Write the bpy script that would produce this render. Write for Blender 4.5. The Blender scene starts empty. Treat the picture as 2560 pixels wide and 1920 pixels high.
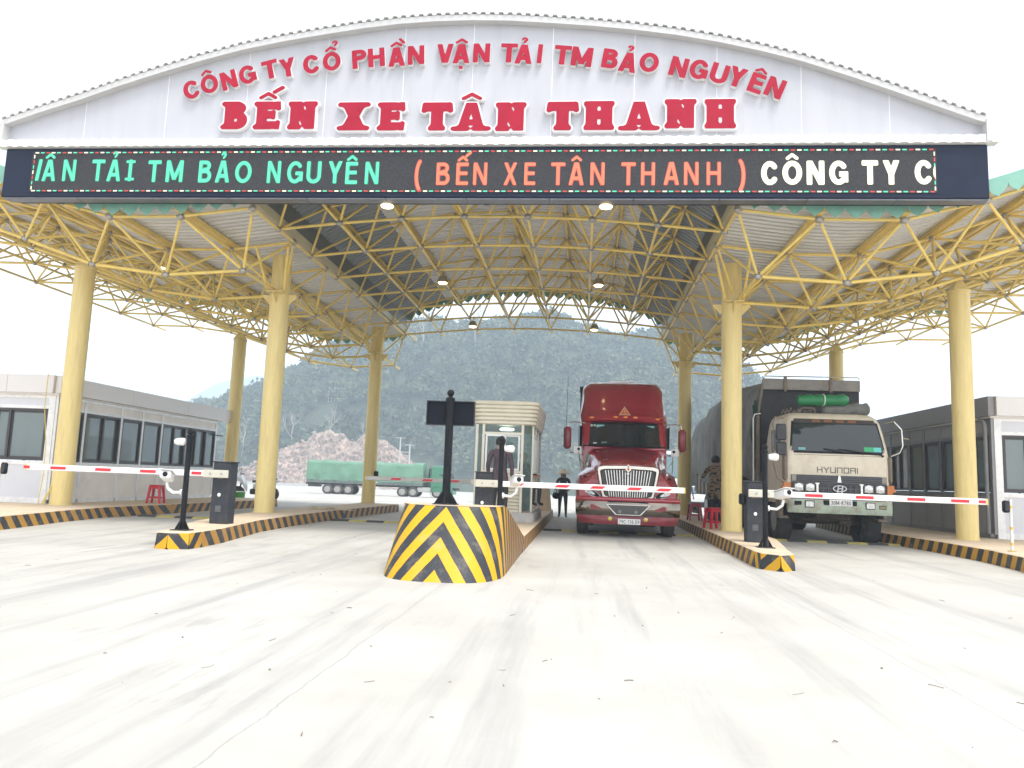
import bpy, bmesh, math, random
import numpy as np
from mathutils import Vector, Matrix
random.seed(7)
RNG = np.random.default_rng(11)
sc = bpy.context.scene
COL = sc.collection
R = math.radians
KERB = 0.27

# ------------------------------------------------------------------ materials
MATS = {}
def mat(name, col, rough=0.6, metal=0.0, var=0.0, scale=6.0, bump=0.0, bscale=40.0, dirt=None, dscale=2.0, damt=0.5,
        spec=0.5, coat=0.0, emit=None, estr=0.0, alpha=1.0, stretch=None):
    if name in MATS: return MATS[name]
    m = bpy.data.materials.new(name); m.use_nodes = True
    nt = m.node_tree; N = nt.nodes; L = nt.links
    b = N['Principled BSDF']
    b.inputs['Base Color'].default_value = (*col, 1)
    b.inputs['Roughness'].default_value = rough
    b.inputs['Metallic'].default_value = metal
    b.inputs['Specular IOR Level'].default_value = spec
    b.inputs['Coat Weight'].default_value = coat
    b.inputs['Alpha'].default_value = alpha
    if emit:
        b.inputs['Emission Color'].default_value = (*emit, 1)
        b.inputs['Emission Strength'].default_value = estr
    if var or dirt or bump:
        tc = N.new('ShaderNodeTexCoord')
        src = tc.outputs['Object']
        if stretch:
            mp = N.new('ShaderNodeMapping'); mp.inputs['Scale'].default_value = stretch
            L.new(src, mp.inputs['Vector']); src = mp.outputs['Vector']
    out = None
    if var:
        n = N.new('ShaderNodeTexNoise'); n.inputs['Scale'].default_value = scale; n.inputs['Detail'].default_value = 6
        L.new(src, n.inputs['Vector'])
        r = N.new('ShaderNodeValToRGB')
        r.color_ramp.elements[0].position = 0.3; r.color_ramp.elements[1].position = 0.7
        r.color_ramp.elements[0].color = (*[max(0, c * (1 - var)) for c in col], 1)
        r.color_ramp.elements[1].color = (*[min(1, c * (1 + var)) for c in col], 1)
        L.new(n.outputs['Fac'], r.inputs['Fac']); out = r.outputs['Color']
        mr = N.new('ShaderNodeMapRange'); mr.inputs['To Min'].default_value = max(0.02, rough - 0.1); mr.inputs['To Max'].default_value = min(1, rough + 0.12)
        L.new(n.outputs['Fac'], mr.inputs['Value']); L.new(mr.outputs['Result'], b.inputs['Roughness'])
    if dirt:
        n2 = N.new('ShaderNodeTexNoise'); n2.inputs['Scale'].default_value = dscale; n2.inputs['Detail'].default_value = 8; n2.inputs['Roughness'].default_value = 0.7
        L.new(src, n2.inputs['Vector'])
        r2 = N.new('ShaderNodeValToRGB'); r2.color_ramp.elements[0].position = 0.48; r2.color_ramp.elements[1].position = 0.72
        r2.color_ramp.elements[0].color = (0, 0, 0, 1); r2.color_ramp.elements[1].color = (damt, damt, damt, 1)
        L.new(n2.outputs['Fac'], r2.inputs['Fac'])
        mx = N.new('ShaderNodeMix'); mx.data_type = 'RGBA'
        L.new(r2.outputs['Color'], mx.inputs[0])
        if out: L.new(out, mx.inputs[6])
        else: mx.inputs[6].default_value = (*col, 1)
        mx.inputs[7].default_value = (*dirt, 1); out = mx.outputs[2]
    if out: L.new(out, b.inputs['Base Color'])
    if bump:
        n3 = N.new('ShaderNodeTexNoise'); n3.inputs['Scale'].default_value = bscale; n3.inputs['Detail'].default_value = 5
        L.new(src, n3.inputs['Vector'])
        bp = N.new('ShaderNodeBump'); bp.inputs['Strength'].default_value = bump; bp.inputs['Distance'].default_value = 0.02
        L.new(n3.outputs['Fac'], bp.inputs['Height']); L.new(bp.outputs['Normal'], b.inputs['Normal'])
    MATS[name] = m
    return m

def glass_mat(name, tint, through=0.35, rough=0.03):
    m = bpy.data.materials.new(name); m.use_nodes = True
    nt = m.node_tree; N = nt.nodes; L = nt.links
    b = N['Principled BSDF']; o = N['Material Output']
    b.inputs['Base Color'].default_value = (*tint, 1); b.inputs['Roughness'].default_value = rough
    b.inputs['Specular IOR Level'].default_value = 0.9
    t = N.new('ShaderNodeBsdfTransparent'); t.inputs['Color'].default_value = (0.75, 0.85, 0.85, 1)
    mx = N.new('ShaderNodeMixShader'); mx.inputs[0].default_value = through
    L.new(b.outputs[0], mx.inputs[1]); L.new(t.outputs[0], mx.inputs[2]); L.new(mx.outputs[0], o.inputs['Surface'])
    MATS[name] = m
    return m

# ------------------------------------------------------------------ mesh builder
class MB:
    def __init__(s): s.v = []; s.f = []; s.m = []; s.uv = None
    def add(s, vs, fs, mi=0):
        o = len(s.v); s.v += [tuple(p) for p in vs]
        for f in fs: s.f.append([i + o for i in f]); s.m.append(mi)
        return o
    def box(s, cx, cy, cz, sx, sy, sz, mi=0, bev=0.0, rz=0.0, M=None):
        hx, hy, hz = sx / 2, sy / 2, sz / 2
        b = min(bev, hx * .9, hy * .9, hz * .9)
        vs = []; fs = []
        if b <= 0:
            vs = [(x, y, z) for x in (-hx, hx) for y in (-hy, hy) for z in (-hz, hz)]
            fs = [(0, 1, 3, 2), (4, 6, 7, 5), (0, 4, 5, 1), (2, 3, 7, 6), (0, 2, 6, 4), (1, 5, 7, 3)]
        else:
            idx = {}
            for x in (-1, 1):
                for y in (-1, 1):
                    for z in (-1, 1):
                        for a in range(3):
                            p = [x * (hx - b), y * (hy - b), z * (hz - b)]
                            p[a] = (x, y, z)[a] * (hx, hy, hz)[a]
                            idx[(x, y, z, a)] = len(vs); vs.append(p)
            for a in range(3):
                u, w = [(1, 2), (2, 0), (0, 1)][a]
                for sg in (-1, 1):
                    q = []
                    for (p1, p2) in ((-1, -1), (1, -1), (1, 1), (-1, 1)):
                        k = [0, 0, 0]; k[a] = sg; k[u] = p1; k[w] = p2; q.append(idx[(*k, a)])
                    fs.append(q)
                for p1 in (-1, 1):
                    for p2 in (-1, 1):
                        k0 = [0, 0, 0]; k1 = [0, 0, 0]; k0[a] = -1; k1[a] = 1
                        for k in (k0, k1): k[u] = p1; k[w] = p2
                        fs.append([idx[(*k0, u)], idx[(*k1, u)], idx[(*k1, w)], idx[(*k0, w)]])
            for x in (-1, 1):
                for y in (-1, 1):
                    for z in (-1, 1): fs.append([idx[(x, y, z, a)] for a in range(3)])
        if rz:
            c, sn = math.cos(rz), math.sin(rz); vs = [(x * c - y * sn, x * sn + y * c, z) for x, y, z in vs]
        vs = [(x + cx, y + cy, z + cz) for x, y, z in vs]
        if M is not None: vs = [tuple(M @ Vector(p)) for p in vs]
        s.add(vs, fs, mi)
        return s
    def tube(s, p0, p1, r, n=8, mi=0, r1=None, cap=True):
        p0 = Vector(p0); p1 = Vector(p1); d = (p1 - p0)
        if d.length < 1e-6: return s
        d.normalize(); a = Vector((0, 0, 1)) if abs(d.z) < .9 else Vector((1, 0, 0))
        u = d.cross(a).normalized(); w = d.cross(u)
        r1 = r if r1 is None else r1
        vs = []
        for (p, rr) in ((p0, r), (p1, r1)):
            for k in range(n):
                t = 2 * math.pi * k / n; vs.append(p + (u * math.cos(t) + w * math.sin(t)) * rr)
        fs = [(k, (k + 1) % n, n + (k + 1) % n, n + k) for k in range(n)]
        if cap: fs += [tuple(range(n))[::-1], tuple(range(n, 2 * n))]
        s.add(vs, fs, mi); return s
    def path(s, pts, r, n=8, mi=0, radii=None):
        pts = [Vector(p) for p in pts]; rings = []
        prev = None
        for i, p in enumerate(pts):
            d = (pts[min(i + 1, len(pts) - 1)] - pts[max(i - 1, 0)]).normalized()
            if prev is None:
                a = Vector((0, 0, 1)) if abs(d.z) < .9 else Vector((1, 0, 0)); u = d.cross(a).normalized()
            else:
                u = (prev - d * prev.dot(d)).normalized()
            prev = u; w = d.cross(u); rr = radii[i] if radii else r
            rings.append([p + (u * math.cos(2 * math.pi * k / n) + w * math.sin(2 * math.pi * k / n)) * rr for k in range(n)])
        s.loft(rings, mi); return s
    def loft(s, rings, mi=0, closed=True, cap=True):
        n = len(rings[0]); vs = [p for r in rings for p in r]; fs = []
        for i in range(len(rings) - 1):
            for k in range(n if closed else n - 1):
                k2 = (k + 1) % n; fs.append((i * n + k, i * n + k2, (i + 1) * n + k2, (i + 1) * n + k))
        if cap: fs += [tuple(range(n))[::-1], tuple(range((len(rings) - 1) * n, len(rings) * n))]
        s.add(vs, fs, mi); return s
    def lathe(s, prof, n=20, c=(0, 0, 0), axis='z', mi=0, cap=True):
        rings = []
        for r, h in prof:
            ring = []
            for k in range(n):
                t = 2 * math.pi * k / n; a, b = r * math.cos(t), r * math.sin(t)
                p = {'z': (a, b, h), 'x': (h, a, b), 'y': (a, h, b)}[axis]
                ring.append((p[0] + c[0], p[1] + c[1], p[2] + c[2]))
            rings.append(ring)
        s.loft(rings, mi, True, cap); return s
    def sphere(s, c, r, n=12, m=8, mi=0, sc3=(1, 1, 1)):
        prof = [(max(1e-4, math.sin(math.pi * i / m)), -math.cos(math.pi * i / m)) for i in range(m + 1)]
        o = len(s.v); s.lathe([(a * r, b * r) for a, b in prof], n, (0, 0, 0), 'z', mi)
        for i in range(o, len(s.v)):
            x, y, z = s.v[i]; s.v[i] = (c[0] + x * sc3[0], c[1] + y * sc3[1], c[2] + z * sc3[2])
        return s
    def prism(s, poly, y0, y1, mi=0, fn=None, mf=None):
        """poly in (x,z), extruded from y0 to y1; fn maps (x,y,z)."""
        fn = fn or (lambda x, y, z: (x, y, z)); n = len(poly)
        vs = [fn(x, y0, z) for x, z in poly] + [fn(x, y1, z) for x, z in poly]
        o = s.add(vs, [tuple(range(n, 2 * n))] + [(k, (k + 1) % n, n + (k + 1) % n, n + k) for k in range(n)], mi)
        s.add([], [], mi); s.f.append([o + k for k in range(n)][::-1]); s.m.append(mi if mf is None else mf)
        return s
    def grid(s, fn, nu, nv, mi=0):
        vs = [fn(i / nu, j / nv) for i in range(nu + 1) for j in range(nv + 1)]
        fs = [(i * (nv + 1) + j, (i + 1) * (nv + 1) + j, (i + 1) * (nv + 1) + j + 1, i * (nv + 1) + j + 1) for i in range(nu) for j in range(nv)]
        s.add(vs, fs, mi); return s
    def build(s, name, mats, parent=None, smooth=35, recalc=True, solid=0.0):
        me = bpy.data.meshes.new(name)
        me.from_pydata(s.v, [], s.f)
        if not isinstance(mats, (list, tuple)): mats = [mats]
        for m in mats: me.materials.append(m)
        me.polygons.foreach_set('material_index', s.m)
        if s.uv is not None:
            l = me.uv_layers.new(name='UVMap')
            li = np.zeros(len(me.loops), dtype=np.int32); me.loops.foreach_get('vertex_index', li)
            uv = np.asarray(s.uv, dtype=np.float32)
            l.data.foreach_set('uv', uv[li].ravel())
        if recalc:
            bm = bmesh.new(); bm.from_mesh(me); bmesh.ops.recalc_face_normals(bm, faces=bm.faces); bm.to_mesh(me); bm.free()
        if smooth:
            me.polygons.foreach_set('use_smooth', [True] * len(me.polygons))
            me.set_sharp_from_angle(angle=R(smooth))
        me.update()
        o = bpy.data.objects.new(name, me); COL.objects.link(o)
        if parent is not None: o.parent = parent
        return o

def tag(o, label=None, cat=None, group=None, kind=None):
    if label: o['label'] = label
    if cat: o['category'] = cat
    if group: o['group'] = group
    if kind: o['kind'] = kind
    return o
def thing(name, label, cat, loc=(0, 0, 0), rz=0.0, group=None):
    o = bpy.data.objects.new(name, None); COL.objects.link(o); o.empty_display_size = .2
    o.location = loc; o.rotation_euler = (0, 0, rz)
    return tag(o, label, cat, group)
KIDS = {}
def kids(o): return [c for c in COL.objects if c.parent == o]
def dup(root, loc, rz=None, label=None):
    r = root.copy(); COL.objects.link(r); r.location = loc
    if rz is not None: r.rotation_euler = (0, 0, rz)
    if label: r['label'] = label
    for ch in kids(root):
        c = ch.copy(); COL.objects.link(c); c.parent = r
        for g in kids(ch):
            d = g.copy(); COL.objects.link(d); d.parent = c
    return r

# palette (linear)
YEL = mat('canopy_yellow_paint', (0.80, 0.60, 0.17), .42, var=.10, scale=3, dirt=(.42, .30, .12), dscale=1.3, damt=.35, bump=.05, bscale=25)
YCOL = mat('column_yellow_paint', (0.74, 0.59, 0.245), .38, var=.06, scale=2, dirt=(.42, .30, .14), dscale=1.6, damt=.45, bump=.04, bscale=18, stretch=(4, 4, .5))
STEEL = mat('galvanised_steel', (.42, .40, .37), .45, .7, var=.15, scale=30)
SHEET = mat('roof_sheet_underside', (.60, .60, .59), .38, .25, var=.10, scale=1.2, dirt=(.52, .51, .49), dscale=.8, damt=.5, stretch=(1, 5, 1))
GRNROOF = mat('green_roof_paint', (.20, .42, .33), .45, var=.08, scale=4)
BLACK = mat('black_paint', (.008, .009, .012), .45, var=.25, scale=20, dirt=(.05, .048, .043), dscale=5, damt=.3, spec=.15)
NAVY = mat('navy_cabinet_steel', (.008, .013, .034), .4, var=.15, scale=3, spec=.2)
DGREY = mat('dark_grey_powder_coat', (.036, .039, .047), .5, var=.15, scale=12, dirt=(.11, .10, .09), dscale=4, damt=.3, spec=.2)
RUBBER = mat('tyre_rubber', (.045, .044, .044), .85, var=.25, scale=12, dirt=(.16, .14, .12), dscale=6, damt=.6, bump=.3, bscale=60)
CHROME = mat('chrome', (.56, .54, .51), .08, 1.0, var=.12, scale=6)
CHROMED = mat('brushed_chrome', (.62, .61, .60), .22, 1.0, var=.1, scale=20)
WHITE = mat('white_paint', (.80, .80, .79), .4, var=.03, scale=5, dirt=(.55, .53, .50), dscale=3, damt=.25)
WPAN = mat('white_cladding', (.46, .46, .49), .45, var=.03, scale=1.0, bump=.03, bscale=3, dirt=(.34, .34, .35), dscale=1.1, damt=.35, stretch=(2.5, 1, .25))
REDP = mat('red_reflective', (.60, .025, .035), .35, var=.08, scale=8)
TAN = mat('painted_concrete_top', (.62, .49, .345), .8, var=.14, scale=5, dirt=(.46, .40, .33), dscale=2.5, damt=.7, bump=.15, bscale=30)
CONC = mat('grey_concrete', (.42, .40, .37), .85, var=.12, scale=4, bump=.15, bscale=25)
ALU = mat('aluminium_frame', (.74, .74, .74), .4, .25, var=.06, scale=8, dirt=(.36, .35, .34), dscale=3, damt=.35)
BEIGE = mat('beige_panel', (.78, .73, .68), .5, var=.04, scale=2, dirt=(.38, .34, .30), dscale=1.2, damt=.3)
PARA = mat('parapet_panel', (.66, .63, .615), .38, .15, var=.03, scale=1.5)
WFRAME = mat('dark_window_frame', (.045, .040, .045), .4)
GLASS = glass_mat('tinted_window_glass', (.15, .195, .205), .12)
GLASSB = glass_mat('booth_glass', (.14, .19, .18), .55)
ORANGE = mat('orange_lens', (.75, .22, .02), .2, spec=.8)
LENS = mat('headlamp_glass', (.62, .63, .62), .08, .35, var=.3, scale=25)
DARK = mat('underside_dark', (.02, .02, .021), .8, var=.3, scale=9, dirt=(.07, .055, .04), dscale=5, damt=.6)

def stripe_mat(name, ya, yb, blk):
    m = bpy.data.materials.new(name); m.use_nodes = True
    nt = m.node_tree; N = nt.nodes; L = nt.links; b = N['Principled BSDF']
    uv = N.new('ShaderNodeUVMap'); sp = N.new('ShaderNodeSeparateXYZ'); L.new(uv.outputs[0], sp.inputs[0])
    tc = N.new('ShaderNodeTexCoord')
    n = N.new('ShaderNodeTexNoise'); n.inputs['Scale'].default_value = 9; n.inputs['Detail'].default_value = 5; L.new(tc.outputs['Object'], n.inputs['Vector'])
    a = N.new('ShaderNodeMath'); a.operation = 'MULTIPLY_ADD'; a.inputs[1].default_value = .05; L.new(n.outputs['Fac'], a.inputs[0]); L.new(sp.outputs[0], a.inputs[2])
    f = N.new('ShaderNodeMath'); f.operation = 'FRACT'; L.new(a.outputs[0], f.inputs[0])
    g = N.new('ShaderNodeMath'); g.operation = 'GREATER_THAN'; g.inputs[1].default_value = .5; L.new(f.outputs[0], g.inputs[0])
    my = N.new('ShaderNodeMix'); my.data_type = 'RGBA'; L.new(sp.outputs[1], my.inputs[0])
    my.inputs[6].default_value = (*yb, 1); my.inputs[7].default_value = (*ya, 1)  # dull yellow mixes side dirt with shade painted into the colour
    mx = N.new('ShaderNodeMix'); mx.data_type = 'RGBA'; L.new(g.outputs[0], mx.inputs[0]); L.new(my.outputs[2], mx.inputs[6]); mx.inputs[7].default_value = (*blk, 1)
    # dust and worn paint
    n2 = N.new('ShaderNodeTexNoise'); n2.inputs['Scale'].default_value = 3.5; n2.inputs['Detail'].default_value = 9; n2.inputs['Roughness'].default_value = .7
    L.new(tc.outputs['Object'], n2.inputs['Vector'])
    r = N.new('ShaderNodeValToRGB'); r.color_ramp.elements[0].position = .5; r.color_ramp.elements[1].position = .8
    r.color_ramp.elements[1].color = (.42, .42, .42, 1); L.new(n2.outputs['Fac'], r.inputs['Fac'])
    m3 = N.new('ShaderNodeMix'); m3.data_type = 'RGBA'; L.new(r.outputs['Color'], m3.inputs[0]); L.new(mx.outputs[2], m3.inputs[6]); m3.inputs[7].default_value = (.42, .36, .28, 1)
    L.new(m3.outputs[2], b.inputs['Base Color']); b.inputs['Roughness'].default_value = .5; b.inputs['Specular IOR Level'].default_value = .3
    n3 = N.new('ShaderNodeTexNoise'); n3.inputs['Scale'].default_value = 45; L.new(tc.outputs['Object'], n3.inputs['Vector'])
    bp = N.new('ShaderNodeBump'); bp.inputs['Strength'].default_value = .25; bp.inputs['Distance'].default_value = .02
    L.new(n3.outputs['Fac'], bp.inputs['Height']); L.new(bp.outputs['Normal'], b.inputs['Normal'])
    return m
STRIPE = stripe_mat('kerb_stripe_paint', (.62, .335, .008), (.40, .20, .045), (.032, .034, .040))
# ------------------------------------------------------------------ lettering: strokes -> distance field -> mesh
def arc(cx, cy, rx, ry, a0, a1, n=18):
    return [(cx + rx * math.cos(R(a0 + (a1 - a0) * i / n)), cy + ry * math.sin(R(a0 + (a1 - a0) * i / n))) for i in range(n + 1)]
def glyph(ch, t):
    """strokes of a capital, height 1, stroke half width t -> (width, flat lines, round polylines)"""
    W = {'A': .72, 'B': .62, 'C': .70, 'D': .68, 'E': .56, 'G': .74, 'H': .68, 'I': 2 * t, 'M': .82, 'N': .70, 'O': .78, 'P': .60, 'T': .64, 'U': .68,
         'V': .68, 'X': .70, 'Y': .68, '(': .26, ')': .26, '/': .30, '-': .30, '.': .14, '1': .42}.get(ch, .56)
    a, b = t, W - t; F = []; P = []
    if ch == 'A': F = [(t * 1.1, -.05, W / 2, 1.0 + t), (W / 2, 1.0 + t, W - t * 1.1, -.05), (.2 * W, .30, .8 * W, .30)]
    elif ch == 'B':
        F = [(a, 0, a, 1)]; P = [[(a, 1 - t), (W * .5, 1 - t)] + arc(W * .52, .755, W * .40 - t, .245 - t, 90, -90) + [(a, .51)],
                                 [(a, .51), (W * .55, .51)] + arc(W * .57, .255 + t / 2, W * .43 - t, .255 - t / 2, 90, -90) + [(a, t)]]
    elif ch in 'CG':
        P = [arc(W / 2, .5, W / 2 - t, .5 - t, 42, 318, 30)]
        if ch == 'G': F = [(W - t, .10, W - t, .47), (W * .52, .47 - t * .2, W, .47 - t * .2)]
    elif ch == 'D': F = [(a, 0, a, 1)]; P = [[(a, 1 - t)] + arc(W * .40, .5, W * .6 - t, .5 - t, 90, -90, 24) + [(a, t)]]
    elif ch == 'E': F = [(a, 0, a, 1), (0, t, W, t), (0, 1 - t, W, 1 - t), (0, .52, W * .93, .52)]
    elif ch == 'H': F = [(a, 0, a, 1), (b, 0, b, 1), (a, .52, b, .52)]
    elif ch == 'I': F = [(t, 0, t, 1)]
    elif ch == 'M': F = [(a, 0, a, 1), (b, 0, b, 1), (a, 1, W / 2, .12), (W / 2, .12, b, 1)]
    elif ch == 'N': F = [(a, 0, a, 1), (b, 0, b, 1), (a, 1, b, 0)]
    elif ch in 'O0': P = [arc(W / 2, .5, W / 2 - t, .5 - t, 0, 360, 36)]
    elif ch == 'P': F = [(a, 0, a, 1)]; P = [[(a, 1 - t), (W * .5, 1 - t)] + arc(W * .54, .72, W * .46 - t, .28 - t, 90, -90) + [(a, .44 + t)]]
    elif ch == 'T': F = [(W / 2, 0, W / 2, 1), (0, 1 - t, W, 1 - t)]
    elif ch == 'U': P = [[(a, 1.2)] + arc(W / 2, W / 2, W / 2 - t, W / 2 - t, 180, 360) + [(b, 1.2)]]
    elif ch == 'V': F = [(t, 1.05, W / 2, -t), (W / 2, -t, W - t, 1.05)]
    elif ch == 'X': F = [(t, -.05, b, 1.05), (t, 1.05, b, -.05)]
    elif ch == 'Y': F = [(t, 1.05, W / 2, .42), (b, 1.05, W / 2, .42), (W / 2, 0, W / 2, .5)]
    elif ch == '(': P = [arc(W * 1.25, .42, W * 1.1, .72, 122, 238)]
    elif ch == ')': P = [arc(-W * .25, .42, W * 1.1, .72, 58, -58)]
    elif ch == '/': F = [(t, -.05, b, 1.05)]
    elif ch == '-': F = [(0, .5, W, .5)]
    elif ch == '.': F = [(W / 2 - t, t, W / 2 + t, t)]
    elif ch == '1': F = [(W * .6, 0, W * .6, 1)]; P = [[(W * .1, .78), (W * .6, .96)]]
    elif ch == '3': P = [arc(W / 2, .74, W / 2 - t, .26 - t, 150, -90) + arc(W / 2, .26 + t / 2, W / 2 - t, .26 - t / 2, 90, -150)]
    elif ch == '5': F = [(W * .12, 1 - t, W * .95, 1 - t)]; P = [[(W * .18, 1 - t), (W * .14, .55)], arc(W / 2, .32, W / 2 - t, .32 - t, 140, -150)]
    elif ch == '6': P = [arc(W / 2, .31, W / 2 - t, .31 - t, 0, 360, 28), [(t, .35)] + arc(W * .75, .45, W * .75 - t, .55 - t, 180, 95)]
    elif ch == '7': F = [(0, 1 - t, W, 1 - t), (b, 1 - t, W * .3, -.05)]
    elif ch == '8': P = [arc(W / 2, .75, W / 2 - t * 1.4, .25 - t, 0, 360, 26), arc(W / 2, .27, W / 2 - t, .27 - t / 2, 0, 360, 26)]
    elif ch == '9': P = [arc(W / 2, .69, W / 2 - t, .31 - t, 0, 360, 28), [(b, .65)] + arc(W * .25, .55, W * .75 - t, .55 - t, 0, -85)]
    return W, F, P
ACC = {'Ô': ('O', '^'), 'Ổ': ('O', '^?'), 'Ầ': ('A', '^`'), 'Ậ': ('A', '^.'), 'Ả': ('A', '?'), 'Ê': ('E', '^'), 'Ế': ('E', "^'"), 'Â': ('A', '^')}
def sd_box(X, Y, x0, y0, x1, y1, t):
    dx, dy = x1 - x0, y1 - y0; l = math.hypot(dx, dy); ux, uy = dx / l, dy / l
    px, py = X - (x0 + x1) / 2, Y - (y0 + y1) / 2
    qx = np.abs(px * ux + py * uy) - l / 2; qy = np.abs(-px * uy + py * ux) - t
    return np.hypot(np.maximum(qx, 0), np.maximum(qy, 0)) + np.minimum(np.maximum(qx, qy), 0)
def sd_poly(X, Y, pts, t):
    d = np.full(X.shape, 9.)
    for (x0, y0), (x1, y1) in zip(pts[:-1], pts[1:]):
        dx, dy = x1 - x0, y1 - y0; q = dx * dx + dy * dy
        if q < 1e-12: continue
        h = np.clip(((X - x0) * dx + (Y - y0) * dy) / q, 0, 1)
        d = np.minimum(d, np.hypot(X - x0 - h * dx, Y - y0 - h * dy))
    return d - t
def field(ch, t, style='sans', res=34, accent=True, wide=1.0):
    base, acc = ACC.get(ch, (ch, ''))
    W, F, P = glyph(base, t)
    m = .34 if style == 'slab' else .12
    top = 1.75 if acc else 1 + m
    bot = -.42 if '.' in acc else (-.35 if ch in '()' else -m)
    nx = int((W + 2 * m) * res) + 1; ny = int((top - bot) * res) + 1
    xs = np.linspace(-m, W + m, nx); ys = np.linspace(bot, top, ny)
    X, Y = np.meshgrid(xs, ys, indexing='ij')
    d = np.full(X.shape, 9.)
    for l in F: d = np.minimum(d, sd_box(X, Y, *l, t))
    for p in P: d = np.minimum(d, sd_poly(X, Y, p, t))
    if base not in '()': d = np.maximum(d, np.maximum(-Y, Y - 1))
    if style == 'slab':
        # heavy soft slab serifs: fat stems blended with rounded feet
        feet = {'B': [(0, 0), (0, 1)], 'E': [(0, 0), (0, 1), (W, 0), (W, 1)], 'N': [(0, 0), (0, 1), (W, 1)], 'X': [(0, 0), (0, 1), (W, 0), (W, 1)],
                'T': [(W / 2, 0)], 'A': [(.0, 0), (W, 0)], 'H': [(0, 0), (0, 1), (W, 0), (W, 1)]}[base]
        for fx, fy in feet:
            if base == 'E' and fx == W:
                d = np.minimum(d, sd_poly(X, Y, [(W, fy), (W + .02, .26 if fy == 0 else .74)], .075))
                continue
            c = fx + (t if fx == 0 else -t if fx == W else 0)
            yy = .085 if fy == 0 else .915
            hl = .115 if base in 'NH' else .15
            bx = sd_poly(X, Y, [(c - hl, yy), (c + hl, yy)], .085)
            k = .10; h = np.clip(.5 + .5 * (bx - d) / k, 0, 1)
            d = bx * (1 - h) + d * h - k * h * (1 - h)
        if base == 'T':
            for e in (0, W):
                d = np.minimum(d, sd_poly(X, Y, [(e, .92), (e + (-.02 if e == 0 else .02), .70)], .085))
        if base == 'E': d = np.minimum(d, sd_poly(X, Y, [(W * .8, .40), (W * .8, .64)], .06))
        d = np.maximum(d, np.maximum(-Y - .01, Y - 1.01))
    if accent and acc:
        c = W / 2; w = max(.6 * t, .055); y0 = 1.10 if style != 'slab' else 1.14
        if style == 'slab': w = .065
        for a in acc:
            if a == '^': d = np.minimum(d, sd_poly(X, Y, [(c - .19, y0), (c, y0 + .15), (c + .19, y0)], w))
            if a == '?':
                hx, hy = (c, y0 + .02) if acc == '?' else (c + .22, y0 + .22)
                d = np.minimum(d, sd_poly(X, Y, arc(hx, hy + .14, .08, .08, 170, -60) + [(hx, hy)], w * .8))
            if a == "'": d = np.minimum(d, sd_poly(X, Y, [(c + .16, y0 + .20), (c + .36, y0 + .36)], w * 1.1))
            if a == '`': d = np.minimum(d, sd_poly(X, Y, [(c + .30, y0 + .14), (c + .16, y0 + .32)], w))
            if a == '.': d = np.minimum(d, sd_box(X, Y, c - w * 1.3, -.22, c + w * 1.3, -.22, w * 1.3))
    return W, xs, ys, d
def contour(xs, ys, d, lv):
    vid = {}; V = []; Fc = []
    def vert(k, p):
        if k not in vid: vid[k] = len(V); V.append(p)
        return vid[k]
    D = d - lv
    nx, ny = D.shape
    for i in range(nx - 1):
        j = 0
        while j < ny - 1:
            q = [(i, j), (i + 1, j), (i + 1, j + 1), (i, j + 1)]
            s = [D[p] for p in q]
            if max(s) <= 0:      # merge a run of full cells
                j2 = j
                while j2 + 1 < ny - 1 and D[i, j2 + 2] <= 0 and D[i + 1, j2 + 2] <= 0: j2 += 1
                pts = [(i, k) for k in range(j2 + 1, j - 1, -1)] + [(i + 1, k) for k in range(j, j2 + 2)]
                Fc.append([vert(p, (xs[p[0]], ys[p[1]])) for p in pts]); j = j2 + 1; continue
            if min(s) < 0:
                poly = []
                for k in range(4):
                    a, b = q[k], q[(k + 1) % 4]; da, db = s[k], s[(k + 1) % 4]
                    if da <= 0: poly.append(vert(a, (xs[a[0]], ys[a[1]])))
                    if (da <= 0) != (db <= 0):
                        h = da / (da - db); h = min(max(h, .02), .98)
                        poly.append(vert((min(a, b), max(a, b)), (xs[a[0]] + h * (xs[b[0]] - xs[a[0]]), ys[a[1]] + h * (ys[b[1]] - ys[a[1]]))))
                if len(poly) >= 3: Fc.append(poly)
            j += 1
    return V, Fc
GC = {}
def letter(mb, ch, t, cx, cz, h, y0, y1, rot=0.0, mi=0, mside=None, style='sans', lv=0.0, wide=1.0, clip=None, res=34, slant=0.0):
    """letter facing -y: front at y0, back at y1 (None: flat), centred at cx,cz with cap height h; clip keeps (xmin,xmax)."""
    key = (ch, t, style, lv, res)
    if key not in GC:
        W, xs, ys, d = field(ch, t, style, res); GC[key] = (W, contour(xs, ys, d, lv))
    W, (V, Fc) = GC[key]
    c, s = math.cos(rot), math.sin(rot)
    pts = []
    for x, z in V:
        x = (x - W / 2) * h * wide + slant * (z - .5) * h; z = (z - .5) * h
        X = cx + x * c - z * s; Z = cz + x * s + z * c
        if clip: X = min(max(X, clip[0]), clip[1])
        pts.append((X, Z))
    fs = Fc
    if clip: fs = [f for f in Fc if max(pts[i][0] for i in f) - min(pts[i][0] for i in f) > 1e-5]
    o = mb.add([(x, y0, z) for x, z in pts], [], 0)
    for f in fs: mb.f.append([o + i for i in f]); mb.m.append(mi)
    if y1 is not None:
        cnt = {}
        for f in fs:
            for k in range(len(f)):
                a, b = f[k], f[(k + 1) % len(f)]; kk = (min(a, b), max(a, b)); cnt[kk] = cnt.get(kk, 0) + 1
        o2 = mb.add([(x, y1, z) for x, z in pts], [], 0)
        for (a, b), n in cnt.items():
            if n == 1: mb.f.append([o + a, o + b, o2 + b, o2 + a]); mb.m.append(mi if mside is None else mside)
    return W * h * wide
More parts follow.
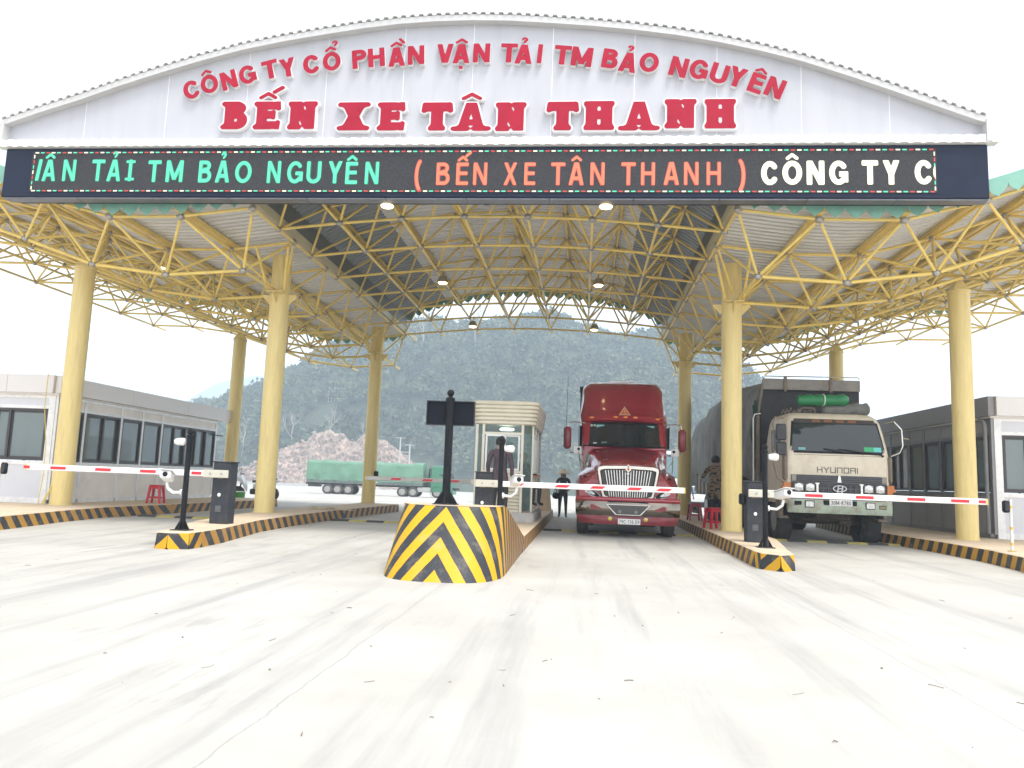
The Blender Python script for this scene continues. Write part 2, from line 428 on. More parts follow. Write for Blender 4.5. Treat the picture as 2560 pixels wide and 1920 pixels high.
def word(mb, s, t, x, z, h, y0, y1=None, wide=1.0, gap=.14, mi=0, width=None):
    """a run of letters starting at left x, cap-height centre z"""
    ws = [glyph(ACC.get(c, (c, ''))[0], t)[0] if c != ' ' else .3 for c in s]
    tot = sum(ws) + gap * (len(s) - 1)
    if width: wide = width / (tot * h)
    for c, w in zip(s, ws):
        if c != ' ': letter(mb, c, t, x + w * h * wide / 2, z, h, y0, y1, mi=mi, wide=wide, res=22)
        x += (w + gap) * h * wide
# ------------------------------------------------------------------ camera, sky, sun
f_px, pitch, yaw, roll = 1920., R(7.15), R(5.4), R(2.09)
fw = Vector((-math.sin(yaw) * math.cos(pitch), math.cos(yaw) * math.cos(pitch), math.sin(pitch)))
rt0 = Vector((math.cos(yaw), math.sin(yaw), 0)); up0 = rt0.cross(fw)
rt = math.cos(roll) * rt0 + math.sin(roll) * up0; up = -math.sin(roll) * rt0 + math.cos(roll) * up0
cam = bpy.data.cameras.new('camera'); co = bpy.data.objects.new('camera', cam); COL.objects.link(co)
M = Matrix.Identity(4)
for i in range(3): M[i][0] = rt[i]; M[i][1] = up[i]; M[i][2] = -fw[i]
M[2][3] = 1.3; co.matrix_world = M
cam.sensor_width = 36; cam.lens = 36 * f_px / 2560; cam.clip_end = 4000; cam.clip_start = .05
sc.camera = co
SUN_EL, SUN_AZ = R(64), R(140)      # azimuth measured clockwise from +y
w = bpy.data.worlds.new('World'); sc.world = w; w.use_nodes = True
nt = w.node_tree; bg = nt.nodes['Background']
sky = nt.nodes.new('ShaderNodeTexSky'); sky.sky_type = 'NISHITA'; sky.sun_disc = False
sky.sun_elevation = SUN_EL; sky.sun_rotation = SUN_AZ; sky.air_density = 1.0; sky.dust_density = 1.2; sky.ozone_density = 1.0
hs = nt.nodes.new('ShaderNodeHueSaturation'); hs.inputs['Saturation'].default_value = .22
nt.links.new(sky.outputs[0], hs.inputs['Color']); nt.links.new(hs.outputs[0], bg.inputs['Color'])
bg.inputs['Strength'].default_value = 0.15
sl = bpy.data.lights.new('sun', 'SUN'); so = bpy.data.objects.new('sun', sl); COL.objects.link(so)
sl.energy = 1.5; sl.angle = R(20); sl.color = (1, .96, .90)
sd = Vector((math.sin(SUN_AZ) * math.cos(SUN_EL), math.cos(SUN_AZ) * math.cos(SUN_EL), math.sin(SUN_EL)))
so.rotation_euler = sd.to_track_quat('Z', 'Y').to_euler(); so.location = (0, -20, 60)
sc.view_settings.view_transform = 'Standard'; sc.view_settings.look = 'None'; sc.view_settings.gamma = 1
sc.cycles.volume_bounces = 4; sc.view_settings.exposure = 1.36

# ------------------------------------------------------------------ ground
def gz(y): return 0 if y < 35 else (-(y - 35) * .0178 if y < 80 else -.8 - (min(y, 250) - 80) * .0135)
def ground_mat():
    m = bpy.data.materials.new('pale_concrete_ground'); m.use_nodes = True
    nt = m.node_tree; N = nt.nodes; L = nt.links; b = N['Principled BSDF']
    tc = N.new('ShaderNodeTexCoord')
    def noise(scale, det, rough, st=None, rot=0):
        n = N.new('ShaderNodeTexNoise'); n.inputs['Scale'].default_value = scale; n.inputs['Detail'].default_value = det; n.inputs['Roughness'].default_value = rough
        if st:
            mp = N.new('ShaderNodeMapping'); mp.inputs['Scale'].default_value = st; mp.inputs['Rotation'].default_value = (0, 0, rot)
            L.new(tc.outputs['Object'], mp.inputs['Vector']); L.new(mp.outputs[0], n.inputs['Vector'])
        else: L.new(tc.outputs['Object'], n.inputs['Vector'])
        return n.outputs['Fac']
    def ramp(f, p0, p1, c0, c1):
        r = N.new('ShaderNodeValToRGB'); r.color_ramp.elements[0].position = p0; r.color_ramp.elements[1].position = p1
        r.color_ramp.elements[0].color = (*c0, 1); r.color_ramp.elements[1].color = (*c1, 1); L.new(f, r.inputs['Fac']); return r.outputs['Color']
    def mix(fac, a, c):
        x = N.new('ShaderNodeMix'); x.data_type = 'RGBA'; L.new(fac, x.inputs[0]); L.new(a, x.inputs[6])
        if isinstance(c, tuple): x.inputs[7].default_value = (*c, 1)
        else: L.new(c, x.inputs[7])
        return x.outputs[2]
    base = ramp(noise(.45, 8, .6), .3, .7, (.41, .39, .35), (.53, .51, .465))
    # tyre-dust streaks along the lanes
    st = ramp(noise(1, 6, .65, (1.9, .10, 1), R(-4)), .50, .66, (0, 0, 0), (.75, .75, .75))
    c = mix(st, base, (.32, .31, .295))
    # scraped patches with tread-like ripples, plus sign shade painted in towards the left
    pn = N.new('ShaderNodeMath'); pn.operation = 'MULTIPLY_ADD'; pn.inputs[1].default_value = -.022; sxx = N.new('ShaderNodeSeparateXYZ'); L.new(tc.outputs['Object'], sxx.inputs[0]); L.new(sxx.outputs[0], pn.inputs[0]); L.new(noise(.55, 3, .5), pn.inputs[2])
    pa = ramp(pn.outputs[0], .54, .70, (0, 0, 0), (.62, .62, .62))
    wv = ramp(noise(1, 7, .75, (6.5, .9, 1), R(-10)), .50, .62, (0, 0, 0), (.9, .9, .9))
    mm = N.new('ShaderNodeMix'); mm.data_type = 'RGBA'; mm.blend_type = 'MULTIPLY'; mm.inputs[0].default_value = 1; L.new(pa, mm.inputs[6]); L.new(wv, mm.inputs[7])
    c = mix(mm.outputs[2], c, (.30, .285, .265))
    # expansion joints, with a chipped wandering edge
    sx = N.new('ShaderNodeSeparateXYZ'); L.new(tc.outputs['Object'], sx.inputs[0])
    nz = noise(2.2, 6, .7)
    def joint(axis, period, off, wid):
        a = N.new('ShaderNodeMath'); a.operation = 'MULTIPLY_ADD'; L.new(nz, a.inputs[0]); a.inputs[1].default_value = .10; L.new(sx.outputs[axis], a.inputs[2])
        a2 = N.new('ShaderNodeMath'); a2.operation = 'ADD'; a2.inputs[1].default_value = off; L.new(a.outputs[0], a2.inputs[0])
        p = N.new('ShaderNodeMath'); p.operation = 'PINGPONG'; p.inputs[1].default_value = period / 2; L.new(a2.outputs[0], p.inputs[0])
        l = N.new('ShaderNodeMath'); l.operation = 'LESS_THAN'; l.inputs[1].default_value = wid; L.new(p.outputs[0], l.inputs[0]); return l.outputs[0]
    c = mix(joint(0, 4.2, 1.62, .007), c, (.36, .345, .32)); c = mix(joint(1, 5.0, .9, .006), c, (.42, .405, .38))
    sp = ramp(noise(38, 2, .5), .70, .76, (0, 0, 0), (.5, .5, .5)); c = mix(sp, c, (.30, .28, .25))
    L.new(c, b.inputs['Base Color']); b.inputs['Roughness'].default_value = .8
    bp = N.new('ShaderNodeBump'); bp.inputs['Strength'].default_value = .25; bp.inputs['Distance'].default_value = .01
    L.new(noise(22, 8, .7), bp.inputs['Height']); L.new(bp.outputs[0], b.inputs['Normal'])
    return m
mb = MB(); ys = [-150, -40, -10, 0, 10, 20, 30, 35, 45, 60, 80, 110, 140, 200, 250, 400, 2600]; xs = [-2400, -200, -60, -20, 0, 20, 60, 200, 2400]
vs = [(x, y, gz(y)) for y in ys for x in xs]; n = len(xs)
mb.add(vs, [(j * n + i, j * n + i + 1, (j + 1) * n + i + 1, (j + 1) * n + i) for j in range(len(ys) - 1) for i in range(n - 1)])
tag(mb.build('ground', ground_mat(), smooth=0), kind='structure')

# ------------------------------------------------------------------ kerbed islands
def path_island(name, outline, stripe_from, stripe_to, h, phase, wear_shade, label, top=TAN, parent_tag=True, slant=.12):
    """closed outline [(x,y)] counter-clockwise; every side wall carries the stripe paint"""
    n = len(outline); mb = MB(); uv = []
    # side
    for k in range(n):
        a = Vector(outline[k]); b = Vector(outline[(k + 1) % n]); seg = max(1, int((b - a).length / .6))
        for q in range(seg):
            p0 = a.lerp(b, q / seg); p1 = a.lerp(b, (q + 1) / seg)
            u0, u1 = phase(p0, k, q / seg), phase(p1, k, (q + 1) / seg); w0, w1 = wear_shade(p0), wear_shade(p1); s = slant if not callable(slant) else slant(p0)
            d = (b - a).normalized(); nr = Vector((d.y, -d.x)) * .02
            mb.add([(p0.x + nr.x, p0.y + nr.y, 0), (p1.x + nr.x, p1.y + nr.y, 0), (p1.x, p1.y, h - .015), (p0.x, p0.y, h - .015)], [(0, 1, 2, 3)], 0)
            uv += [(u0 + s, w0), (u1 + s, w1), (u1 - s, w1), (u0 - s, w0)]
    o = MB()
    cx = sum(p[0] for p in outline) / n; cy = sum(p[1] for p in outline) / n
    inn = []
    for k in range(n):
        p = Vector(outline[k]); d1 = (p - Vector(outline[k - 1])).normalized(); d2 = (Vector(outline[(k + 1) % n]) - p).normalized()
        t = (d1 + d2); t = t.normalized() if t.length > 1e-3 else d1; inn.append((p.x - t.y * .03, p.y + t.x * .03))
    o.add([(x, y, h - .015) for x, y in outline] + [(x, y, h) for x, y in inn], [(k, (k + 1) % n, n + (k + 1) % n, n + k) for k in range(n)] + [tuple(range(n, 2 * n))])
    mb.uv = uv
    root = thing(name, label, 'traffic island')
    mb.build('striped_kerb', STRIPE, root, smooth=0); o.build('island_top', top, root, smooth=0)
    return root
PER = .50
# booth island with its chevron nose block further on; left lane island:
outL = [(-6.85, 12.12), (-6.62, 12.05), (-6.34, 12.2), (-6.33, 12.6), (-6.40, 13.5), (-6.86, 16.1), (-7.03, 18.7), (-7.05, 22), (-6.75, 28.4), (-8.2, 28.4), (-8.25, 18.5), (-7.7, 15), (-6.95, 12.6)]
def chev(cx, cy, side_dir, flip_y):
    def ph(p, k, q):
        if p.y < cy: return abs(p.x - cx) / .30 + 1.087
        return (abs(.3) + abs(p.y - cy)) / PER if p.y < flip_y else (.3 + (flip_y - cy) - (p.y - flip_y)) / PER
    return ph
def sl_flip(cy, fy, a=.22):
    return lambda p: (-.32 if p.y < cy else -a)
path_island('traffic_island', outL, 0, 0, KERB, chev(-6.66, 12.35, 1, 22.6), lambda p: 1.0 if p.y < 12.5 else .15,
            'narrow kerbed island with striped sides carrying the barrier box in front of the chevron block', slant=sl_flip(12.35, 22.6))
outR = [(2.98, 13.25), (3.22, 12.95), (3.50, 13.22), (3.62, 14.0), (4.15, 17), (4.25, 20), (4.2, 29.2), (3.22, 29.2), (3.12, 22), (3.05, 17.8), (2.96, 14.2), (2.95, 13.6)]
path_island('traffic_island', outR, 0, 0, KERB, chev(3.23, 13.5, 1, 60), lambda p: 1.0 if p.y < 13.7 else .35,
            'narrow kerbed island with striped sides between the red tractor and the cream truck', slant=sl_flip(13.5, 60))
outC = [(-2.54, 14.2), (-1.06, 14.2), (-1.06, 14.5), (-1.05, 29.4), (-2.95, 29.4), (-2.95, 17)]
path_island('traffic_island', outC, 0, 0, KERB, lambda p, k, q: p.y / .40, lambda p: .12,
            'long dusty kerbed island carrying the ticket booth behind the chevron block', slant=-.05)
kl = [(-10.4, 10.2), (-10.75, 12), (-11.08, 14), (-11.3, 15), (-11.65, 16.6), (-11.95, 18.6), (-11.85, 20.2), (-11.75, 21.5), (-11.75, 24), (-11.5, 28.6)]
outKL = kl + [(-24, 28.6), (-24, 10.2)]
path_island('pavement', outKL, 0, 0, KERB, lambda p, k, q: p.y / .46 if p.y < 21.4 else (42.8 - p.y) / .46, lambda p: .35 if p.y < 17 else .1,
            'broad kerbed pavement with striped edge carrying the pale cabin and a red stool', slant=-.26)
kr = [(8.6, 29.5), (8.1, 23), (8.12, 21), (8.22, 18.9), (8.19, 16.6), (7.95, 14.9), (7.4, 12.5), (6.9, 11)]
outKR = [(20, 11)] + [(20, 29.5)] + kr
outKR = outKR[::1]
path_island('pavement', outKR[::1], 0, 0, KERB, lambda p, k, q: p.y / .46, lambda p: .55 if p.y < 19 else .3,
            'broad kerbed pavement with striped edge beside the cream truck', slant=-.12)
for o in [c for c in COL.objects if c.name.startswith('pavement')]: o['category'] = 'pavement'

# chevron-painted concrete block closing the booth island
def block():
    root = thing('crash_block', 'big sloping concrete block painted with yellow and black chevrons at the lane split', 'concrete block', (-1.83, 0, 0))
    mb = MB(); uv = []
    def outline(zf):
        hw = .81 - .085 * zf; y0 = 9.70 + .80 * zf; L = 1.15 - .25 * zf; pts = []
        for k in range(-22, 23):
            if abs(k) <= 12:
                a = k / 12 * math.pi / 2; x = math.copysign(abs(math.sin(a)) ** .72, a) * hw; y = y0 + L * (1 - abs(math.cos(a)) ** .72)
            else:
                j = (abs(k) - 12) / 10; y = (y0 + L) + j * (14.55 - (y0 + L)); x = math.copysign(hw + (0.78 - hw) * min(1, j * 1.0), k)
            pts.append((x, y))
        return pts
    NZ = 9; rows = []
    for i in range(NZ + 1):
        zf = i / NZ; row = []; o = outline(zf); s = [0] * len(o); c = len(o) // 2
        for k in range(c + 1, len(o)): s[k] = s[k - 1] + math.dist(o[k], o[k - 1])
        for k in range(c - 1, -1, -1): s[k] = s[k + 1] + math.dist(o[k], o[k + 1])
        for (x, y), ss in zip(o, s):
            zt = .92 if y < 11.45 else max(KERB + .01, .92 - (y - 11.45) / 3.1 * .65)
            z = zt * zf; row.append((x, y, z)); uv.append(((ss * 1.0 + z * .82 + .075 - .04) / .315, max(0.0, 1 - max(0, ss - 1.1) * .9)))
        rows.append(row)
    n = len(rows[0]); vs = [p for r in rows for p in r]
    mb.add(vs, [(i * n + k, i * n + k + 1, (i + 1) * n + k + 1, (i + 1) * n + k) for i in range(NZ) for k in range(n - 1)])
    mb.uv = uv; mb.build('chevron_face', STRIPE, root, smooth=60)
    t = MB(); top = rows[-1]; h = n // 2
    vs = [(x * .98, y + .01, z + .004) for x, y, z in top]
    fs = [(k, k + 1, n - 2 - k, n - 1 - k) for k in range(h)]
    t.add(vs, fs); t.build('top_face', TAN, root, smooth=0)
block()
b = MB(); b.loft([[(-.78, 27.6, KERB), (.78, 27.6, KERB), (.74, 29.3, KERB), (-.74, 29.3, KERB)], [(-.70, 27.9, 1.15), (.70, 27.9, 1.15), (.66, 29.1, 1.15), (-.66, 29.1, 1.15)]])
o = b.build('crash_block', TAN); o.location = (-1.85, 0, 0); tag(o, 'plain tan concrete block at the rear end of the booth island', 'concrete block')

# rubber speed humps, one per lane
hy, hk = mat('hump_yellow_rubber', (.50, .42, .12), .7, var=.25, scale=8, dirt=(.30, .28, .22), dscale=5, damt=.7), mat('hump_black_rubber', (.06, .06, .058), .8, var=.3, scale=10)
for x0, x1, y, lab in [(-11.65, -8.35, 19.75, 'yellow and black rubber speed hump beside the red stool'), (-6.95, -3.0, 21.4, 'yellow and black rubber speed hump beside the coiled rope'),
                       (-1.0, 3.05, 21.0, 'yellow and black rubber speed hump under the red tractor'), (4.3, 8.1, 20.8, 'yellow and black rubber speed hump under the cream truck')]:
    root = thing('speed_hump', lab, 'speed hump', (x0, y, 0), 0, 'speed humps across the lanes'); k = 0; x = 0
    while x < x1 - x0 - .1:
        L_ = min(.5, x1 - x0 - x); b = MB()
        b.loft([[(x + e, -.19, 0), (x + e, -.10, .045), (x + e, .10, .045), (x + e, .19, 0)] for e in (0.004, L_ - .004)])
        b.build('hump_section', hy if k % 2 else hk, root, smooth=0); x += L_; k += 1

# fallen twigs and straw on the concrete
tw = MB()
for i in range(80):
    y = 3.6 + 14 * RNG.random() ** 1.1; x = RNG.uniform(-1, 1) * (2.2 + y * .62) - y * .09
    if abs(x + 1.8) < .95 and 9.5 < y: continue
    a = RNG.uniform(0, math.pi); l = .012 + .06 * RNG.random() ** 2.5; c = RNG.normal(0, .010)
    d = Vector((math.cos(a), math.sin(a), 0)); q = Vector((-d.y, d.x, 0))
    if (x < -5.5 and y > 11.5) or (x > 2.8 and y > 12.7): continue
    p = Vector((x, y, .006)); tw.path([p - d * l, p + q * c, p + d * l * .9], .0015 + .002 * RNG.random(), 4)
tag(tw.build('fallen_twigs', mat('twig_brown', (.22, .18, .14), .9, var=.4, scale=15)), 'dry twigs and straw scattered over the pale concrete', 'litter', kind='stuff')
pb = MB()
for i in range(60):
    y = 3.5 + 15 * RNG.random(); x = RNG.uniform(-1, 1) * (2 + y * .62) - y * .09
    if (abs(x + 1.8) < .95 and 9.5 < y) or (x < -5.5 and y > 11.5) or (x > 2.8 and y > 12.7): continue
    r = .003 + .007 * RNG.random() ** 2; pb.sphere((x, y, r * .6), r, 6, 4, 0, (1, 1.3, .7))
tag(pb.build('loose_gravel', mat('gravel_grey', (.20, .19, .17), .9, var=.4, scale=30)), 'small loose pebbles scattered over the pale concrete', 'gravel', kind='stuff')

# ------------------------------------------------------------------ hills
RID = [(-200, 0), (-150, 2), (-125, 5), (-112, 14), (-104, 19), (-96.6, 19.4), (-88, 23), (-82.6, 24.9), (-77, 28.5), (-72.7, 30.2), (-66, 35.5), (-62.8, 36.7), (-53, 40.5), (-45.3, 42.1),
       (-33, 42.6), (-20.3, 43.8), (-8, 44.7), (.65, 42), (7.9, 40.2), (13, 39), (17, 41), (22, 43.8), (28, 42.6), (36, 36), (43.5, 27), (50, 16), (60, 6), (80, 0), (200, 0)]
rx, rz_ = np.array([p[0] for p in RID]), np.array([p[1] for p in RID])
HK = 1.85      # metres of hill per unit of the ridge table
def hill_z(x, y):
    """terrain height; foot of the hill at y=255, ridge near y=425"""
    x = x / HK; y = y / HK
    k = 230 / 200.; xr = x * 230 / (np.maximum(y, 120)) * .5 + x * .5
    H = 1.3 + (np.interp(xr / k, rx, rz_) - 1.3) * k - 4.0
    t = np.clip((y - 138) / 92., 0, 1); s = np.sin(t * math.pi / 2) ** .95
    bump = 1.3 * np.sin(x * .21 + 1) * np.sin(y * .17) + .8 * np.sin(x * .47) * np.cos(y * .39)
    z = -1.45 + (H + 1.45) * s + bump * s
    z = np.where(y > 232, z - (y - 232) * .35, z)
    return 1.3 + HK * (z - 1.3)
HILLM = mat('hill_undergrowth', (.035, .05, .024), .95, var=.35, scale=.25, dirt=(.07, .06, .04), dscale=.12, damt=.6, bump=.6, bscale=1.5)
gx = np.linspace(-398, 204, 120); gy = np.linspace(255, 540, 48)
X, Y = np.meshgrid(gx, gy, indexing='ij'); Z = hill_z(X, Y) - .3
b = MB(); b.add(list(zip(X.ravel(), Y.ravel(), Z.ravel())), [(i * 48 + j, (i + 1) * 48 + j, (i + 1) * 48 + j + 1, i * 48 + j + 1) for i in range(119) for j in range(47)])
tag(b.build('hillside', HILLM, smooth=180, recalc=False), kind='structure')
# far hill, a pale dome
b = MB(); pts = []
for i in range(41):
    for j in range(13):
        x = -1030 + i * 22.4; y = 1270 + j * 50; u = (x + 657) / 196; q = (y - 1570) / 316
        pts.append((x, y, -12 + 213 * max(0, 1 - .78 * u * u - .25 * u * u * u * u) ** .8 * max(0, 1 - q * q) ** .6 + 3.6 * math.sin(i * 1.7) * math.cos(j)))
b.add(pts, [(i * 13 + j, (i + 1) * 13 + j, (i + 1) * 13 + j + 1, i * 13 + j + 1) for i in range(40) for j in range(12)])
tag(b.build('distant_hill', HILLM, smooth=180, recalc=False), kind='structure')

def leaf_mesh(pts, size, nmat, mats, name, jitter=.5):
    n = len(pts); a = RNG.normal(size=(n, 3)); a /= np.linalg.norm(a, axis=1)[:, None]
    c = RNG.normal(size=(n, 3)); bq = np.cross(a, c); bq /= np.linalg.norm(bq, axis=1)[:, None]
    s = size * (1 + jitter * RNG.uniform(-1, 1, (n, 1)))
    q = np.stack([pts - a * s, pts - bq * s * .55, pts + a * s, pts + bq * s * .55], 1).reshape(-1, 3)
    me = bpy.data.meshes.new(name)
    me.vertices.add(4 * n); me.vertices.foreach_set('co', q.astype(np.float32).ravel())
    me.loops.add(4 * n); me.loops.foreach_set('vertex_index', np.arange(4 * n, dtype=np.int32))
    me.polygons.add(n); me.polygons.foreach_set('loop_start', np.arange(0, 4 * n, 4, dtype=np.int32)); me.polygons.foreach_set('loop_total', np.full(n, 4, np.int32))
    for m in mats: me.materials.append(m)
    me.polygons.foreach_set('material_index', nmat.astype(np.int32)); me.update(); me.validate()
    o = bpy.data.objects.new(name, me); COL.objects.link(o); return o
LEAF = [mat('leaf_deep_green', (.030, .048, .024), .8), mat('leaf_mid_green', (.072, .098, .045), .8), mat('leaf_olive', (.098, .118, .058), .8), mat('leaf_dry_tan', (.13, .125, .075), .8)]
P_, K_ = [], []
nt_ = 0
while nt_ < 4300:
    y = 259 + 180 * RNG.random(); x = RNG.uniform(-278, 134) * (y / 425 * .6 + .4)
    z = float(hill_z(np.array(x), np.array(y)))
    if z < 2.4 and y < 320: continue
    if (-122 < x < -54 and y < 268) or (-109 < x < -95 and 284 < y < 303): continue
    r = RNG.uniform(1.9, 4.6) * (1.12 if y > 405 else 1) * (.75 + .5 * RNG.random()); n = int(52 * (r / 3.4) ** 2) + 20
    d = RNG.normal(size=(n, 3)); d /= np.linalg.norm(d, axis=1)[:, None]; d[:, 2] = np.abs(d[:, 2]) * 1.0 - .25
    lob = 1 + .32 * np.sin(d[:, 0] * 4 + nt_) * np.cos(d[:, 1] * 5 + nt_ * 2)
    P_.append(np.array([x, y, z + r * .55]) + d * (r * (RNG.uniform(.5, 1, (n, 1)) ** .5)) * lob[:, None] * np.array([1, 1, RNG.uniform(.75, 1.25)]))
    base = RNG.choice([0, 0, 1, 1, 1, 2, 2, 3], p=[.15, .15, .16, .16, .15, .10, .10, .03]); K_.append(np.clip(base + (RNG.random(n) < .2) * RNG.choice([-1, 1], n), 0, 3 if base == 3 else 2)); nt_ += 1
P_ = np.concatenate(P_); K_ = np.concatenate(K_)
tag(leaf_mesh(P_, .9, K_, LEAF, 'hillside_forest'), 'dense hazy forest covering the hillside', 'forest', kind='stuff')

# blasted rock slope at the hill's foot
ROCK = mat('blasted_rock', (.40, .295, .24), .9, var=.45, scale=.6, dirt=(.17, .115, .09), dscale=.35, damt=.8, bump=.9, bscale=1.4)
RT = [(-140, -3.5), (-128, .2), (-120.2, 1.9), (-114.6, 4.3), (-111, 5.9), (-107.5, 8.1), (-103.6, 10.6), (-100.4, 11.9), (-96.8, 13.4), (-94.1, 16.1), (-90.8, 15.8), (-88.5, 16.3), (-86.7, 15.0), (-83.5, 15.6), (-81.6, 13.4), (-78.9, 13.2), (-77, 15.4), (-75, 17.0), (-73.5, 14.8), (-69.2, 13.3), (-64.3, 11.1), (-61, 8.8), (-57.3, 6.2), (-54, 2.5), (-50, -2), (-46, -4)]
ax, az = np.array([p[0] for p in RT]), np.array([p[1] for p in RT])
nu, nv = 210, 46; nc = 2800; cells = RNG.uniform(0, 1, (nc, 2)); cd = RNG.uniform(-1.0, 1.3, nc)
vs = []
for i in range(nu + 1):
    for j in range(nv + 1):
        u, v = i / nu, j / nv; x = -140 + 94 * u; top = np.interp(x, ax, az)
        dd = np.hypot((cells[:, 0] - u) * 4.6 + .5 * (cells[:, 1] - v), (cells[:, 1] - v) * .85); k = np.argmin(dd); dd2 = np.partition(dd, 1)[1]
        e = cd[k] * .42 - .6 * max(0, 1 - (dd2 - dd[k]) / .014) + .5 * math.sin(x * .31 + v * 4)
        vs.append((x + .35 * e, 250.0 + 14 * v - 1.2 * e * min(1, 3 * v) + .9 * math.sin(x * .5), -3.9 + (top + 3.9) * v + (.75 * e if v > .05 else 0)))
b = MB(); b.add(vs, [(i * (nv + 1) + j, (i + 1) * (nv + 1) + j, (i + 1) * (nv + 1) + j + 1, i * (nv + 1) + j + 1) for i in range(nu) for j in range(nv)])
tag(b.build('rock_slope', ROCK, smooth=20, recalc=False), kind='structure')
b = MB()
for i in range(520):
    u = RNG.random(); v = RNG.random() ** 1.1; x = -134 + 84 * u; top = np.interp(x, ax, az); r = .15 + .7 * RNG.random() ** 4
    c = (x, 249.2 + 13.5 * v, -3.7 + (top + 3.8) * v); o0 = len(b.v); b.sphere(c, r, 6, 4, 0, (1.2, .8, .75))
    for q in range(o0, len(b.v)):
        p = Vector(b.v[q]) - Vector(c); b.v[q] = tuple(Vector(c) + p * RNG.uniform(.6, 1.35))
tag(b.build('fallen_boulders', ROCK, smooth=0), 'pinkish boulders and rubble lying over the blasted slope', 'rubble', kind='stuff')
# low pale kerb wall at the edge of the yard
b = MB(); b.box(0, 0, .35, 130, .6, .9, 0, .05); o = b.build('low_wall', CONC); o.location = (-139, 243, gz(243)); tag(o, 'low pale concrete wall at the foot of the rock slope', 'wall')

# bare trees standing out against the forest
BARK = mat('pale_bark', (.34, .30, .26), .9, var=.2, scale=3)
def bare_tree(x, y, h, seed, lab):
    rnd = random.Random(seed); z = float(hill_z(np.array(x), np.array(y))) - .3
    root = thing('bare_tree', lab, 'tree', (x, y, z), 0, 'bare trees on the hillside'); t = MB(); c = MB()
    def br(mb, p, d, l, r, lev):
        q = p + d * l; mid = p + d * l * .5 + Vector((rnd.uniform(-1, 1), rnd.uniform(-1, 1), 0)) * l * .05
        mb.path([p, mid, q], r, 5, 0, [r, r * .85, r * .65])
        if lev > 0:
            for k in range(3):
                a = rnd.uniform(0, 6.28); nd = (d + Vector((math.cos(a), math.sin(a), .2)) * rnd.uniform(.35, .8)).normalized()
                br(c, p + d * l * rnd.uniform(.55, 1), nd, l * rnd.uniform(.5, .72), r * .55, lev - 1)
    br(t, Vector((0, 0, 0)), Vector((rnd.uniform(-.08, .08), 0, 1)).normalized(), h * .5, .013 * h + .04, 4)
    t.build('trunk', BARK, root); c.build('crown', BARK, root)
for a in [(-105.5, 272, 17, 1, 'bare tree above the rock slope between the two nearest yellow columns of the narrow island'), (-93, 274, 15, 2, 'bare forked tree above the highest rocks of the slope'),
          (-78.5, 274, 12, 3, 'small bare tree above the notch in the rock slope'), (-50, 345, 22, 4, 'pale bare tree high up above the black sign board'), (-75, 345, 24, 5, 'pale bare tree halfway up the hill above the utility poles'), (-125, 274, 14, 6, 'thin pale bare tree at the low foot of the hill by the cabin')]:
    bare_tree(*a)
# scaffold frame on the hill
root = thing('scaffold_frame', 'pale steel scaffold frame standing in the forest on the hill', 'scaffold', (-103.4, 303, 29.5))
for k in range(6):
    b = MB(); b.tube((k * 1.25, 0, -2), (k * 1.25, 0, 7 - .5 * (k % 2)), .10, 6); b.build('upright', CONC, root)
for k in range(5):
    b = MB(); b.tube((-.6, 0, .9 + k * 1.4), (6.9 + (7 if k == 4 else 0), 0, .9 + k * 1.4), .09, 6); b.build('rail', CONC, root)
# utility pole pair
root = thing('utility_poles', 'pair of pale concrete utility poles joined by cross arms beside the rock slope', 'utility pole', (-59.0, 246, gz(246)))
for x, h in ((0, 17.0), (3.2, 14.8)):
    b = MB(); b.tube((x, 0, 0), (x, 0, h), .34, 8, 0, .22); b.build('pole', CONC, root)
    b = MB(); b.box(x, -.15, h - .25, 3.4, .2, .2); b.build('cross_arm', CONC, root)
    for dx in (-1.5, -.6, .6, 1.5):
        b = MB(); b.lathe([(.05, h - .17), (.10, h - .05), (.05, h + .05), (.08, h + .12), (.03, h + .22)], 8, (x + dx, -.15, 0)); b.build('insulator', DGREY, root)
for z in (6.2, 9.6, 12.2):
    b = MB(); b.box(1.6, .1, z, 3.2, .18, .22); b.build('brace', CONC, root)

# haze: one closed volume round the whole place
b = MB(); b.box(-200, 1000, 126, 2600, 2160, 262); hz = b.build('haze', [], smooth=0)
hm = bpy.data.materials.new('haze_air'); hm.use_nodes = True; ht = hm.node_tree; ht.nodes.clear()
ho = ht.nodes.new('ShaderNodeOutputMaterial'); pvn = ht.nodes.new('ShaderNodeVolumePrincipled')
pvn.inputs['Color'].default_value = (.76, .89, 1, 1); pvn.inputs['Density'].default_value = .0011; pvn.inputs['Anisotropy'].default_value = 0.1
ht.links.new(pvn.outputs[0], ho.inputs['Volume']); hz.data.materials.append(hm); tag(hz, kind='stuff')
# ------------------------------------------------------------------ the toll canopy: space frame, roof, columns
C0 = -2.15; S = 2.46; YT0 = 15.8; YB0 = 17.0
canopy = thing('toll_canopy', 'large yellow space frame canopy with a vaulted middle bay and two dipping wings', 'canopy', (0, 0, 0))
TOPD = [(5.25, 7.08), (6.9, 6.88), (8.58, 6.87), (10.2, 7.29), (11.85, 7.86), (13.5, 8.22), (15.15, 8.46), (16.8, 8.5)]
BOTD = [(5.92, 5.98), (7.82, 5.86), (9.7, 6.10), (11.5, 6.72), (13.25, 7.27), (15.05, 7.5), (16.85, 7.52)]
VT = [(0, 8.77), (1.52, 8.70), (3.04, 8.46), (4.5, 8.05)]
VB = [(.75, 7.42), (2.25, 7.36), (3.75, 7.24)]
tubes = []; balls = set()
def T(a, b, r=.037):
    tubes.append((a, b, r)); balls.add(a); balls.add(b)
def rnd3(p): return tuple(round(v, 3) for v in p)
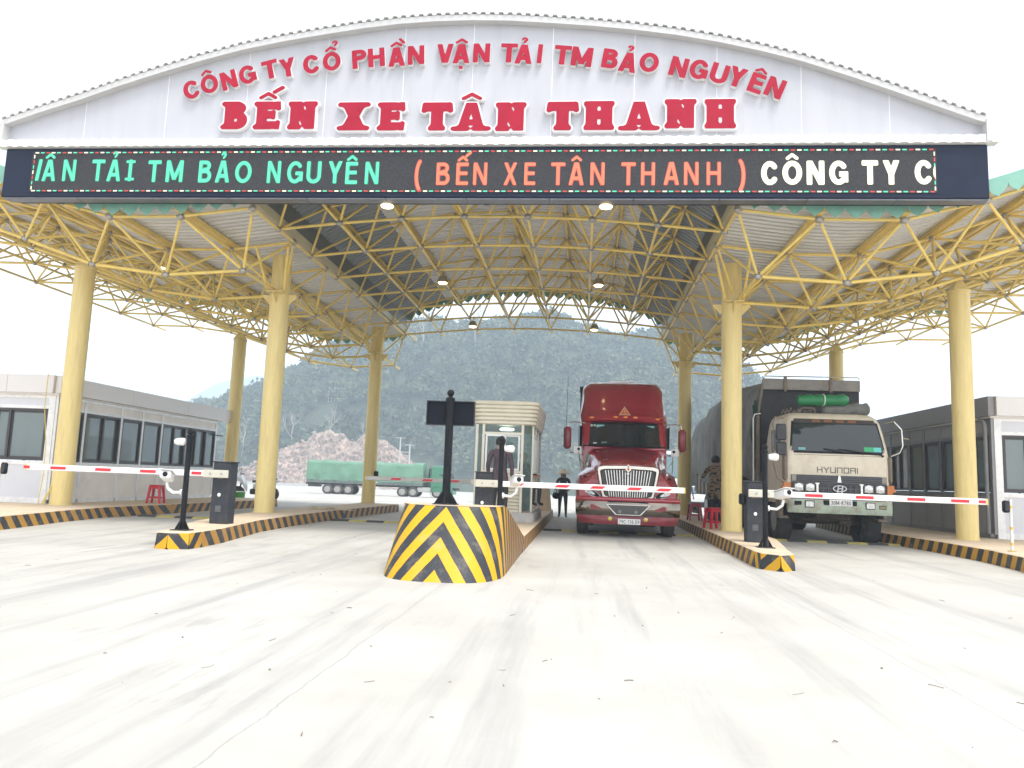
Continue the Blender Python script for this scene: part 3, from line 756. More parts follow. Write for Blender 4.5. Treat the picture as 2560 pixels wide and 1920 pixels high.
for sg in (-1, 1):
    top = [[rnd3((C0 + sg * d, YT0 + S * k, z)) for d, z in TOPD] for k in range(7)]
    bot = [[rnd3((C0 + sg * d, YB0 + S * k, z)) for d, z in BOTD] for k in range(7)]
    for k in range(7):
        for i in range(len(TOPD)):
            if i + 1 < len(TOPD): T(top[k][i], top[k][i + 1])
            if k < 6: T(top[k][i], top[k + 1][i])
        for i in range(len(BOTD)):
            if i + 1 < len(BOTD): T(bot[k][i], bot[k][i + 1], .040)
            if k < 6: T(bot[k][i], bot[k + 1][i], .040)
            for a, c in ((0, 0), (0, 1), (1, 0), (1, 1)):
                if k + c < 7: T(bot[k][i], top[k + c][i + a], .032)
    for i in range(len(BOTD)):      # tails past the last row
        p = bot[6][i]; q = rnd3((p[0], p[1] + 1.1, p[2] - .02)); tubes.append((p, q, .04))
# vault
VY = [17.25 + 2.215 * k for k in range(7)]
vt = [[rnd3((C0 + s * d, YT0 + .4 + 2.215 * k, z)) for s, (d, z) in [(-1, q) for q in VT[:0:-1]] + [(1, q) for q in VT]] for k in range(7)]
gz_ = 7.08
vb = [[rnd3((C0 - 5.25, VY[k], gz_))] + [rnd3((C0 - d, VY[k], z)) for d, z in VB[::-1]] + [rnd3((C0 + d, VY[k], z)) for d, z in VB] + [rnd3((C0 + 5.25, VY[k], gz_))] for k in range(7)]
for k in range(7):
    for i in range(8):
        if i < 7: T(vb[k][i], vb[k][i + 1])
        if k < 6 and 0 < i < 7: T(vb[k][i], vb[k + 1][i])
    for i in range(7):
        if i < 6: T(vt[k][i], vt[k][i + 1])
        if k < 6: T(vt[k][i], vt[k + 1][i])
        for a, c in ((0, 0), (0, 1), (1, 0), (1, 1)):
            kk = k - c
            if kk >= 0: T(vb[kk][i + a], vt[k][i], .032)
            elif c == 1: pass
        if k == 6:
            T(vt[6][i], vb[6][i], .032); T(vt[6][i], vb[6][i + 1], .032)
    # no members between the vault's last row and beyond
for i in range(1, 7):
    p = vb[6][i]; tubes.append((p, rnd3((p[0], p[1] + .85, p[2] - .03)), .045))
uniq = {}
for a, b_, r in tubes:
    k = (min(a, b_), max(a, b_))
    if k not in uniq: uniq[k] = r
eye = Vector((0, 0, 1.3)); ctr = fw
def rank(p):
    v = Vector(p) - eye; d = v.length; ang = v.normalized().dot(ctr)
    return d + (40 if ang < .77 else 0)
tl = sorted(uniq.items(), key=lambda kv: rank([(kv[0][0][i] + kv[0][1][i]) / 2 for i in range(3)]))
def tube_bar(mb, a, b_, r):
    a, b_ = Vector(a), Vector(b_); d = (b_ - a).normalized()
    mb.tube(a + d * .10, b_ - d * .10, r, 8, 0); mb.tube(a + d * .05, a + d * .13, r * .55, 6, 1, r * .98, False); mb.tube(b_ - d * .05, b_ - d * .13, r * .55, 6, 1, r * .98, False)
rest = MB()
for n_, ((a, b_), r) in enumerate(tl):
    if n_ < 100:
        m_ = MB(); tube_bar(m_, a, b_, r); m_.build('truss_tube', [YEL, STEEL], canopy)
    else: tube_bar(rest, a, b_, r)
tag(rest.build('truss_tube', [YEL, STEEL], canopy), kind='stuff')
bl = sorted(balls, key=rank); rest = MB()
for n_, p in enumerate(bl):
    if n_ < 60:
        m_ = MB(); m_.sphere(p, .078, 10, 7); m_.build('ball_joint', STEEL, canopy)
    else: rest.sphere(p, .075, 8, 6)
tag(rest.build('ball_joint', STEEL, canopy), kind='stuff')

# corrugated roof sheets
def zi(tab, d):
    xs_ = [t[0] for t in tab]; zs_ = [t[1] for t in tab]
    return smooth_interp(xs_, zs_, d)
def smooth_interp(xs_, zs_, x):
    n = len(xs_); i = max(0, min(n - 2, next((k for k in range(n - 1) if x <= xs_[k + 1]), n - 2)))
    def sl(k):
        if k <= 0: return (zs_[1] - zs_[0]) / (xs_[1] - xs_[0])
        if k >= n - 1: return (zs_[-1] - zs_[-2]) / (xs_[-1] - xs_[-2])
        return (zs_[k + 1] - zs_[k - 1]) / (xs_[k + 1] - xs_[k - 1])
    h = xs_[i + 1] - xs_[i]; t = (x - xs_[i]) / h; t2, t3 = t * t, t * t * t
    return (2 * t3 - 3 * t2 + 1) * zs_[i] + (t3 - 2 * t2 + t) * h * sl(i) + (-2 * t3 + 3 * t2) * zs_[i + 1] + (t3 - t2) * h * sl(i + 1)
VT2 = [(-d, z) for d, z in VT[:0:-1]] + VT
VT2 = [(-5.15, 7.66)] + VT2 + [(5.15, 7.66)]
def sheet(prof, y0, y1, name, per=.23, m=None):
    ys_ = []; y = y0; k = 0
    while y < y1: ys_ += [(y, 0), (y + per * .40, 0), (y + per * .50, .045), (y + per * .90, .045)]; y += per
    ys_.append((y1, 0))
    top_, bm_ = MB(), MB(); n = len(ys_)
    for mb_, off, mi in ((bm_, 0, 0), (top_, .03, 0)):
        vs = [(x, y, z + e + off) for x, z in prof for y, e in ys_]
        mb_.add(vs, [(i * n + j, (i + 1) * n + j, (i + 1) * n + j + 1, i * n + j + 1) for i in range(len(prof) - 1) for j in range(n - 1)])
    o = bm_.build(name, m or SHEET, canopy, smooth=0, recalc=False); t = top_.build('roof_cover', GRNROOF, o, smooth=0, recalc=False)
    return o
pv = [(C0 + d, smooth_interp([a for a, _ in VT2], [b for _, b in VT2], d) + .21) for d in np.linspace(-5.20, 5.20, 25)]
SIDEM = mat('shaded_side_sheet', (.20, .225, .235), .4, .2, var=.08, scale=1.5)  # dark tone paints in the shade on the vault's lower flanks
ps_ = [(C0 + d, smooth_interp([a for a, _ in VT2], [b for _, b in VT2], d) + .21) for d in np.linspace(3.55, 5.20, 7)]
sheet([p for p in pv if abs(p[0] - C0) < 3.55 ] if False else [(C0 + d, smooth_interp([a for a, _ in VT2], [b for _, b in VT2], d) + .21) for d in np.linspace(-3.55, 3.55, 19)], 15.55, 30.6, 'vault_sheet')
sheet(ps_, 15.55, 30.6, 'side_sheet', m=SIDEM); sheet([(2 * C0 - x, z) for x, z in ps_], 15.55, 30.6, 'side_sheet', m=SIDEM)
wing = {}
for sg in (-1, 1):
    pw = [(C0 + sg * d, zi(TOPD, d) + .20) for d in np.linspace(5.33, 17.15, 28)]
    wing[sg] = pw; sheet(pw, 15.55, 31.3, 'wing_sheet')
# purlins on the node lines with short seats
for sg in (-1, 1):
    for d, z in TOPD[1:]:
        b = MB(); x = C0 + sg * d; b.box(x, 23.4, zi(TOPD, d) + .135, .14, 15.6, .10); b.build('purlin', YEL, canopy, smooth=0)
        for k in range(7):
            b = MB(); b.box(x, YT0 + S * k, z + .07, .09, .09, .10); b.build('purlin_seat', YEL, canopy, smooth=0) if k < 2 and d < 12 else None
for d, z in VT2[1:-1]:
    b = MB(); b.box(C0 + d, 23.1, z + .13, .10, 15.0, .09); b.build('purlin', YEL, canopy, smooth=0)
# gutters between vault and wings
GUT = mat('gutter_sheet', (.50, .47, .33), .4, .2, var=.08, scale=2, dirt=(.36, .33, .24), dscale=1, damt=.4)
for sg in (-1, 1):
    b = MB(); x = C0 + sg * 5.22
    b.loft([[(x - .05, y, 7.16), (x + .05, y, 7.16), (x + .075, y, 7.34), (x - .075, y, 7.34)] for y in (15.5, 32.6)]); b.build('gutter', GUT, canopy, smooth=0)
    b = MB()   # vertical sheet from gutter up to the vault edge
    b.box(C0 + sg * 5.20, 23.1, 7.64, .03, 15.1, .62); b.build('edge_flashing', mat('shaded_flashing', (.13, .145, .15), .45, var=.1, scale=2), canopy, smooth=0)  # flashing colour darkened to paint in shade along the vault edge
# scalloped fascias
def scallop(prof, y, name='scalloped_fascia', drop=.20, lip=.17, flip=1, tip=1.0):
    b = MB(); pl = [Vector((x, 0, z)) for x, z in prof]
    L = [0]
    for p, q in zip(pl[:-1], pl[1:]): L.append(L[-1] + (q - p).length)
    def at(s):
        s = min(max(s, 0), L[-1] - 1e-6); i = max(k for k in range(len(L) - 1) if L[k] <= s); return pl[i].lerp(pl[i + 1], (s - L[i]) / (L[i + 1] - L[i]))
    n = int(L[-1] / .40); w_ = L[-1] / n
    for k in range(n):
        poly = []
        for t, dz in [(0, 0), (.03, -.05), (.10, -.11), (.25, -.165), (.40, -.20), (.5, -.25), (.60, -.20), (.75, -.165), (.90, -.11), (.97, -.05), (1, 0)]:
            p = at((k + t) * w_); poly.append((p.x, p.z + dz * tip))
        q0, q1 = at(k * w_), at((k + 1) * w_); poly = [(q0.x, q0.z + lip)] + poly + [(q1.x, q1.z + lip)]
        b.prism(poly, y - .006, y + .006)
    return b.build(name, GRNROOF, canopy, smooth=0)
for y in (15.50, 31.36):
    for sg in (-1, 1): scallop([(x, z - .02) for x, z in (wing[sg] if sg > 0 else wing[sg])], y)
scallop([(x, z - .02) for x, z in pv], 30.66); scallop([(x, z - .02) for x, z in pv], 15.44)
# columns
for x, y, inner in [(-13.15, 18.6, 0), (-13.61, 28.9, 0), (-8.03, 19.15, 1), (-7.95, 28.5, 1), (3.68, 19.5, 1), (3.72, 28.7, 1), (9.37, 19.9, 0), (9.25, 29.0, 0)]:
    sg = -1 if x < C0 else 1; d = abs(x - C0)
    ztop = 6.95 if inner else 6.45
    b = MB(); b.lathe([(.248, KERB), (.248, ztop)], 32); b.lathe([(.252, KERB + 2.2), (.252, KERB + 2.215)], 32)
    o = b.build('column', YCOL, canopy, smooth=40); o.location = (x, y, 0)
    bp_ = MB(); bp_.lathe([(.27, KERB), (.27, KERB + .02), (.255, KERB + .025)], 32); bp_.build('base_ring', YCOL, o)
    if not inner:
        b2 = MB(); b2.lathe([(.27, ztop - .06), (.27, ztop), (.10, ztop + .03)], 32); b2.build('cap_plate', YCOL, o)
        b2 = MB(); b2.loft([[(-.2, -.2, ztop + .01), (.2, -.2, ztop + .01), (.2, .2, ztop + .01), (-.2, .2, ztop + .01)], [(-.07, -.07, ztop + .25), (.07, -.07, ztop + .25), (.07, .07, ztop + .25), (-.07, .07, ztop + .25)]]); b2.build('cap_cone', YCOL, o, smooth=0)
    else:
        for (dx, dy) in ((0, -1), (1, 0), (-1, 0), (0, 1)):
            b2 = MB()
            poly = [(.0, -.02), (.36, -.02), (.36, .03), (.0, .22)]
            q = [(.22, 5.62), (.46, 5.86), (.46, 5.92), (.22, 5.92)]
            b2.prism(q, -.012, .012, fn=lambda X, Y_, Z, dx=dx, dy=dy: (X * dx - Y_ * dy, X * dy + Y_ * dx, Z)); b2.build('bracket', YCOL, o, smooth=0)
        b2 = MB(); b2.box(0, -.33, 5.93, .46, .22, .03); b2.build('bracket_plate', YCOL, o, smooth=0)
        for dx in (-.24, .24):
            T_ = MB(); T_.tube((dx * .9, -.3, 5.98), (-sg * .6 if dx * sg < 0 else dx, -1.15, 6.9), .036, 8); T_.build('strut', YEL, o)
# pendant high-bay lamps
LAMPH = mat('lamp_housing', (.36, .31, .22), .4, .5); GLOW = mat('lamp_glow', (1, .93, .75), .5, emit=(1, .74, .40), estr=3.2)
lamps = [(-4.26, 15.42, 7.0, 'lamp just under the display cabinet above the booth'), (.36, 15.42, 7.0, 'lamp just under the display cabinet above the red tractor'),
         (-4.26, 22.0, 7.06, 'middle lamp of the vault row nearer the booth'), (.35, 22.0, 7.04, 'middle lamp of the vault row nearer the red tractor'),
         (-4.26, 28.4, 7.05, 'rearmost lamp of the vault row nearer the booth'), (.33, 28.4, 7.0, 'rearmost lamp of the vault row nearer the red tractor'),
         (-13.1, 22.0, 7.42, 'front lamp in the wing over the far lane'), (-13.3, 28.8, 7.62, 'rear lamp in the wing over the far lane')]
l0 = None
for x, y, z, lab in lamps:
    if l0 is None:
        root = thing('pendant_lamp', 'round warm glowing ' + lab, 'lamp', (x, y, z), 0, 'pendant lamps under the canopy')
        b = MB(); b.lathe([(.03, .20), (.10, .19), (.14, .10), (.165, .05), (.165, 0), (.14, -.005)], 20); b.build('housing', LAMPH, root)
        b = MB(); b.lathe([(.138, 0), (.12, -.03), (.06, -.05), (.001, -.055)], 20); b.build('diffuser', GLOW, root)
        b = MB(); b.tube((0, 0, .2), (0, 0, .32), .008, 6); b.build('cord', DGREY, root); l0 = root
    else: dup(l0, (x, y, z), 0, 'round warm glowing ' + lab)
# ------------------------------------------------------------------ gantry sign
SY = 15.0
sign = thing('gantry_sign', 'long arched white gantry sign with red raised letters above a dark scrolling display', 'sign', (0, 0, 0))
cab = MB(); cab.box(-2.52, SY + .19, 7.575, 20.46, .36, 1.09, 0, .015); cab.build('display_cabinet', NAVY, sign, smooth=0)
for x in np.linspace(-12.7, 7.7, 13)[:-1]:
    b = MB(); b.box(x + .85, SY + .16, 7.012, 1.69, .24, .035, 0, .006); b.build('underside_panel', mat('cabinet_trim', (.16, .165, .19), .35, .4, var=.2, scale=4), sign, smooth=0)
def led_mat(name, col, st, core=None):
    m = bpy.data.materials.new(name); m.use_nodes = True; nt = m.node_tree; N = nt.nodes; L = nt.links; b = N['Principled BSDF']
    tc = N.new('ShaderNodeTexCoord'); sp = N.new('ShaderNodeSeparateXYZ'); L.new(tc.outputs['Object'], sp.inputs[0])
    def w_(ax):
        a = N.new('ShaderNodeMath'); a.operation = 'MULTIPLY'; a.inputs[1].default_value = math.pi * 2 / .028; L.new(sp.outputs[ax], a.inputs[0])
        s = N.new('ShaderNodeMath'); s.operation = 'SINE'; L.new(a.outputs[0], s.inputs[0]); return s.outputs[0]
    a = N.new('ShaderNodeMath'); a.operation = 'MULTIPLY'; L.new(w_(0), a.inputs[0]); L.new(w_(2), a.inputs[1])
    r = N.new('ShaderNodeMapRange'); r.inputs['From Min'].default_value = -1; r.inputs['To Min'].default_value = st * .55; r.inputs['To Max'].default_value = st * 1.45
    L.new(a.outputs[0], r.inputs['Value']); L.new(r.outputs[0], b.inputs['Emission Strength'])
    b.inputs['Emission Color'].default_value = (*col, 1); b.inputs['Base Color'].default_value = (.02, .02, .02, 1); b.inputs['Roughness'].default_value = .6
    return m
LG, LO, LY = led_mat('led_green', (.12, 1, .62), .42), led_mat('led_orange', (1, .27, .12), .42), led_mat('led_yellow_white', (1, .98, .70), .60)
LGE, LRE = led_mat('led_green_edge', (.0, .55, .25), .3), led_mat('led_red_edge', (1, .07, .05), .35)
SCRM = mat('led_matrix', (.040, .040, .044), .7, var=.35, scale=60, spec=.2)
b = MB(); b.box(-2.68, SY + .002, 7.585, 18.84, .02, .90); scr = b.build('display_screen', SCRM, sign, smooth=0)
XL, XR = -12.06, 6.71
def led(ch, x, z, t, cap, mats, clip=None, wide=.98):
    b = MB(); letter(b, ch, t + .022, x, z, cap * 1.04, SY - .011, None, mi=1, wide=wide, clip=clip, res=26); letter(b, ch, t, x, z, cap, SY - .014, None, mi=0, wide=wide, clip=clip, res=26)
    b.build('led_letter', mats, scr, smooth=0)
for ch, x, z in [('/', -11.918, 7.743), ('Â', -11.676, 7.613), ('N', -11.214, 7.613), ('T', -10.553, 7.612), ('Ả', -10.189, 7.611), ('I', -9.823, 7.611), ('T', -9.277, 7.592), ('M', -8.82, 7.591), ('B', -8.139, 7.583), ('Ả', -7.75, 7.582), ('O', -7.292, 7.571), ('N', -6.621, 7.57), ('G', -6.16, 7.563), ('U', -5.754, 7.562), ('Y', -5.297, 7.562), ('Ê', -4.943, 7.547), ('N', -4.508, 7.547)]:
    led(ch, x, z - (.12 if ch == '/' else 0), .076, .48, [LG, LGE], clip=(XL, XR), wide=.86 if ch in 'NH' else .95)
    if ch == 'I':
        b = MB()
        for zz in (z - .195, z + .195): b.box(x, SY - .012, zz, .20, .004, .055)
        b.build('led_letter', LG, scr, smooth=0)
for ch, x, z in [('(', -3.521, 7.475), ('B', -3.004, 7.528), ('Ế', -2.603, 7.527), ('N', -2.231, 7.527), ('X', -1.608, 7.526), ('E', -1.207, 7.526), ('T', -.632, 7.525), ('Â', -.261, 7.525), ('N', .166, 7.525), ('T', .788, 7.524), ('H', 1.178, 7.524), ('A', 1.642, 7.529), ('N', 2.035, 7.529), ('H', 2.476, 7.528), (')', 3.017, 7.47)]:
    led(ch, x, z + (.06 if ch in '()' else 0), .070, .475, [LO, LRE], wide=.85 if ch in 'NHXE' else .94)
for ch, x, z in [('C', 3.57, 7.537), ('Ô', 4.001, 7.544), ('N', 4.448, 7.543), ('G', 4.889, 7.543), ('T', 5.485, 7.549), ('Y', 5.884, 7.548), ('C', 6.494, 7.551), ('O', 6.86, 7.55)]:
    led(ch, x, z, .088, .48, [LY, LY], clip=(XL, XR), wide=.98)
bd = MB(); n = 150
for z in (8.015, 7.155):
    for k in range(n):
        x0 = XL + (XR - XL) * (k + .15) / n; bd.add([(x0, SY - .012, z - .014), (x0 + .085, SY - .012, z - .014), (x0 + .085, SY - .012, z + .014), (x0, SY - .012, z + .014)], [(0, 1, 2, 3)], k % 3)
for x in (XL + .01, XR - .01):
    for k in range(7):
        z0 = 7.18 + k * .118; bd.add([(x - .012, SY - .012, z0), (x + .012, SY - .012, z0), (x + .012, SY - .012, z0 + .08), (x - .012, SY - .012, z0 + .08)], [(0, 1, 2, 3)], k % 3)
bd.build('led_border', [LY, LG, LRE], scr, smooth=0)
# white arched fascia: panels between seams
AR = [(-12.86, 8.72), (-12.0, 9.02), (-11.13, 9.29), (-10.2, 9.62), (-9.32, 9.90), (-8.4, 10.17), (-7.51, 10.40), (-6.6, 10.58), (-5.72, 10.72), (-4.9, 10.84), (-4.07, 10.93), (-3.3, 10.97), (-2.5, 10.98), (-1.7, 10.95), (-.84, 10.88), (0, 10.80), (.85, 10.70), (1.7, 10.57), (2.55, 10.40), (3.4, 10.19), (4.22, 9.95), (5.05, 9.65), (5.9, 9.32), (6.7, 9.00), (7.50, 8.68), (7.72, 8.62)]
ax_, az_ = [p[0] for p in AR], [p[1] for p in AR]
seams = [-12.86, -11.05, -9.2, -7.4, -5.66, -3.98, -2.5, -.82, .88, 2.55, 4.22, 5.92, 7.72]
FY = SY + .06
for a, c in zip(seams[:-1], seams[1:]):
    xs_ = [a + .006] + [x for x in ax_ if a + .05 < x < c - .05] + [c - .006]
    b = MB(); b.prism([(xs_[0], 8.20)] + [(x, float(np.interp(x, ax_, az_)) - .03) for x in xs_] + [(xs_[-1], 8.20)], FY + .03, FY + .07); b.build('fascia_panel', WPAN, sign, smooth=0)
for s in seams[1:-1]:
    b = MB(); b.box(s, FY + .042, (8.2 + float(np.interp(s, ax_, az_))) / 2, .016, .02, float(np.interp(s, ax_, az_)) - 8.25); b.build('seam_strip', WHITE, sign, smooth=0)
# rim: flat edge trim, toothed corrugated roof edge
TRIM = mat('arch_trim', (.54, .53, .52), .5, .1, var=.05, scale=3)
b = MB(); rings = []
for x, z in AR: rings.append([(x, FY - .14, z - .10), (x, FY + .5, z - .10), (x, FY + .5, z + .03), (x, FY - .14, z + .03)])
b.loft(rings); b.build('arch_trim', TRIM, sign, smooth=0)
b = MB(); L = [0]
for p, q in zip(AR[:-1], AR[1:]): L.append(L[-1] + math.dist(p, q))
def onarc(s):
    i = max(k for k in range(len(L) - 1) if L[k] <= s + 1e-9); t = (s - L[i]) / (L[i + 1] - L[i]); return (AR[i][0] + (AR[i + 1][0] - AR[i][0]) * t, AR[i][1] + (AR[i + 1][1] - AR[i][1]) * t)
nn = 112; rings = []
for k in range(nn):
    for t, e in ((0, .03), (.10, .075), (.52, .075), (.62, .03)):
        x, z = onarc(L[-1] * (k + t) / nn); rings.append([(x, FY - .17, z + e), (x, FY + 1.2, z + e), (x, FY + 1.2, z + e + .012), (x, FY - .17, z + e + .012)])
b.loft(rings); b.build('corrugated_capping', WHITE, sign, smooth=0)
for x, z in ((-12.84, 8.70), (7.70, 8.60)):
    b = MB(); b.box(x, FY + .16, (8.15 + z) / 2, .10, .64, z - 8.15); b.build('end_trim', TRIM, sign, smooth=0)
b = MB(); rings = []; x = -12.92; k = 0
while x < 7.80:
    for t, e in ((0, 0), (.03, .035), (.13, .035), (.16, 0)):
        rings.append([(x + t, FY - .13 - e, 8.13), (x + t, FY + .06, 8.13), (x + t, FY + .06, 8.285), (x + t, FY - .13 - e, 8.285)])
    x += .24
b.loft(rings); b.build('ledge_cladding', WHITE, sign, smooth=0)
# back of the sign: frame posts and raking ties to the canopy
for x in (-11.8, -8.6, -5.4, -2.15, 1.1, 4.3, 6.9):
    h = float(np.interp(x, ax_, az_)); b = MB(); b.box(x, SY + .52, (7.05 + h) / 2, .12, .14, h - 7.1); b.build('frame_post', DGREY, sign, smooth=0)
for z in (7.1, 8.1):
    b = MB(); b.box(-2.5, SY + .44, z, 20.2, .1, .1); b.build('frame_rail', DGREY, sign, smooth=0)
# raised red letters
RF = mat('red_acrylic_face', (.36, .008, .030), .3, spec=.2, var=.08, scale=2); LW = mat('letter_white_return', (.74, .72, .72), .4)
arcl = [('C', -8.61, 9.434), ('Ô', -8.219, 9.559), ('N', -7.789, 9.646), ('G', -7.381, 9.763), ('T', -6.884, 9.875), ('Y', -6.499, 9.913), ('C', -5.977, 9.979), ('Ổ', -5.536, 10.039), ('P', -4.932, 10.081), ('H', -4.564, 10.112), ('Ầ', -4.126, 10.116), ('N', -3.709, 10.152), ('V', -3.086, 10.178), ('Ậ', -2.74, 10.165), ('N', -2.311, 10.176), ('T', -1.73, 10.166), ('Ả', -1.423, 10.132), ('I', -1.084, 10.137), ('T', -.612, 10.101), ('M', -.209, 10.058), ('B', .375, 10.006), ('Ả', .741, 9.918), ('O', 1.169, 9.912), ('N', 1.771, 9.802), ('G', 2.177, 9.744), ('U', 2.581, 9.65), ('Y', 2.935, 9.568), ('Ê', 3.318, 9.431), ('N', 3.683, 9.33)]
for ch, x, z in arcl:
    u = (x + 2.4) / 6.1; rot = math.atan(-.40 * u * abs(u) ** .25 - .01)
    b = MB(); letter(b, ch, .106, x, z, .425, FY - .075, FY + .03, rot, 0, 1, wide={'I': 1.1, 'T': 1.3, 'E': 1.22, 'Ê': 1.22, 'N': 1.2, 'O': 1.18, 'Ô': 1.18, 'Ổ': 1.18, 'G': 1.2}.get(ch, 1.25))
    b.build('raised_letter', [RF, LW], sign, smooth=0)
for ch, x, z in [('B', -7.555, 8.815), ('Ế', -6.873, 8.809), ('N', -6.089, 8.803), ('X', -4.973, 8.772), ('E', -4.172, 8.765), ('T', -3.189, 8.757), ('Â', -2.472, 8.744), ('N', -1.643, 8.737), ('T', -.574, 8.745), ('H', .17, 8.746), ('A', .98, 8.732), ('N', 1.812, 8.772), ('H', 2.60, 8.765)]:
    wd = {'B': 1.36, 'E': 1.34, 'Ế': 1.34, 'N': 1.28, 'X': 1.34, 'T': 1.30, 'Â': 1.44, 'A': 1.44, 'H': 1.32}[ch]; tt = {'N': .140, 'H': .155, 'X': .150, 'A': .112, 'Â': .112, 'E': .150, 'Ế': .150, 'B': .142}.get(ch, .17)
    b = MB(); letter(b, ch, tt, x, z + .02, .625, FY - .075, FY + .03, 0, 1, 1, 'slab', .03, wd, res=40)
    o = b.build('raised_letter', [RF, LW], sign, smooth=0)
    b = MB(); letter(b, ch, tt, x, z + .02, .625, FY - .088, FY - .078, 0, 0, 0, 'slab', -.012, wd, res=40); b.build('letter_face', RF, o, smooth=0)
# ------------------------------------------------------------------ long cabins on both pavements
def window(parent, w_, h_, place, mulls, frame=.055, slid=None):
    """place maps (u along wall, depth outward, v up) to local coordinates; one part with a pane sub-part"""
    b = MB()
    def bar(u0, u1, v0, v1, d0=-.05, d1=.02):
        ps = [place(u, d, v) for u in (u0, u1) for d in (d0, d1) for v in (v0, v1)]
        b.add(ps, [(0, 1, 3, 2), (4, 6, 7, 5), (0, 4, 5, 1), (2, 3, 7, 6), (0, 2, 6, 4), (1, 5, 7, 3)])
    bar(0, w_, 0, frame); bar(0, w_, h_ - frame, h_); bar(0, frame, frame, h_ - frame); bar(w_ - frame, w_, frame, h_ - frame)
    for m_ in mulls: bar(m_ - .035, m_ + .035, frame, h_ - frame, -.045, .028)
    fr = b.build('window', WFRAME, parent, smooth=0)
    us = [frame] + sorted(mulls) + [w_ - frame]; k = 0
    for u0, u1 in zip(us[:-1], us[1:]):
        s = MB(); o = .035 + (.03 if k % 2 else 0)
        a, c = u0 + (.035 if u0 > frame else 0), u1 - (.035 if u1 < w_ - frame else 0)
        for (x0, x1, z0, z1) in ((a, c, frame, frame + .045), (a, c, h_ - frame - .045, h_ - frame), (a, a + .04, frame + .045, h_ - frame - .045), (c - .04, c, frame + .045, h_ - frame - .045)):
            ps = [place(u, d, v) for u in (x0, x1) for d in (-o - .02, -o + .02) for v in (z0, z1)]
            s.add(ps, [(0, 1, 3, 2), (4, 6, 7, 5), (0, 4, 5, 1), (2, 3, 7, 6), (0, 2, 6, 4), (1, 5, 7, 3)])
        s.build('sash', WFRAME, fr, smooth=0)
        g = MB(); ps = [place(u, d, v) for u in (a + .038, c - .038) for d in (-o - .004, -o + .004) for v in (frame + .043, h_ - frame - .043)]
        g.add(ps, [(0, 1, 3, 2), (4, 6, 7, 5), (0, 4, 5, 1), (2, 3, 7, 6), (0, 2, 6, 4), (1, 5, 7, 3)]); g.build('pane', GLASS, fr, smooth=0); k += 1
    return fr
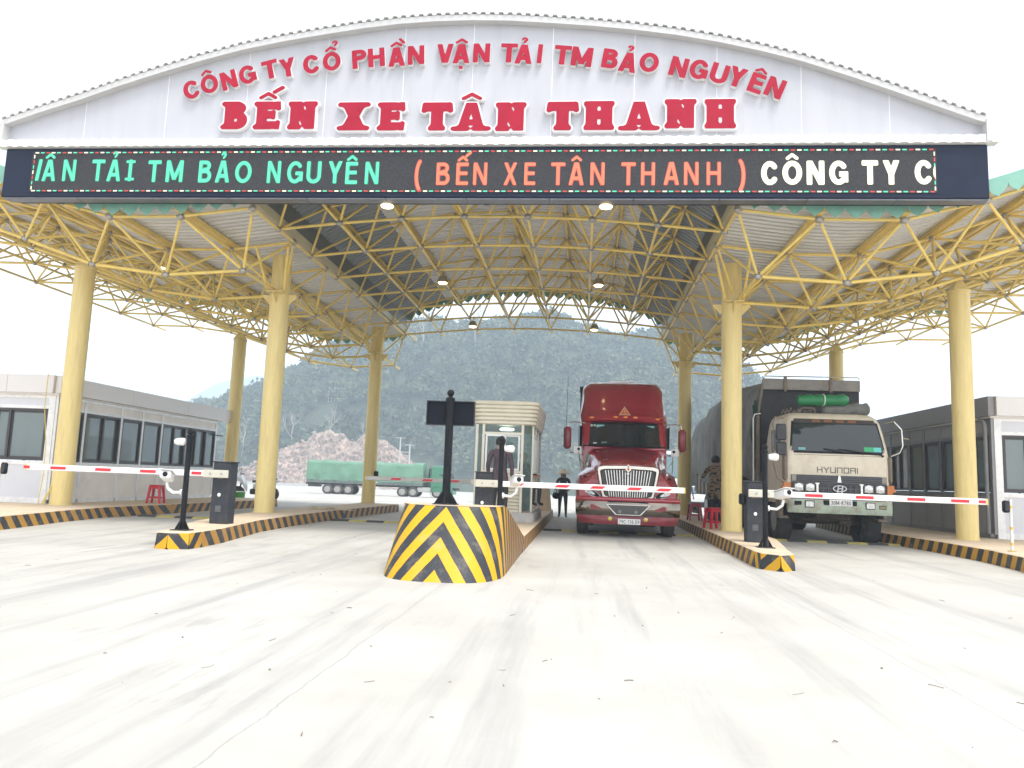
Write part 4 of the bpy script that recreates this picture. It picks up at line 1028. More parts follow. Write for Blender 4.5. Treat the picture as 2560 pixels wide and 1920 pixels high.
def cabin(name, label, corner, sgn, length, depth, zp0, zp1, zs, zh, divs, fwin, frontw, PAN=None, PR=None, FR=None):
    PAN = PAN or BEIGE; PR = PR or PARA; FR = FR or ALU
    """corner: near corner of the lane wall; lane wall runs along +y; body extends to -x*sgn... sgn=+1: body on the -x side"""
    root = thing(name, label, 'cabin', (*corner, KERB))
    k = KERB; H = zp0 - k; s0 = zs - k; h0 = zh - k; top = zp1 - k
    body = -sgn
    def lane(u, d, v): return (sgn * d, u, v)          # outward = sgn*x
    def front(u, d, v): return (body * u, -d, v)
    def bars(place, segs, name_, m_, d0=-.06, d1=.012):
        for (u0, u1, v0, v1) in segs:
            b = MB(); ps = [place(u, d, v) for u in (u0, u1) for d in (d0, d1) for v in (v0, v1)]
            b.add(ps, [(0, 1, 3, 2), (4, 6, 7, 5), (0, 4, 5, 1), (2, 3, 7, 6), (0, 2, 6, 4), (1, 5, 7, 3)]); b.build(name_, m_, root, smooth=0)
    # frames
    us = [0.06] + divs + [length - .06]
    bars(lane, [(u - .045, u + .045, 0.1, H) for u in us[1:-1]] + [(0.0, .14, 0.1, H), (length - .1, length, .1, H)], 'frame_post', FR)
    ev = [(a + .045 if i else .14, c - .045 if i < len(us) - 2 else length - .1) for i, (a, c) in enumerate(zip(us[:-1], us[1:]))]
    for a, c in ev:
        bars(lane, [(a, c, 0, .12), (a, c, s0 - .09, s0 - .005), (a, c, h0 + .005, h0 + .075), (a, c, H - .07, H)], 'frame_rail', FR, -.06, .008)
        bars(lane, [(a, c, .12, s0 - .09)], 'wall_panel', PAN, -.05, -.012)
        bars(lane, [(a, c, h0 + .075, H - .07)], 'wall_panel', PAN, -.05, -.012)
        n = max(1, round((c - a) / .80)); ms = [(c - a) * (q + 1) / n for q in range(n - 1)]
        window(root, c - a - .012, h0 - s0 - .012, lambda u, d, v, a=a: lane(a + .006 + u, d - .01, s0 + .006 + v), ms)
    # front wall
    bars(front, [(0.062, .24, .0, H), (frontw, frontw + .16, .0, H)], 'frame_post', ALU)
    a, c = .24, frontw
    bars(front, [(a, c, 0, .14), (a, c, s0 - .11, s0 - .005), (a, c, h0 + .005, h0 + .09), (a, c, H - .08, H)], 'frame_rail', ALU, -.06, .008)
    bars(front, [(a, c, .14, s0 - .11), (a, c, h0 + .09, H - .08)], 'wall_panel', mat('pale_ribbed_panel', (.60, .61, .65), .5, var=.03, scale=2), -.05, -.012)
    window(root, c - a - .012, h0 - s0 - .012, lambda u, d, v: front(a + .006 + u, d - .01, s0 + .006 + v), fwin)
    bars(front, [(frontw + .16, depth, 0, H)], 'wall_panel', BEIGE, -.05, .0)
    # back and far walls, floor, ceiling
    bars(lambda u, d, v: (body * depth + sgn * d, u, v), [(.1, length - .1, 0, .95), (.1, length - .1, 2.3, H)], 'wall_panel', BEIGE, .0, .05)
    for yb in np.arange(.1, length, 1.4): bars(lambda u, d, v: (body * depth + sgn * d, u, v), [(yb, yb + .07, .95, 2.3)], 'frame_post', WFRAME, .0, .05)
    bars(lambda u, d, v: (body * u, length + d, v), [(.1, depth, 0, .95), (.1, depth, 2.4, H)], 'wall_panel', BEIGE, -.05, .0)
    b = MB(); b.box(body * depth / 2, length / 2, .03, depth - .2, length - .2, .05); b.build('floor', CONC, root, smooth=0)
    b = MB(); b.box(body * (depth / 2 - .02), length / 2, H + .02, depth + .06, length + .1, .04); b.build('roof', BEIGE, root, smooth=0)
    # parapet boxes
    n = 3; L_ = length + .98; y0 = -.10
    for q in range(n):
        b = MB(); b.box(sgn * .03, y0 + L_ * (q + .5) / n, (H + .045 + top) / 2, .16, L_ / n - .008, top - H - .05, 0, .006); b.build('parapet_panel', PR, root, smooth=0)
    fl = depth
    for q in range(4):
        b = MB(); b.box(body * (.055 + fl * (q + .5) / 4), y0 - .0, (H + .045 + top) / 2, fl / 4 - .008, .16, top - H - .05, 0, .006); b.build('parapet_panel', PARA, root, smooth=0)
    # rain pipe at the near corner
    b = MB(); b.path([(sgn * .10, .40, H - .03), (sgn * .13, .12, H - .10), (sgn * .13, .07, H - .22), (sgn * .13, .07, .12), (sgn * .13, -.10, .08)], .05, 10); b.build('drain_pipe', mat('grey_pipe', (.17, .17, .175), .5, var=.1, scale=6), root)
    b = MB(); b.box(0, length + .02, H - .5, .04, .9, .04); b.build('tie_bar', DGREY, root, smooth=0)
    return root
cb = cabin('cabin', 'long pale cabin with sliding windows behind the red plastic stool and striped kerb', (-13.72, 18.9), 1, 8.9, 5.2, 3.08, 3.60, 1.36, 2.72, [1.15, 2.86, 3.98, 5.10], [1.05], 1.75)
cabin('cabin', 'long cabin with shade-toned lane wall and dark windows beyond the cream truck', (10.55, 20.95), -1, 8.6, 5.2, 3.36, 3.92, 1.44, 2.92, [1.0, 2.9, 4.0, 5.1, 6.6], [.62, 1.4], 2.1, mat('shaded_lane_panel', (.32, .315, .325), .5, var=.05, scale=2), mat('shaded_parapet_panel', (.25, .24, .255), .4, .15, var=.04, scale=1.5), mat('shaded_aluminium', (.24, .24, .25), .4, .2, var=.08, scale=6))  # lane wall, parapet and frames have shade painted into their greys
# yellow and white cables tied up at the cabin corner
cy = MB(); b = mat('yellow_cable', (.62, .47, .10), .5)
cy.path([(-13.42, 18.62, 3.25), (-13.48, 18.70, 3.0), (-13.40, 18.62, 2.2), (-13.30, 18.5, 1.3), (-13.34, 18.45, .7), (-13.5, 18.4, .29)], .016, 6)
cy.path([(-13.33, 18.60, 3.2), (-13.30, 18.62, 2.2), (-13.18, 18.5, 1.3), (-13.25, 18.40, .8), (-13.4, 18.3, .29)], .016, 6)
cy.path([(-13.9, 18.66, 3.62), (-13.86, 18.60, 3.4), (-13.88, 18.62, 2.8), (-13.70, 18.58, 1.8), (-13.62, 18.5, 1.0), (-13.6, 18.4, .29)], .010, 6)
tag(cy.build('hanging_cable', b), 'yellow cables hanging down the near corner of the cabin behind the column', 'cable')
# dark tank lorry seen reflected: parked white car beyond the cabin end is left to the yard

# ------------------------------------------------------------------ ticket booth
CREAM = mat('cream_louvre_panel', (.68, .625, .49), .45, var=.04, scale=3, dirt=(.40, .35, .26), dscale=2, damt=.35)
CREAMF = mat('cream_window_frame', (.70, .66, .55), .4, var=.03, scale=4)
booth = thing('ticket_booth', 'small cream ticket booth with rounded louvred canopy and large windows', 'booth', (-1.97, 19.35, KERB))
BW, BD = .70, 3.75
def rrect(hw, y0, y1, r, z, n=6):
    pts = []
    for cx, cyy, a0 in ((hw - r, y0 + r, -90), (hw - r, y1 - r, 0), (-hw + r, y1 - r, 90), (-hw + r, y0 + r, 180)):
        for k in range(n + 1):
            a = R(a0 + 90 * k / n); pts.append((cx + r * math.cos(a), cyy + r * math.sin(a), z))
    return pts
b = MB(); b.loft([rrect(BW + .10, -.12, BD + .1, .2, .0), rrect(BW + .10, -.12, BD + .1, .2, .18), rrect(BW + .06, -.08, BD + .06, .2, .24)]); b.build('plinth', CONC, booth, smooth=40)
for k in range(6):
    z = 2.42 + k * .098
    b = MB(); e = .05 + .016 * k; b.loft([rrect(BW + e, -e, BD + e, .26, z), rrect(BW + e + .035, -e - .035, BD + e + .035, .27, z + .03), rrect(BW + e + .035, -e - .035, BD + e + .035, .27, z + .085), rrect(BW + e + .012, -e - .012, BD + e + .012, .26, z + .096)]); b.build('canopy_louvre', CREAM, booth, smooth=35)
b = MB(); b.loft([rrect(BW + .1, -.1, BD + .1, .25, 3.0), rrect(BW + .1, -.1, BD + .1, .25, 3.02)]); b.build('roof', CREAM, booth)
# posts
for x, y in [(-BW, 0.0), (-BW + .17, -.02), (BW - .24, -.02), (BW, .22), (BW, 1.25), (BW, 2.4), (BW, BD - .05), (-BW, BD - .05), (-BW, 1.25), (-BW, 2.4)]:
    b = MB(); b.box(x, y, 1.33, .065, .065, 2.18, 0, .008); b.build('frame_post', CREAMF, booth, smooth=0)
# louvred lower panels (front, right side, left side)
def louvre(x0, x1, y0, y1, z0, z1, nx, ny, name='louvre_panel'):
    b = MB(); n = 11
    for k in range(n):
        za = z0 + (z1 - z0) * k / n; zb = za + (z1 - z0) / n * .8
        b.add([(x0 + nx * .02, y0 + ny * .02, za), (x1 + nx * .02, y1 + ny * .02, za), (x1 - nx * .03, y1 - ny * .03, zb), (x0 - nx * .03, y0 - ny * .03, zb)], [(0, 1, 2, 3)])
        b.add([(x0 + nx * .02, y0 + ny * .02, za), (x1 + nx * .02, y1 + ny * .02, za), (x1 + nx * .012, y1 + ny * .012, za - .02), (x0 + nx * .012, y0 + ny * .012, za - .02)], [(0, 1, 2, 3)])
    b.add([(x0 - nx * .04, y0 - ny * .04, z0), (x1 - nx * .04, y1 - ny * .04, z0), (x1 - nx * .04, y1 - ny * .04, z1), (x0 - nx * .04, y0 - ny * .04, z1)], [(0, 1, 2, 3)])
    b.build(name, CREAM, booth, smooth=0)
louvre(-BW + .21, BW - .28, -.02, -.02, .26, 1.2, 0, -1)
for ya, yb in ((.26, 1.21), (1.29, 2.36), (2.44, BD - .09)): louvre(BW, BW, ya, yb, .26, 1.2, 1, 0); louvre(-BW, -BW, ya, yb, .26, 1.2, -1, 0)
def pane(name, pts, m=GLASSB):
    b = MB(); a = Vector(pts[1]) - Vector(pts[0]); c = Vector(pts[3]) - Vector(pts[0]); n = a.cross(c).normalized() * .006
    b.add([tuple(Vector(p) - n) for p in pts] + [tuple(Vector(p) + n) for p in pts], [(0, 1, 2, 3), (4, 5, 6, 7), (0, 1, 5, 4), (1, 2, 6, 5), (2, 3, 7, 6), (3, 0, 4, 7)]); return b.build(name, m, booth, smooth=0)
# front: transom, sliding window
for z in (1.24, 2.20):
    b = MB(); b.box(-.03, -.02, z, .94, .07, .06); b.build('frame_rail', CREAMF, booth, smooth=0)
pane('transom_pane', [(-BW + .21, -.02, 2.23), (BW - .28, -.02, 2.23), (BW - .28, -.02, 2.42), (-BW + .21, -.02, 2.42)])
WHF = mat('white_window_frame', (.78, .78, .75), .4)
def wframe(x0, x1, y, z0, z1, t=.045, name='window'):
    b = MB()
    for (cx, cz, sx, sz) in (((x0 + x1) / 2, z0 + t / 2, x1 - x0, t), ((x0 + x1) / 2, z1 - t / 2, x1 - x0, t), (x0 + t / 2, (z0 + z1) / 2, t, z1 - z0 - 2 * t), (x1 - t / 2, (z0 + z1) / 2, t, z1 - z0 - 2 * t)): b.box(cx, y, cz, sx, .04, sz)
    o = b.build(name, WHF, booth, smooth=0); p = pane('pane', [(x0 + t, y, z0 + t), (x1 - t, y, z0 + t), (x1 - t, y, z1 - t), (x0 + t, y, z1 - t)]); p.parent = o
wframe(-.47, .02, -.035, 1.28, 2.17); wframe(.0, .40, .01, 1.28, 2.17)
# curved corner panes and side windows
pane('corner_pane', [(BW - .20, -.01, .26), (BW - .01, .19, .26), (BW - .01, .19, 2.42), (BW - .20, -.01, 2.42)])
pane('corner_pane', [(-BW + .03, .0, .26), (-BW + .13, -.02, .26), (-BW + .13, -.02, 2.42), (-BW + .03, .0, 2.42)])
for sx in (1, -1):
    for ya, yb in ((.26, 1.21), (1.29, 2.36), (2.44, BD - .09)):
        x = sx * BW
        b = MB()
        for (y0_, y1_, z0_, z1_) in ((ya, yb, 1.22, 1.27), (ya, yb, 2.15, 2.21), (ya, ya + .05, 1.27, 2.15), (yb - .05, yb, 1.27, 2.15), ((ya + yb) / 2 - .03, (ya + yb) / 2 + .03, 1.27, 2.15)):
            b.box(x, (y0_ + y1_) / 2, (z0_ + z1_) / 2, .05, y1_ - y0_, z1_ - z0_)
        o = b.build('window', WHF, booth, smooth=0)
        p = pane('pane', [(x, ya + .05, 1.27), (x, yb - .05, 1.27), (x, yb - .05, 2.15), (x, ya + .05, 2.15)]); p.parent = o
        pane('transom_pane', [(x, ya, 2.21), (x, yb, 2.21), (x, yb, 2.42), (x, ya, 2.42)])
b = MB(); b.lathe([(.01, -.03), (.10, -.03), (.125, 0), (.10, .03), (.01, .03)], 16, (0, 0, 0)); o = b.build('ceiling_light', mat('booth_lamp', (1, 1, 1), .4, emit=(1, .98, .94), estr=4), booth); o.location = (.02, .35, 2.33); o.scale = (1.6, 1, 1.2)
b = MB(); b.box(0, BD / 2, .26, BW * 2, BD, .04); b.box(0, 2.2, .62, 1.2, .6, .7, 0, .02); b.box(0, BD - .02, .7, BW * 2 - .1, .05, .9); b.build('interior_desk', mat('desk_wood', (.22, .17, .12), .6), booth, smooth=0)

# ------------------------------------------------------------------ barriers, posts, sign board
def barrier(name, label, loc, arm, red_at, y_off=-.26, hs=1.0, barm=None, flip=1):
    """box cabinet at loc; arm from the box towards flip*x of the given length"""
    root = thing(name, label, 'barrier', loc, 0, 'barrier gates across the lanes')
    b = MB(); b.box(0, 0, .585 * hs, .36, .30, 1.17 * hs, 0, .012); b.build('cabinet', DGREY, root, smooth=0)
    b = MB(); b.box(0, 0, 1.18 * hs, .40, .33, .025, 0, .008); b.build('lid', DGREY, root, smooth=0)
    for z in (.24, .86):
        for k in range(5):
            b = MB(); b.box(-.02, -.153, z + k * .024, .11, .012, .009); b.build('vent_slot', mat('vent_grey', (.22, .22, .23), .5), root, smooth=0)
    b = MB(); b.sphere((-.02, -.155, .55), .034, 12, 8, 0, (1, .5, 1.1)); b.build('lock_cover', WHITE, root)
    b = MB(); b.tube((flip * .0, -.12, .95 * hs), (0, -.22, .95 * hs), .05, 12); b.build('arm_shaft', STEEL, root)
    b = MB(); b.box(flip * .08, y_off + .03, .95 * hs, .50, .05, .15, 0, .01); cl = b.build('arm_clamp', mat('clamp_aluminium', (.60, .57, .48), .35, .5), root, smooth=0)
    for dx in (-.1, .12):
        b = MB(); b.tube((flip * .08 + dx, y_off + .0, .95 * hs), (flip * .08 + dx, y_off - .012, .95 * hs), .022, 10); b.build('bolt', STEEL, cl)
    a = MB(); a.box(flip * (.30 + arm / 2), y_off + .03, .95 * hs, arm, .045, .115, 0, .012); am = a.build('boom_arm', barm or WHITE, root, smooth=0)
    for u, l, sk in red_at:
        b = MB(); x0 = flip * (.3 + u); x1 = flip * (.3 + u + l)
        b.prism([(x0 - sk, .95 * hs - .028), (x1 - sk, .95 * hs - .028), (x1 + sk, .95 * hs + .028), (x0 + sk, .95 * hs + .028)], y_off + .0035, y_off + .009); b.build('red_marking', REDP, am, smooth=0)
    b = MB(); b.box(flip * (.3 + arm + .012), y_off + .03, .95 * hs, .02, .05, .12); b.build('end_cap', YEL, am, smooth=0)
    return root
barrier('barrier_gate', 'barrier gate with long white arm reaching towards the pale cabin over the far lane', (-6.92, 14.52, KERB), 3.66, [(.98, .32, 0), (1.9, .32, 0), (2.83, .32, 0), (3.58, .13, 0), (.06, .2, 0)], flip=-1)
barrier('barrier_gate', 'barrier gate with white arm in front of the red tractor', (-2.02, 16.1, KERB), 3.78, [(.28, .24, .035), (1.2, .26, .035), (1.92, .26, .035), (2.66, .26, .035), (3.12 + .04, .0001, 0), (3.33 - .08, .26, .035)], flip=1)
barrier('barrier_gate', 'barrier gate with white arm in front of the cream truck', (3.42, 15.75, KERB), 3.95, [(.6, .33, 0), (1.55, .33, 0), (2.5, .33, 0), (3.35 - .05, .33, 0), (3.80, .13, 0)], flip=1)
gb = mat('dull_white_paint', (.52, .50, .47), .6, var=.1, scale=6)
r4 = barrier('barrier_gate', 'small dusty barrier gate beyond the sign board near the booth', (-2.75, 21.6, KERB), 3.0, [(.35, .28, .03), (1.1, .28, .03), (2.0, .28, .03)], flip=-1, barm=gb)

def camera_post(label, loc, h, side=1, pl=True):
    root = thing('camera_post', label, 'camera post', loc, 0, 'camera posts on the islands')
    b = MB(); b.tube((0, 0, 0), (0, 0, h - .10), .046, 16); b.build('post', BLACK, root)
    b = MB(); b.lathe([(.046, h - .11), (.058, h - .10), (.058, h - .07), (.04, h - .06), (.036, h - .05), (.05, h - .03), (.056, h + .0), (.044, h + .035), (.01, h + .055)], 16); b.build('post_cap', BLACK, root)
    b = MB(); b.box(0, 0, .008, .30, .26, .016, 0, .004); o = b.build('base_plate', DGREY, root, smooth=0)
    for a in range(4):
        b = MB(); c, s_ = math.cos(a * math.pi / 2), math.sin(a * math.pi / 2)
        b.prism([(.05, .016), (.13, .016), (.05, .16)], -.006, .006, fn=lambda X, Y, Z, c=c, s_=s_: (X * c - Y * s_, X * s_ + Y * c, Z)); b.build('stiffener', BLACK, root, smooth=0)
    # lower camera on a swan-neck arm
    b = MB(); z = h * .50 - .20
    b.path([(side * .05, 0, z), (side * .20, -.02, z - .01), (side * .29, -.04, z + .06), (side * .31, -.05, z + .16)], .026, 10); b.tube((side * .045, 0, z), (side * .075, 0, z), .05, 12); b.build('camera_arm', WHITE, root)
    cm = MB(); A = Matrix.Translation((side * .30, -.08, z + .26)) @ Matrix.Rotation(R(-12), 4, 'X') @ Matrix.Rotation(R(18), 4, 'Z'); cm.box(0, 0, 0, .17, .36, .13, 0, .02, M=A); cb_ = cm.build('camera_housing', WHITE, root, smooth=30)
    b = MB(); b.box(0, -.01, .075, .20, .42, .012, 0, .004, M=A); b.build('sun_shield', WHITE, cb_, smooth=0)
    b = MB(); q = A @ Vector((0, -.19, 0)); q2 = A @ Vector((0, -.178, 0)); b.tube(q, q2, .042, 14); b.build('lens', BLACK, cb_)
    # small white bullet lamp near the top
    b = MB(); p = Vector((side * .06, -.02, h - .18)); b.lathe([(.01, -.01), (.045, 0), (.062, .06), (.066, .14), (.05, .17), (.01, .18)], 14, p, 'x' if side > 0 else 'x'); o = b.build('flood_lamp', WHITE, root)
    if side < 0:
        o.location = (-.18 + .0, 0, 0)
    return root
cp1 = camera_post('black camera post with white lamp on the low island beside the far lane', (-6.66, 12.55, KERB), 1.66, -1)
camera_post('black camera post before the ticket booth, partly behind the chevron block', (-1.46, 13.9, .405), 1.64, 1)
camera_post('black camera post with white camera in front of the cream truck', (3.30, 14.35, KERB), 1.80, 1)
# black sign board on the chevron block
root = thing('sign_board', 'black blank sign board on a ball-topped post standing on the chevron block', 'sign board', (-1.93, 11.0, .925))
b = MB(); b.tube((0, 0, 0), (0, 0, 1.50), .058, 18); b.build('post', BLACK, root)
b = MB(); b.lathe([(.058, 1.49), (.066, 1.50), (.066, 1.53), (.03, 1.545), (.03, 1.56)], 16); b.sphere((0, 0, 1.605), .052, 14, 10); b.build('ball_finial', BLACK, root)
b = MB(); b.box(0, 0, .006, .34, .30, .012, 0, .003); b.build('base_plate', DGREY, root, smooth=0)
for a in range(4):
    b = MB(); c, s_ = math.cos(a * math.pi / 2), math.sin(a * math.pi / 2)
    b.prism([(.05, .012), (.17, .012), (.05, .20)], -.008, .008, fn=lambda X, Y, Z, c=c, s_=s_: (X * c - Y * s_, X * s_ + Y * c, Z)); b.build('stiffener', BLACK, root, smooth=0)
b = MB(); b.box(0, .085, 1.315, .68, .05, .335, 0, .006); o = b.build('board', mat('board_black', (.007, .009, .015), .5, var=.2, scale=12, spec=.12), root, smooth=0)
for z in (1.142, 1.488):
    b = MB(); b.box(0, .075, z, .71, .085, .012); b.build('frame_rail', DGREY, o, smooth=0)
for x in (-.349, .349):
    b = MB(); b.box(x, .075, 1.315, .012, .085, .334); b.build('frame_rail', DGREY, o, smooth=0)
# thin reflector posts with black loop detectors
WP = mat('white_post', (.70, .69, .66), .4, var=.08, scale=10)
def rod(label, loc, h, side):
    root = thing('detector_post', label, 'post', loc, 0, 'thin detector posts on the pavements')
    b = MB(); b.lathe([(.085, 0), (.085, .012), (.03, .03)], 14); b.build('base', mat('amber_base', (.45, .33, .12), .6), root)
    b = MB(); b.tube((0, 0, .02), (0, 0, h), .026, 12); b.build('rod', WP, root)
    for z in (.12, .42, .82):
        b = MB(); b.tube((0, 0, z * h), (0, 0, z * h + .05), .0285, 12); b.build('reflective_band', mat('amber_band', (.75, .42, .03), .35), root)
    b = MB(); b.box(side * .085, 0, h - .15, .13, .10, .24, 0, .03); d = b.build('detector_box', BLACK, root, smooth=40)
    b = MB(); b.box(side * .085, -.052, h - .15, .08, .006, .16, 0, .002); b.build('detector_face', DGREY, d, smooth=0)
rod('thin white post with amber bands and black box by the cabin with the shade-toned lane wall', (8.43, 16.15, KERB), 1.02, -1)
rod('thin white post with amber bands and black box by the pale cabin', (-12.0, 15.0, KERB), 1.05, 1)
b = MB(); b.box(0, 0, .0, .16, .10, .22, 0, .03); o = b.build('loop_detector', BLACK); o.location = (-7.66, 28.36, 1.35); tag(o, 'small black sensor box fixed on the rear column beside the green lorry', 'sensor')
b = MB(); b.box(0, 0, .0, .12, .12, .22, 0, .03); o = b.build('loop_detector', BLACK); o.location = (3.17, 15.72, 1.10); tag(o, 'small black sensor box on the side of the barrier cabinet near the cream truck', 'sensor')
# plastic stools
def stool(label, loc, rz, m, s=1.0, root0=None):
    root = thing('plastic_stool', label, 'stool', loc, rz, 'red plastic stools')
    h = .48 * s
    b = MB(); b.box(0, 0, h - .02, .29 * s, .29 * s, .04, 0, .015); b.build('seat', m, root, smooth=30)
    for sx in (-1, 1):
        for sy in (-1, 1):
            b = MB(); t, o_ = .115 * s, .165 * s
            b.loft([[(sx * o_ + dx * .026, sy * o_ + dy * .026, 0) for dx, dy in ((-1, -1), (1, -1), (1, 1), (-1, 1))], [(sx * t + dx * .034, sy * t + dy * .034, h - .03) for dx, dy in ((-1, -1), (1, -1), (1, 1), (-1, 1))]]); b.build('leg', m, root, smooth=0)
    for k in range(4):
        b = MB(); c, s_ = math.cos(k * math.pi / 2), math.sin(k * math.pi / 2); M_ = Matrix(((c, -s_, 0, 0), (s_, c, 0, 0), (0, 0, 1, 0), (0, 0, 0, 1)))
        b.box(0, -.148 * s, h * .32, .27 * s, .02, .045, M=M_); b.build('rail', m, root, smooth=0)
        b = MB(); b.box(0, -.125 * s, h * .86, .22 * s, .016, .07, M=M_); b.build('apron', m, root, smooth=0)
stool('bright red plastic stool on the pavement below the pale cabin windows', (-12.25, 21.45, KERB), R(8), mat('red_plastic', (.50, .012, .03), .35, var=.1, scale=5), 1.1)
stool('dark red plastic stool on the island beside the rear column', (3.52, 24.6, KERB), R(5), mat('maroon_plastic', (.30, .008, .03), .35, var=.1, scale=5), 1.12)
stool('bright red plastic stool half hidden by the front column near the cream truck', (3.37, 20.2, KERB), R(20), MATS['red_plastic'], 1.1)
# coiled rope on the island
b = MB(); pts = []
for k in range(70):
    a = k * .42; r = .16 + .035 * math.sin(k * 1.3) + .0012 * k; pts.append((r * math.cos(a) * 1.5, r * math.sin(a), .012 + .0009 * k))
pts += [(.5, -.1, .012), (.75, .05, .01), (.95, -.05, .01)]
b.path(pts, .012, 6); o = b.build('coiled_rope', mat('pale_rope', (.50, .44, .33), .9)); o.location = (-7.45, 21.9, KERB); tag(o, 'loose coil of pale rope lying on the narrow island', 'rope')
# dome camera hanging from the canopy above the cream truck
root = thing('dome_camera', 'white dome camera hanging from the space frame above the cream truck cargo', 'camera', (6.1, 30.6, 5.55))
b = MB(); b.tube((0, 0, .12), (0, 0, .42), .03, 8); b.build('bracket', DGREY, root)
b = MB(); b.lathe([(.03, .16), (.12, .12), (.13, .05), (.13, 0)], 16); b.build('housing', WHITE, root)
b = MB(); b.lathe([(.11, 0), (.10, -.06), (.06, -.10), (.005, -.115)], 16); b.build('dome', GLASS, root)
# ------------------------------------------------------------------ shared vehicle pieces
RIM = mat('wheel_rim_steel', (.34, .33, .31), .5, .5, var=.2, scale=10, dirt=(.20, .16, .12), dscale=6, damt=.6)
def wheel(parent, x, y, r, w_, out, name='wheel', steer=0.0, ribs=4, rim=RIM):
    """wheel with its axle along x; out=+1 when the outer face points to +x"""
    o = bpy.data.objects.new(name, None); COL.objects.link(o); o.parent = parent; o.location = (x, y, r); o.rotation_euler = (0, 0, steer)
    prof = [(r * .60, -w_ / 2), (r * .80, -w_ / 2 - .004), (r * .93, -w_ / 2 + .01), (r * .985, -w_ / 2 + .035)]
    n = ribs; tw = w_ - .08
    for k in range(n):
        a = -tw / 2 + tw * k / n; c = a + tw / n
        prof += [(r, a + .006), (r, c - .006), (r * .972, c - .004), (r * .972, c + .004)] if k < n - 1 else [(r, a + .006), (r, c)]
    prof += [(r * .985, w_ / 2 - .035), (r * .93, w_ / 2 - .01), (r * .80, w_ / 2 + .004), (r * .60, w_ / 2)]
    b = MB(); b.lathe(prof, 40, (0, 0, 0), 'x', 0, False); b.build('tyre', RUBBER, o, smooth=30)
    b = MB(); s = out
    b.lathe([(.01, s * w_ * .32), (r * .16, s * w_ * .34), (r * .2, s * w_ * .12), (r * .40, s * w_ * .02), (r * .50, s * w_ * .10), (r * .56, s * w_ * .40), (r * .60, s * w_ * .47), (r * .61, s * w_ * .5)], 28, (0, 0, 0), 'x')
    for k in range(8):
        a = k * math.pi / 4; b.tube((s * w_ * .04, r * .3 * math.cos(a), r * .3 * math.sin(a)), (s * w_ * .14, r * .3 * math.cos(a), r * .3 * math.sin(a)), r * .03, 6)
    b.build('rim', rim, o, smooth=35)
    return o
def patch(name, parent, m, fn, nu, nv, thick=.006, smooth=40):
    """thin shell over a surface fn(u,v) pointing to -y"""
    b = MB(); b.grid(fn, nu, nv); n = len(b.v); b2 = [(x, y - thick, z) for x, y, z in b.v]
    f0 = list(b.f); b.v += b2; b.f += [[i + n for i in f] for f in f0]; b.m += [0] * len(f0)
    q = lambda i, j: i * (nv + 1) + j
    edge = [q(i, 0) for i in range(nu + 1)] + [q(nu, j) for j in range(1, nv + 1)] + [q(i, nv) for i in range(nu - 1, -1, -1)] + [q(0, j) for j in range(nv - 1, 0, -1)]
    for k in range(len(edge)):
        a, c = edge[k], edge[(k + 1) % len(edge)]; b.f.append([a, c, c + n, a + n]); b.m.append(0)
    return b.build(name, m, parent, smooth=smooth)
def mirror_pts(p): return p + [(-x, y, z) for x, y, z in p[::-1] if abs(x) > 1e-6]

# ------------------------------------------------------------------ red conventional tractor
RED = mat('tractor_red_paint', (.29, .016, .029), .18, spec=.6, coat=.9, var=.05, scale=2)
REDM = mat('tractor_red_dusty', (.20, .018, .028), .35, coat=.2, var=.12, scale=4, dirt=(.22, .12, .09), dscale=3, damt=.3)
WSG = mat('windscreen_dark_glass', (.010, .014, .016), .04, spec=.9, var=.3, scale=1.5)
tr = thing('tractor_unit', 'dark red bonneted tractor unit with chrome grille waiting behind the white barrier arm', 'truck', (1.14, 19.15, 0))
def ring(pts): return mirror_pts([Vector(p) for p in pts])
# bonnet with flared wings
hood = [
 (.34, [(-1.19, .93), (-1.20, 1.10), (-1.10, 1.26), (-.92, 1.40), (-.81, 1.56), (-.76, 1.70), (-.60, 1.76), (-.3, 1.79), (0, 1.80)]),
 (.55, [(-1.25, .93), (-1.265, 1.18), (-1.18, 1.40), (-.98, 1.50), (-.84, 1.63), (-.78, 1.77), (-.62, 1.84), (-.3, 1.87), (0, 1.88)]),
 (.95, [(-1.28, .95), (-1.30, 1.30), (-1.22, 1.53), (-1.04, 1.60), (-.88, 1.68), (-.81, 1.86), (-.66, 1.95), (-.3, 1.99), (0, 2.00)]),
 (1.40, [(-1.28, .97), (-1.30, 1.34), (-1.22, 1.58), (-1.08, 1.66), (-.96, 1.76), (-.90, 1.97), (-.74, 2.08), (-.3, 2.12), (0, 2.13)]),
 (1.75, [(-1.26, .98), (-1.26, 1.25), (-1.18, 1.48), (-1.10, 1.60), (-1.03, 1.78), (-.98, 2.05), (-.84, 2.18), (-.3, 2.23), (0, 2.24)]),
 (2.12, [(-1.20, .98), (-1.20, 1.2), (-1.15, 1.40), (-1.10, 1.60), (-1.06, 1.82), (-1.02, 2.12), (-.88, 2.26), (-.3, 2.31), (0, 2.32)])]
b = MB(); b.loft([[(x, y, z) for x, z in r] + [(-x, y, z) for x, z in r[-2::-1]] for y, r in hood], closed=True, cap=True); b.build('bonnet', RED, tr, smooth=50)
# front face between grille and wings
b = MB(); F_ = [(-1.20, .90), (-1.21, 1.12), (-1.10, 1.27), (-.92, 1.41), (-.80, 1.58), (-.77, 1.70), (0, 1.79)]
F2 = F_ + [(-x, z) for x, z in F_[-2::-1]]
b.prism(F2, .26, .36, fn=lambda x, y, z: (x, y + .20 * (abs(x) / 1.25) ** 3, z)); b.build('front_panel', RED, tr, smooth=40)
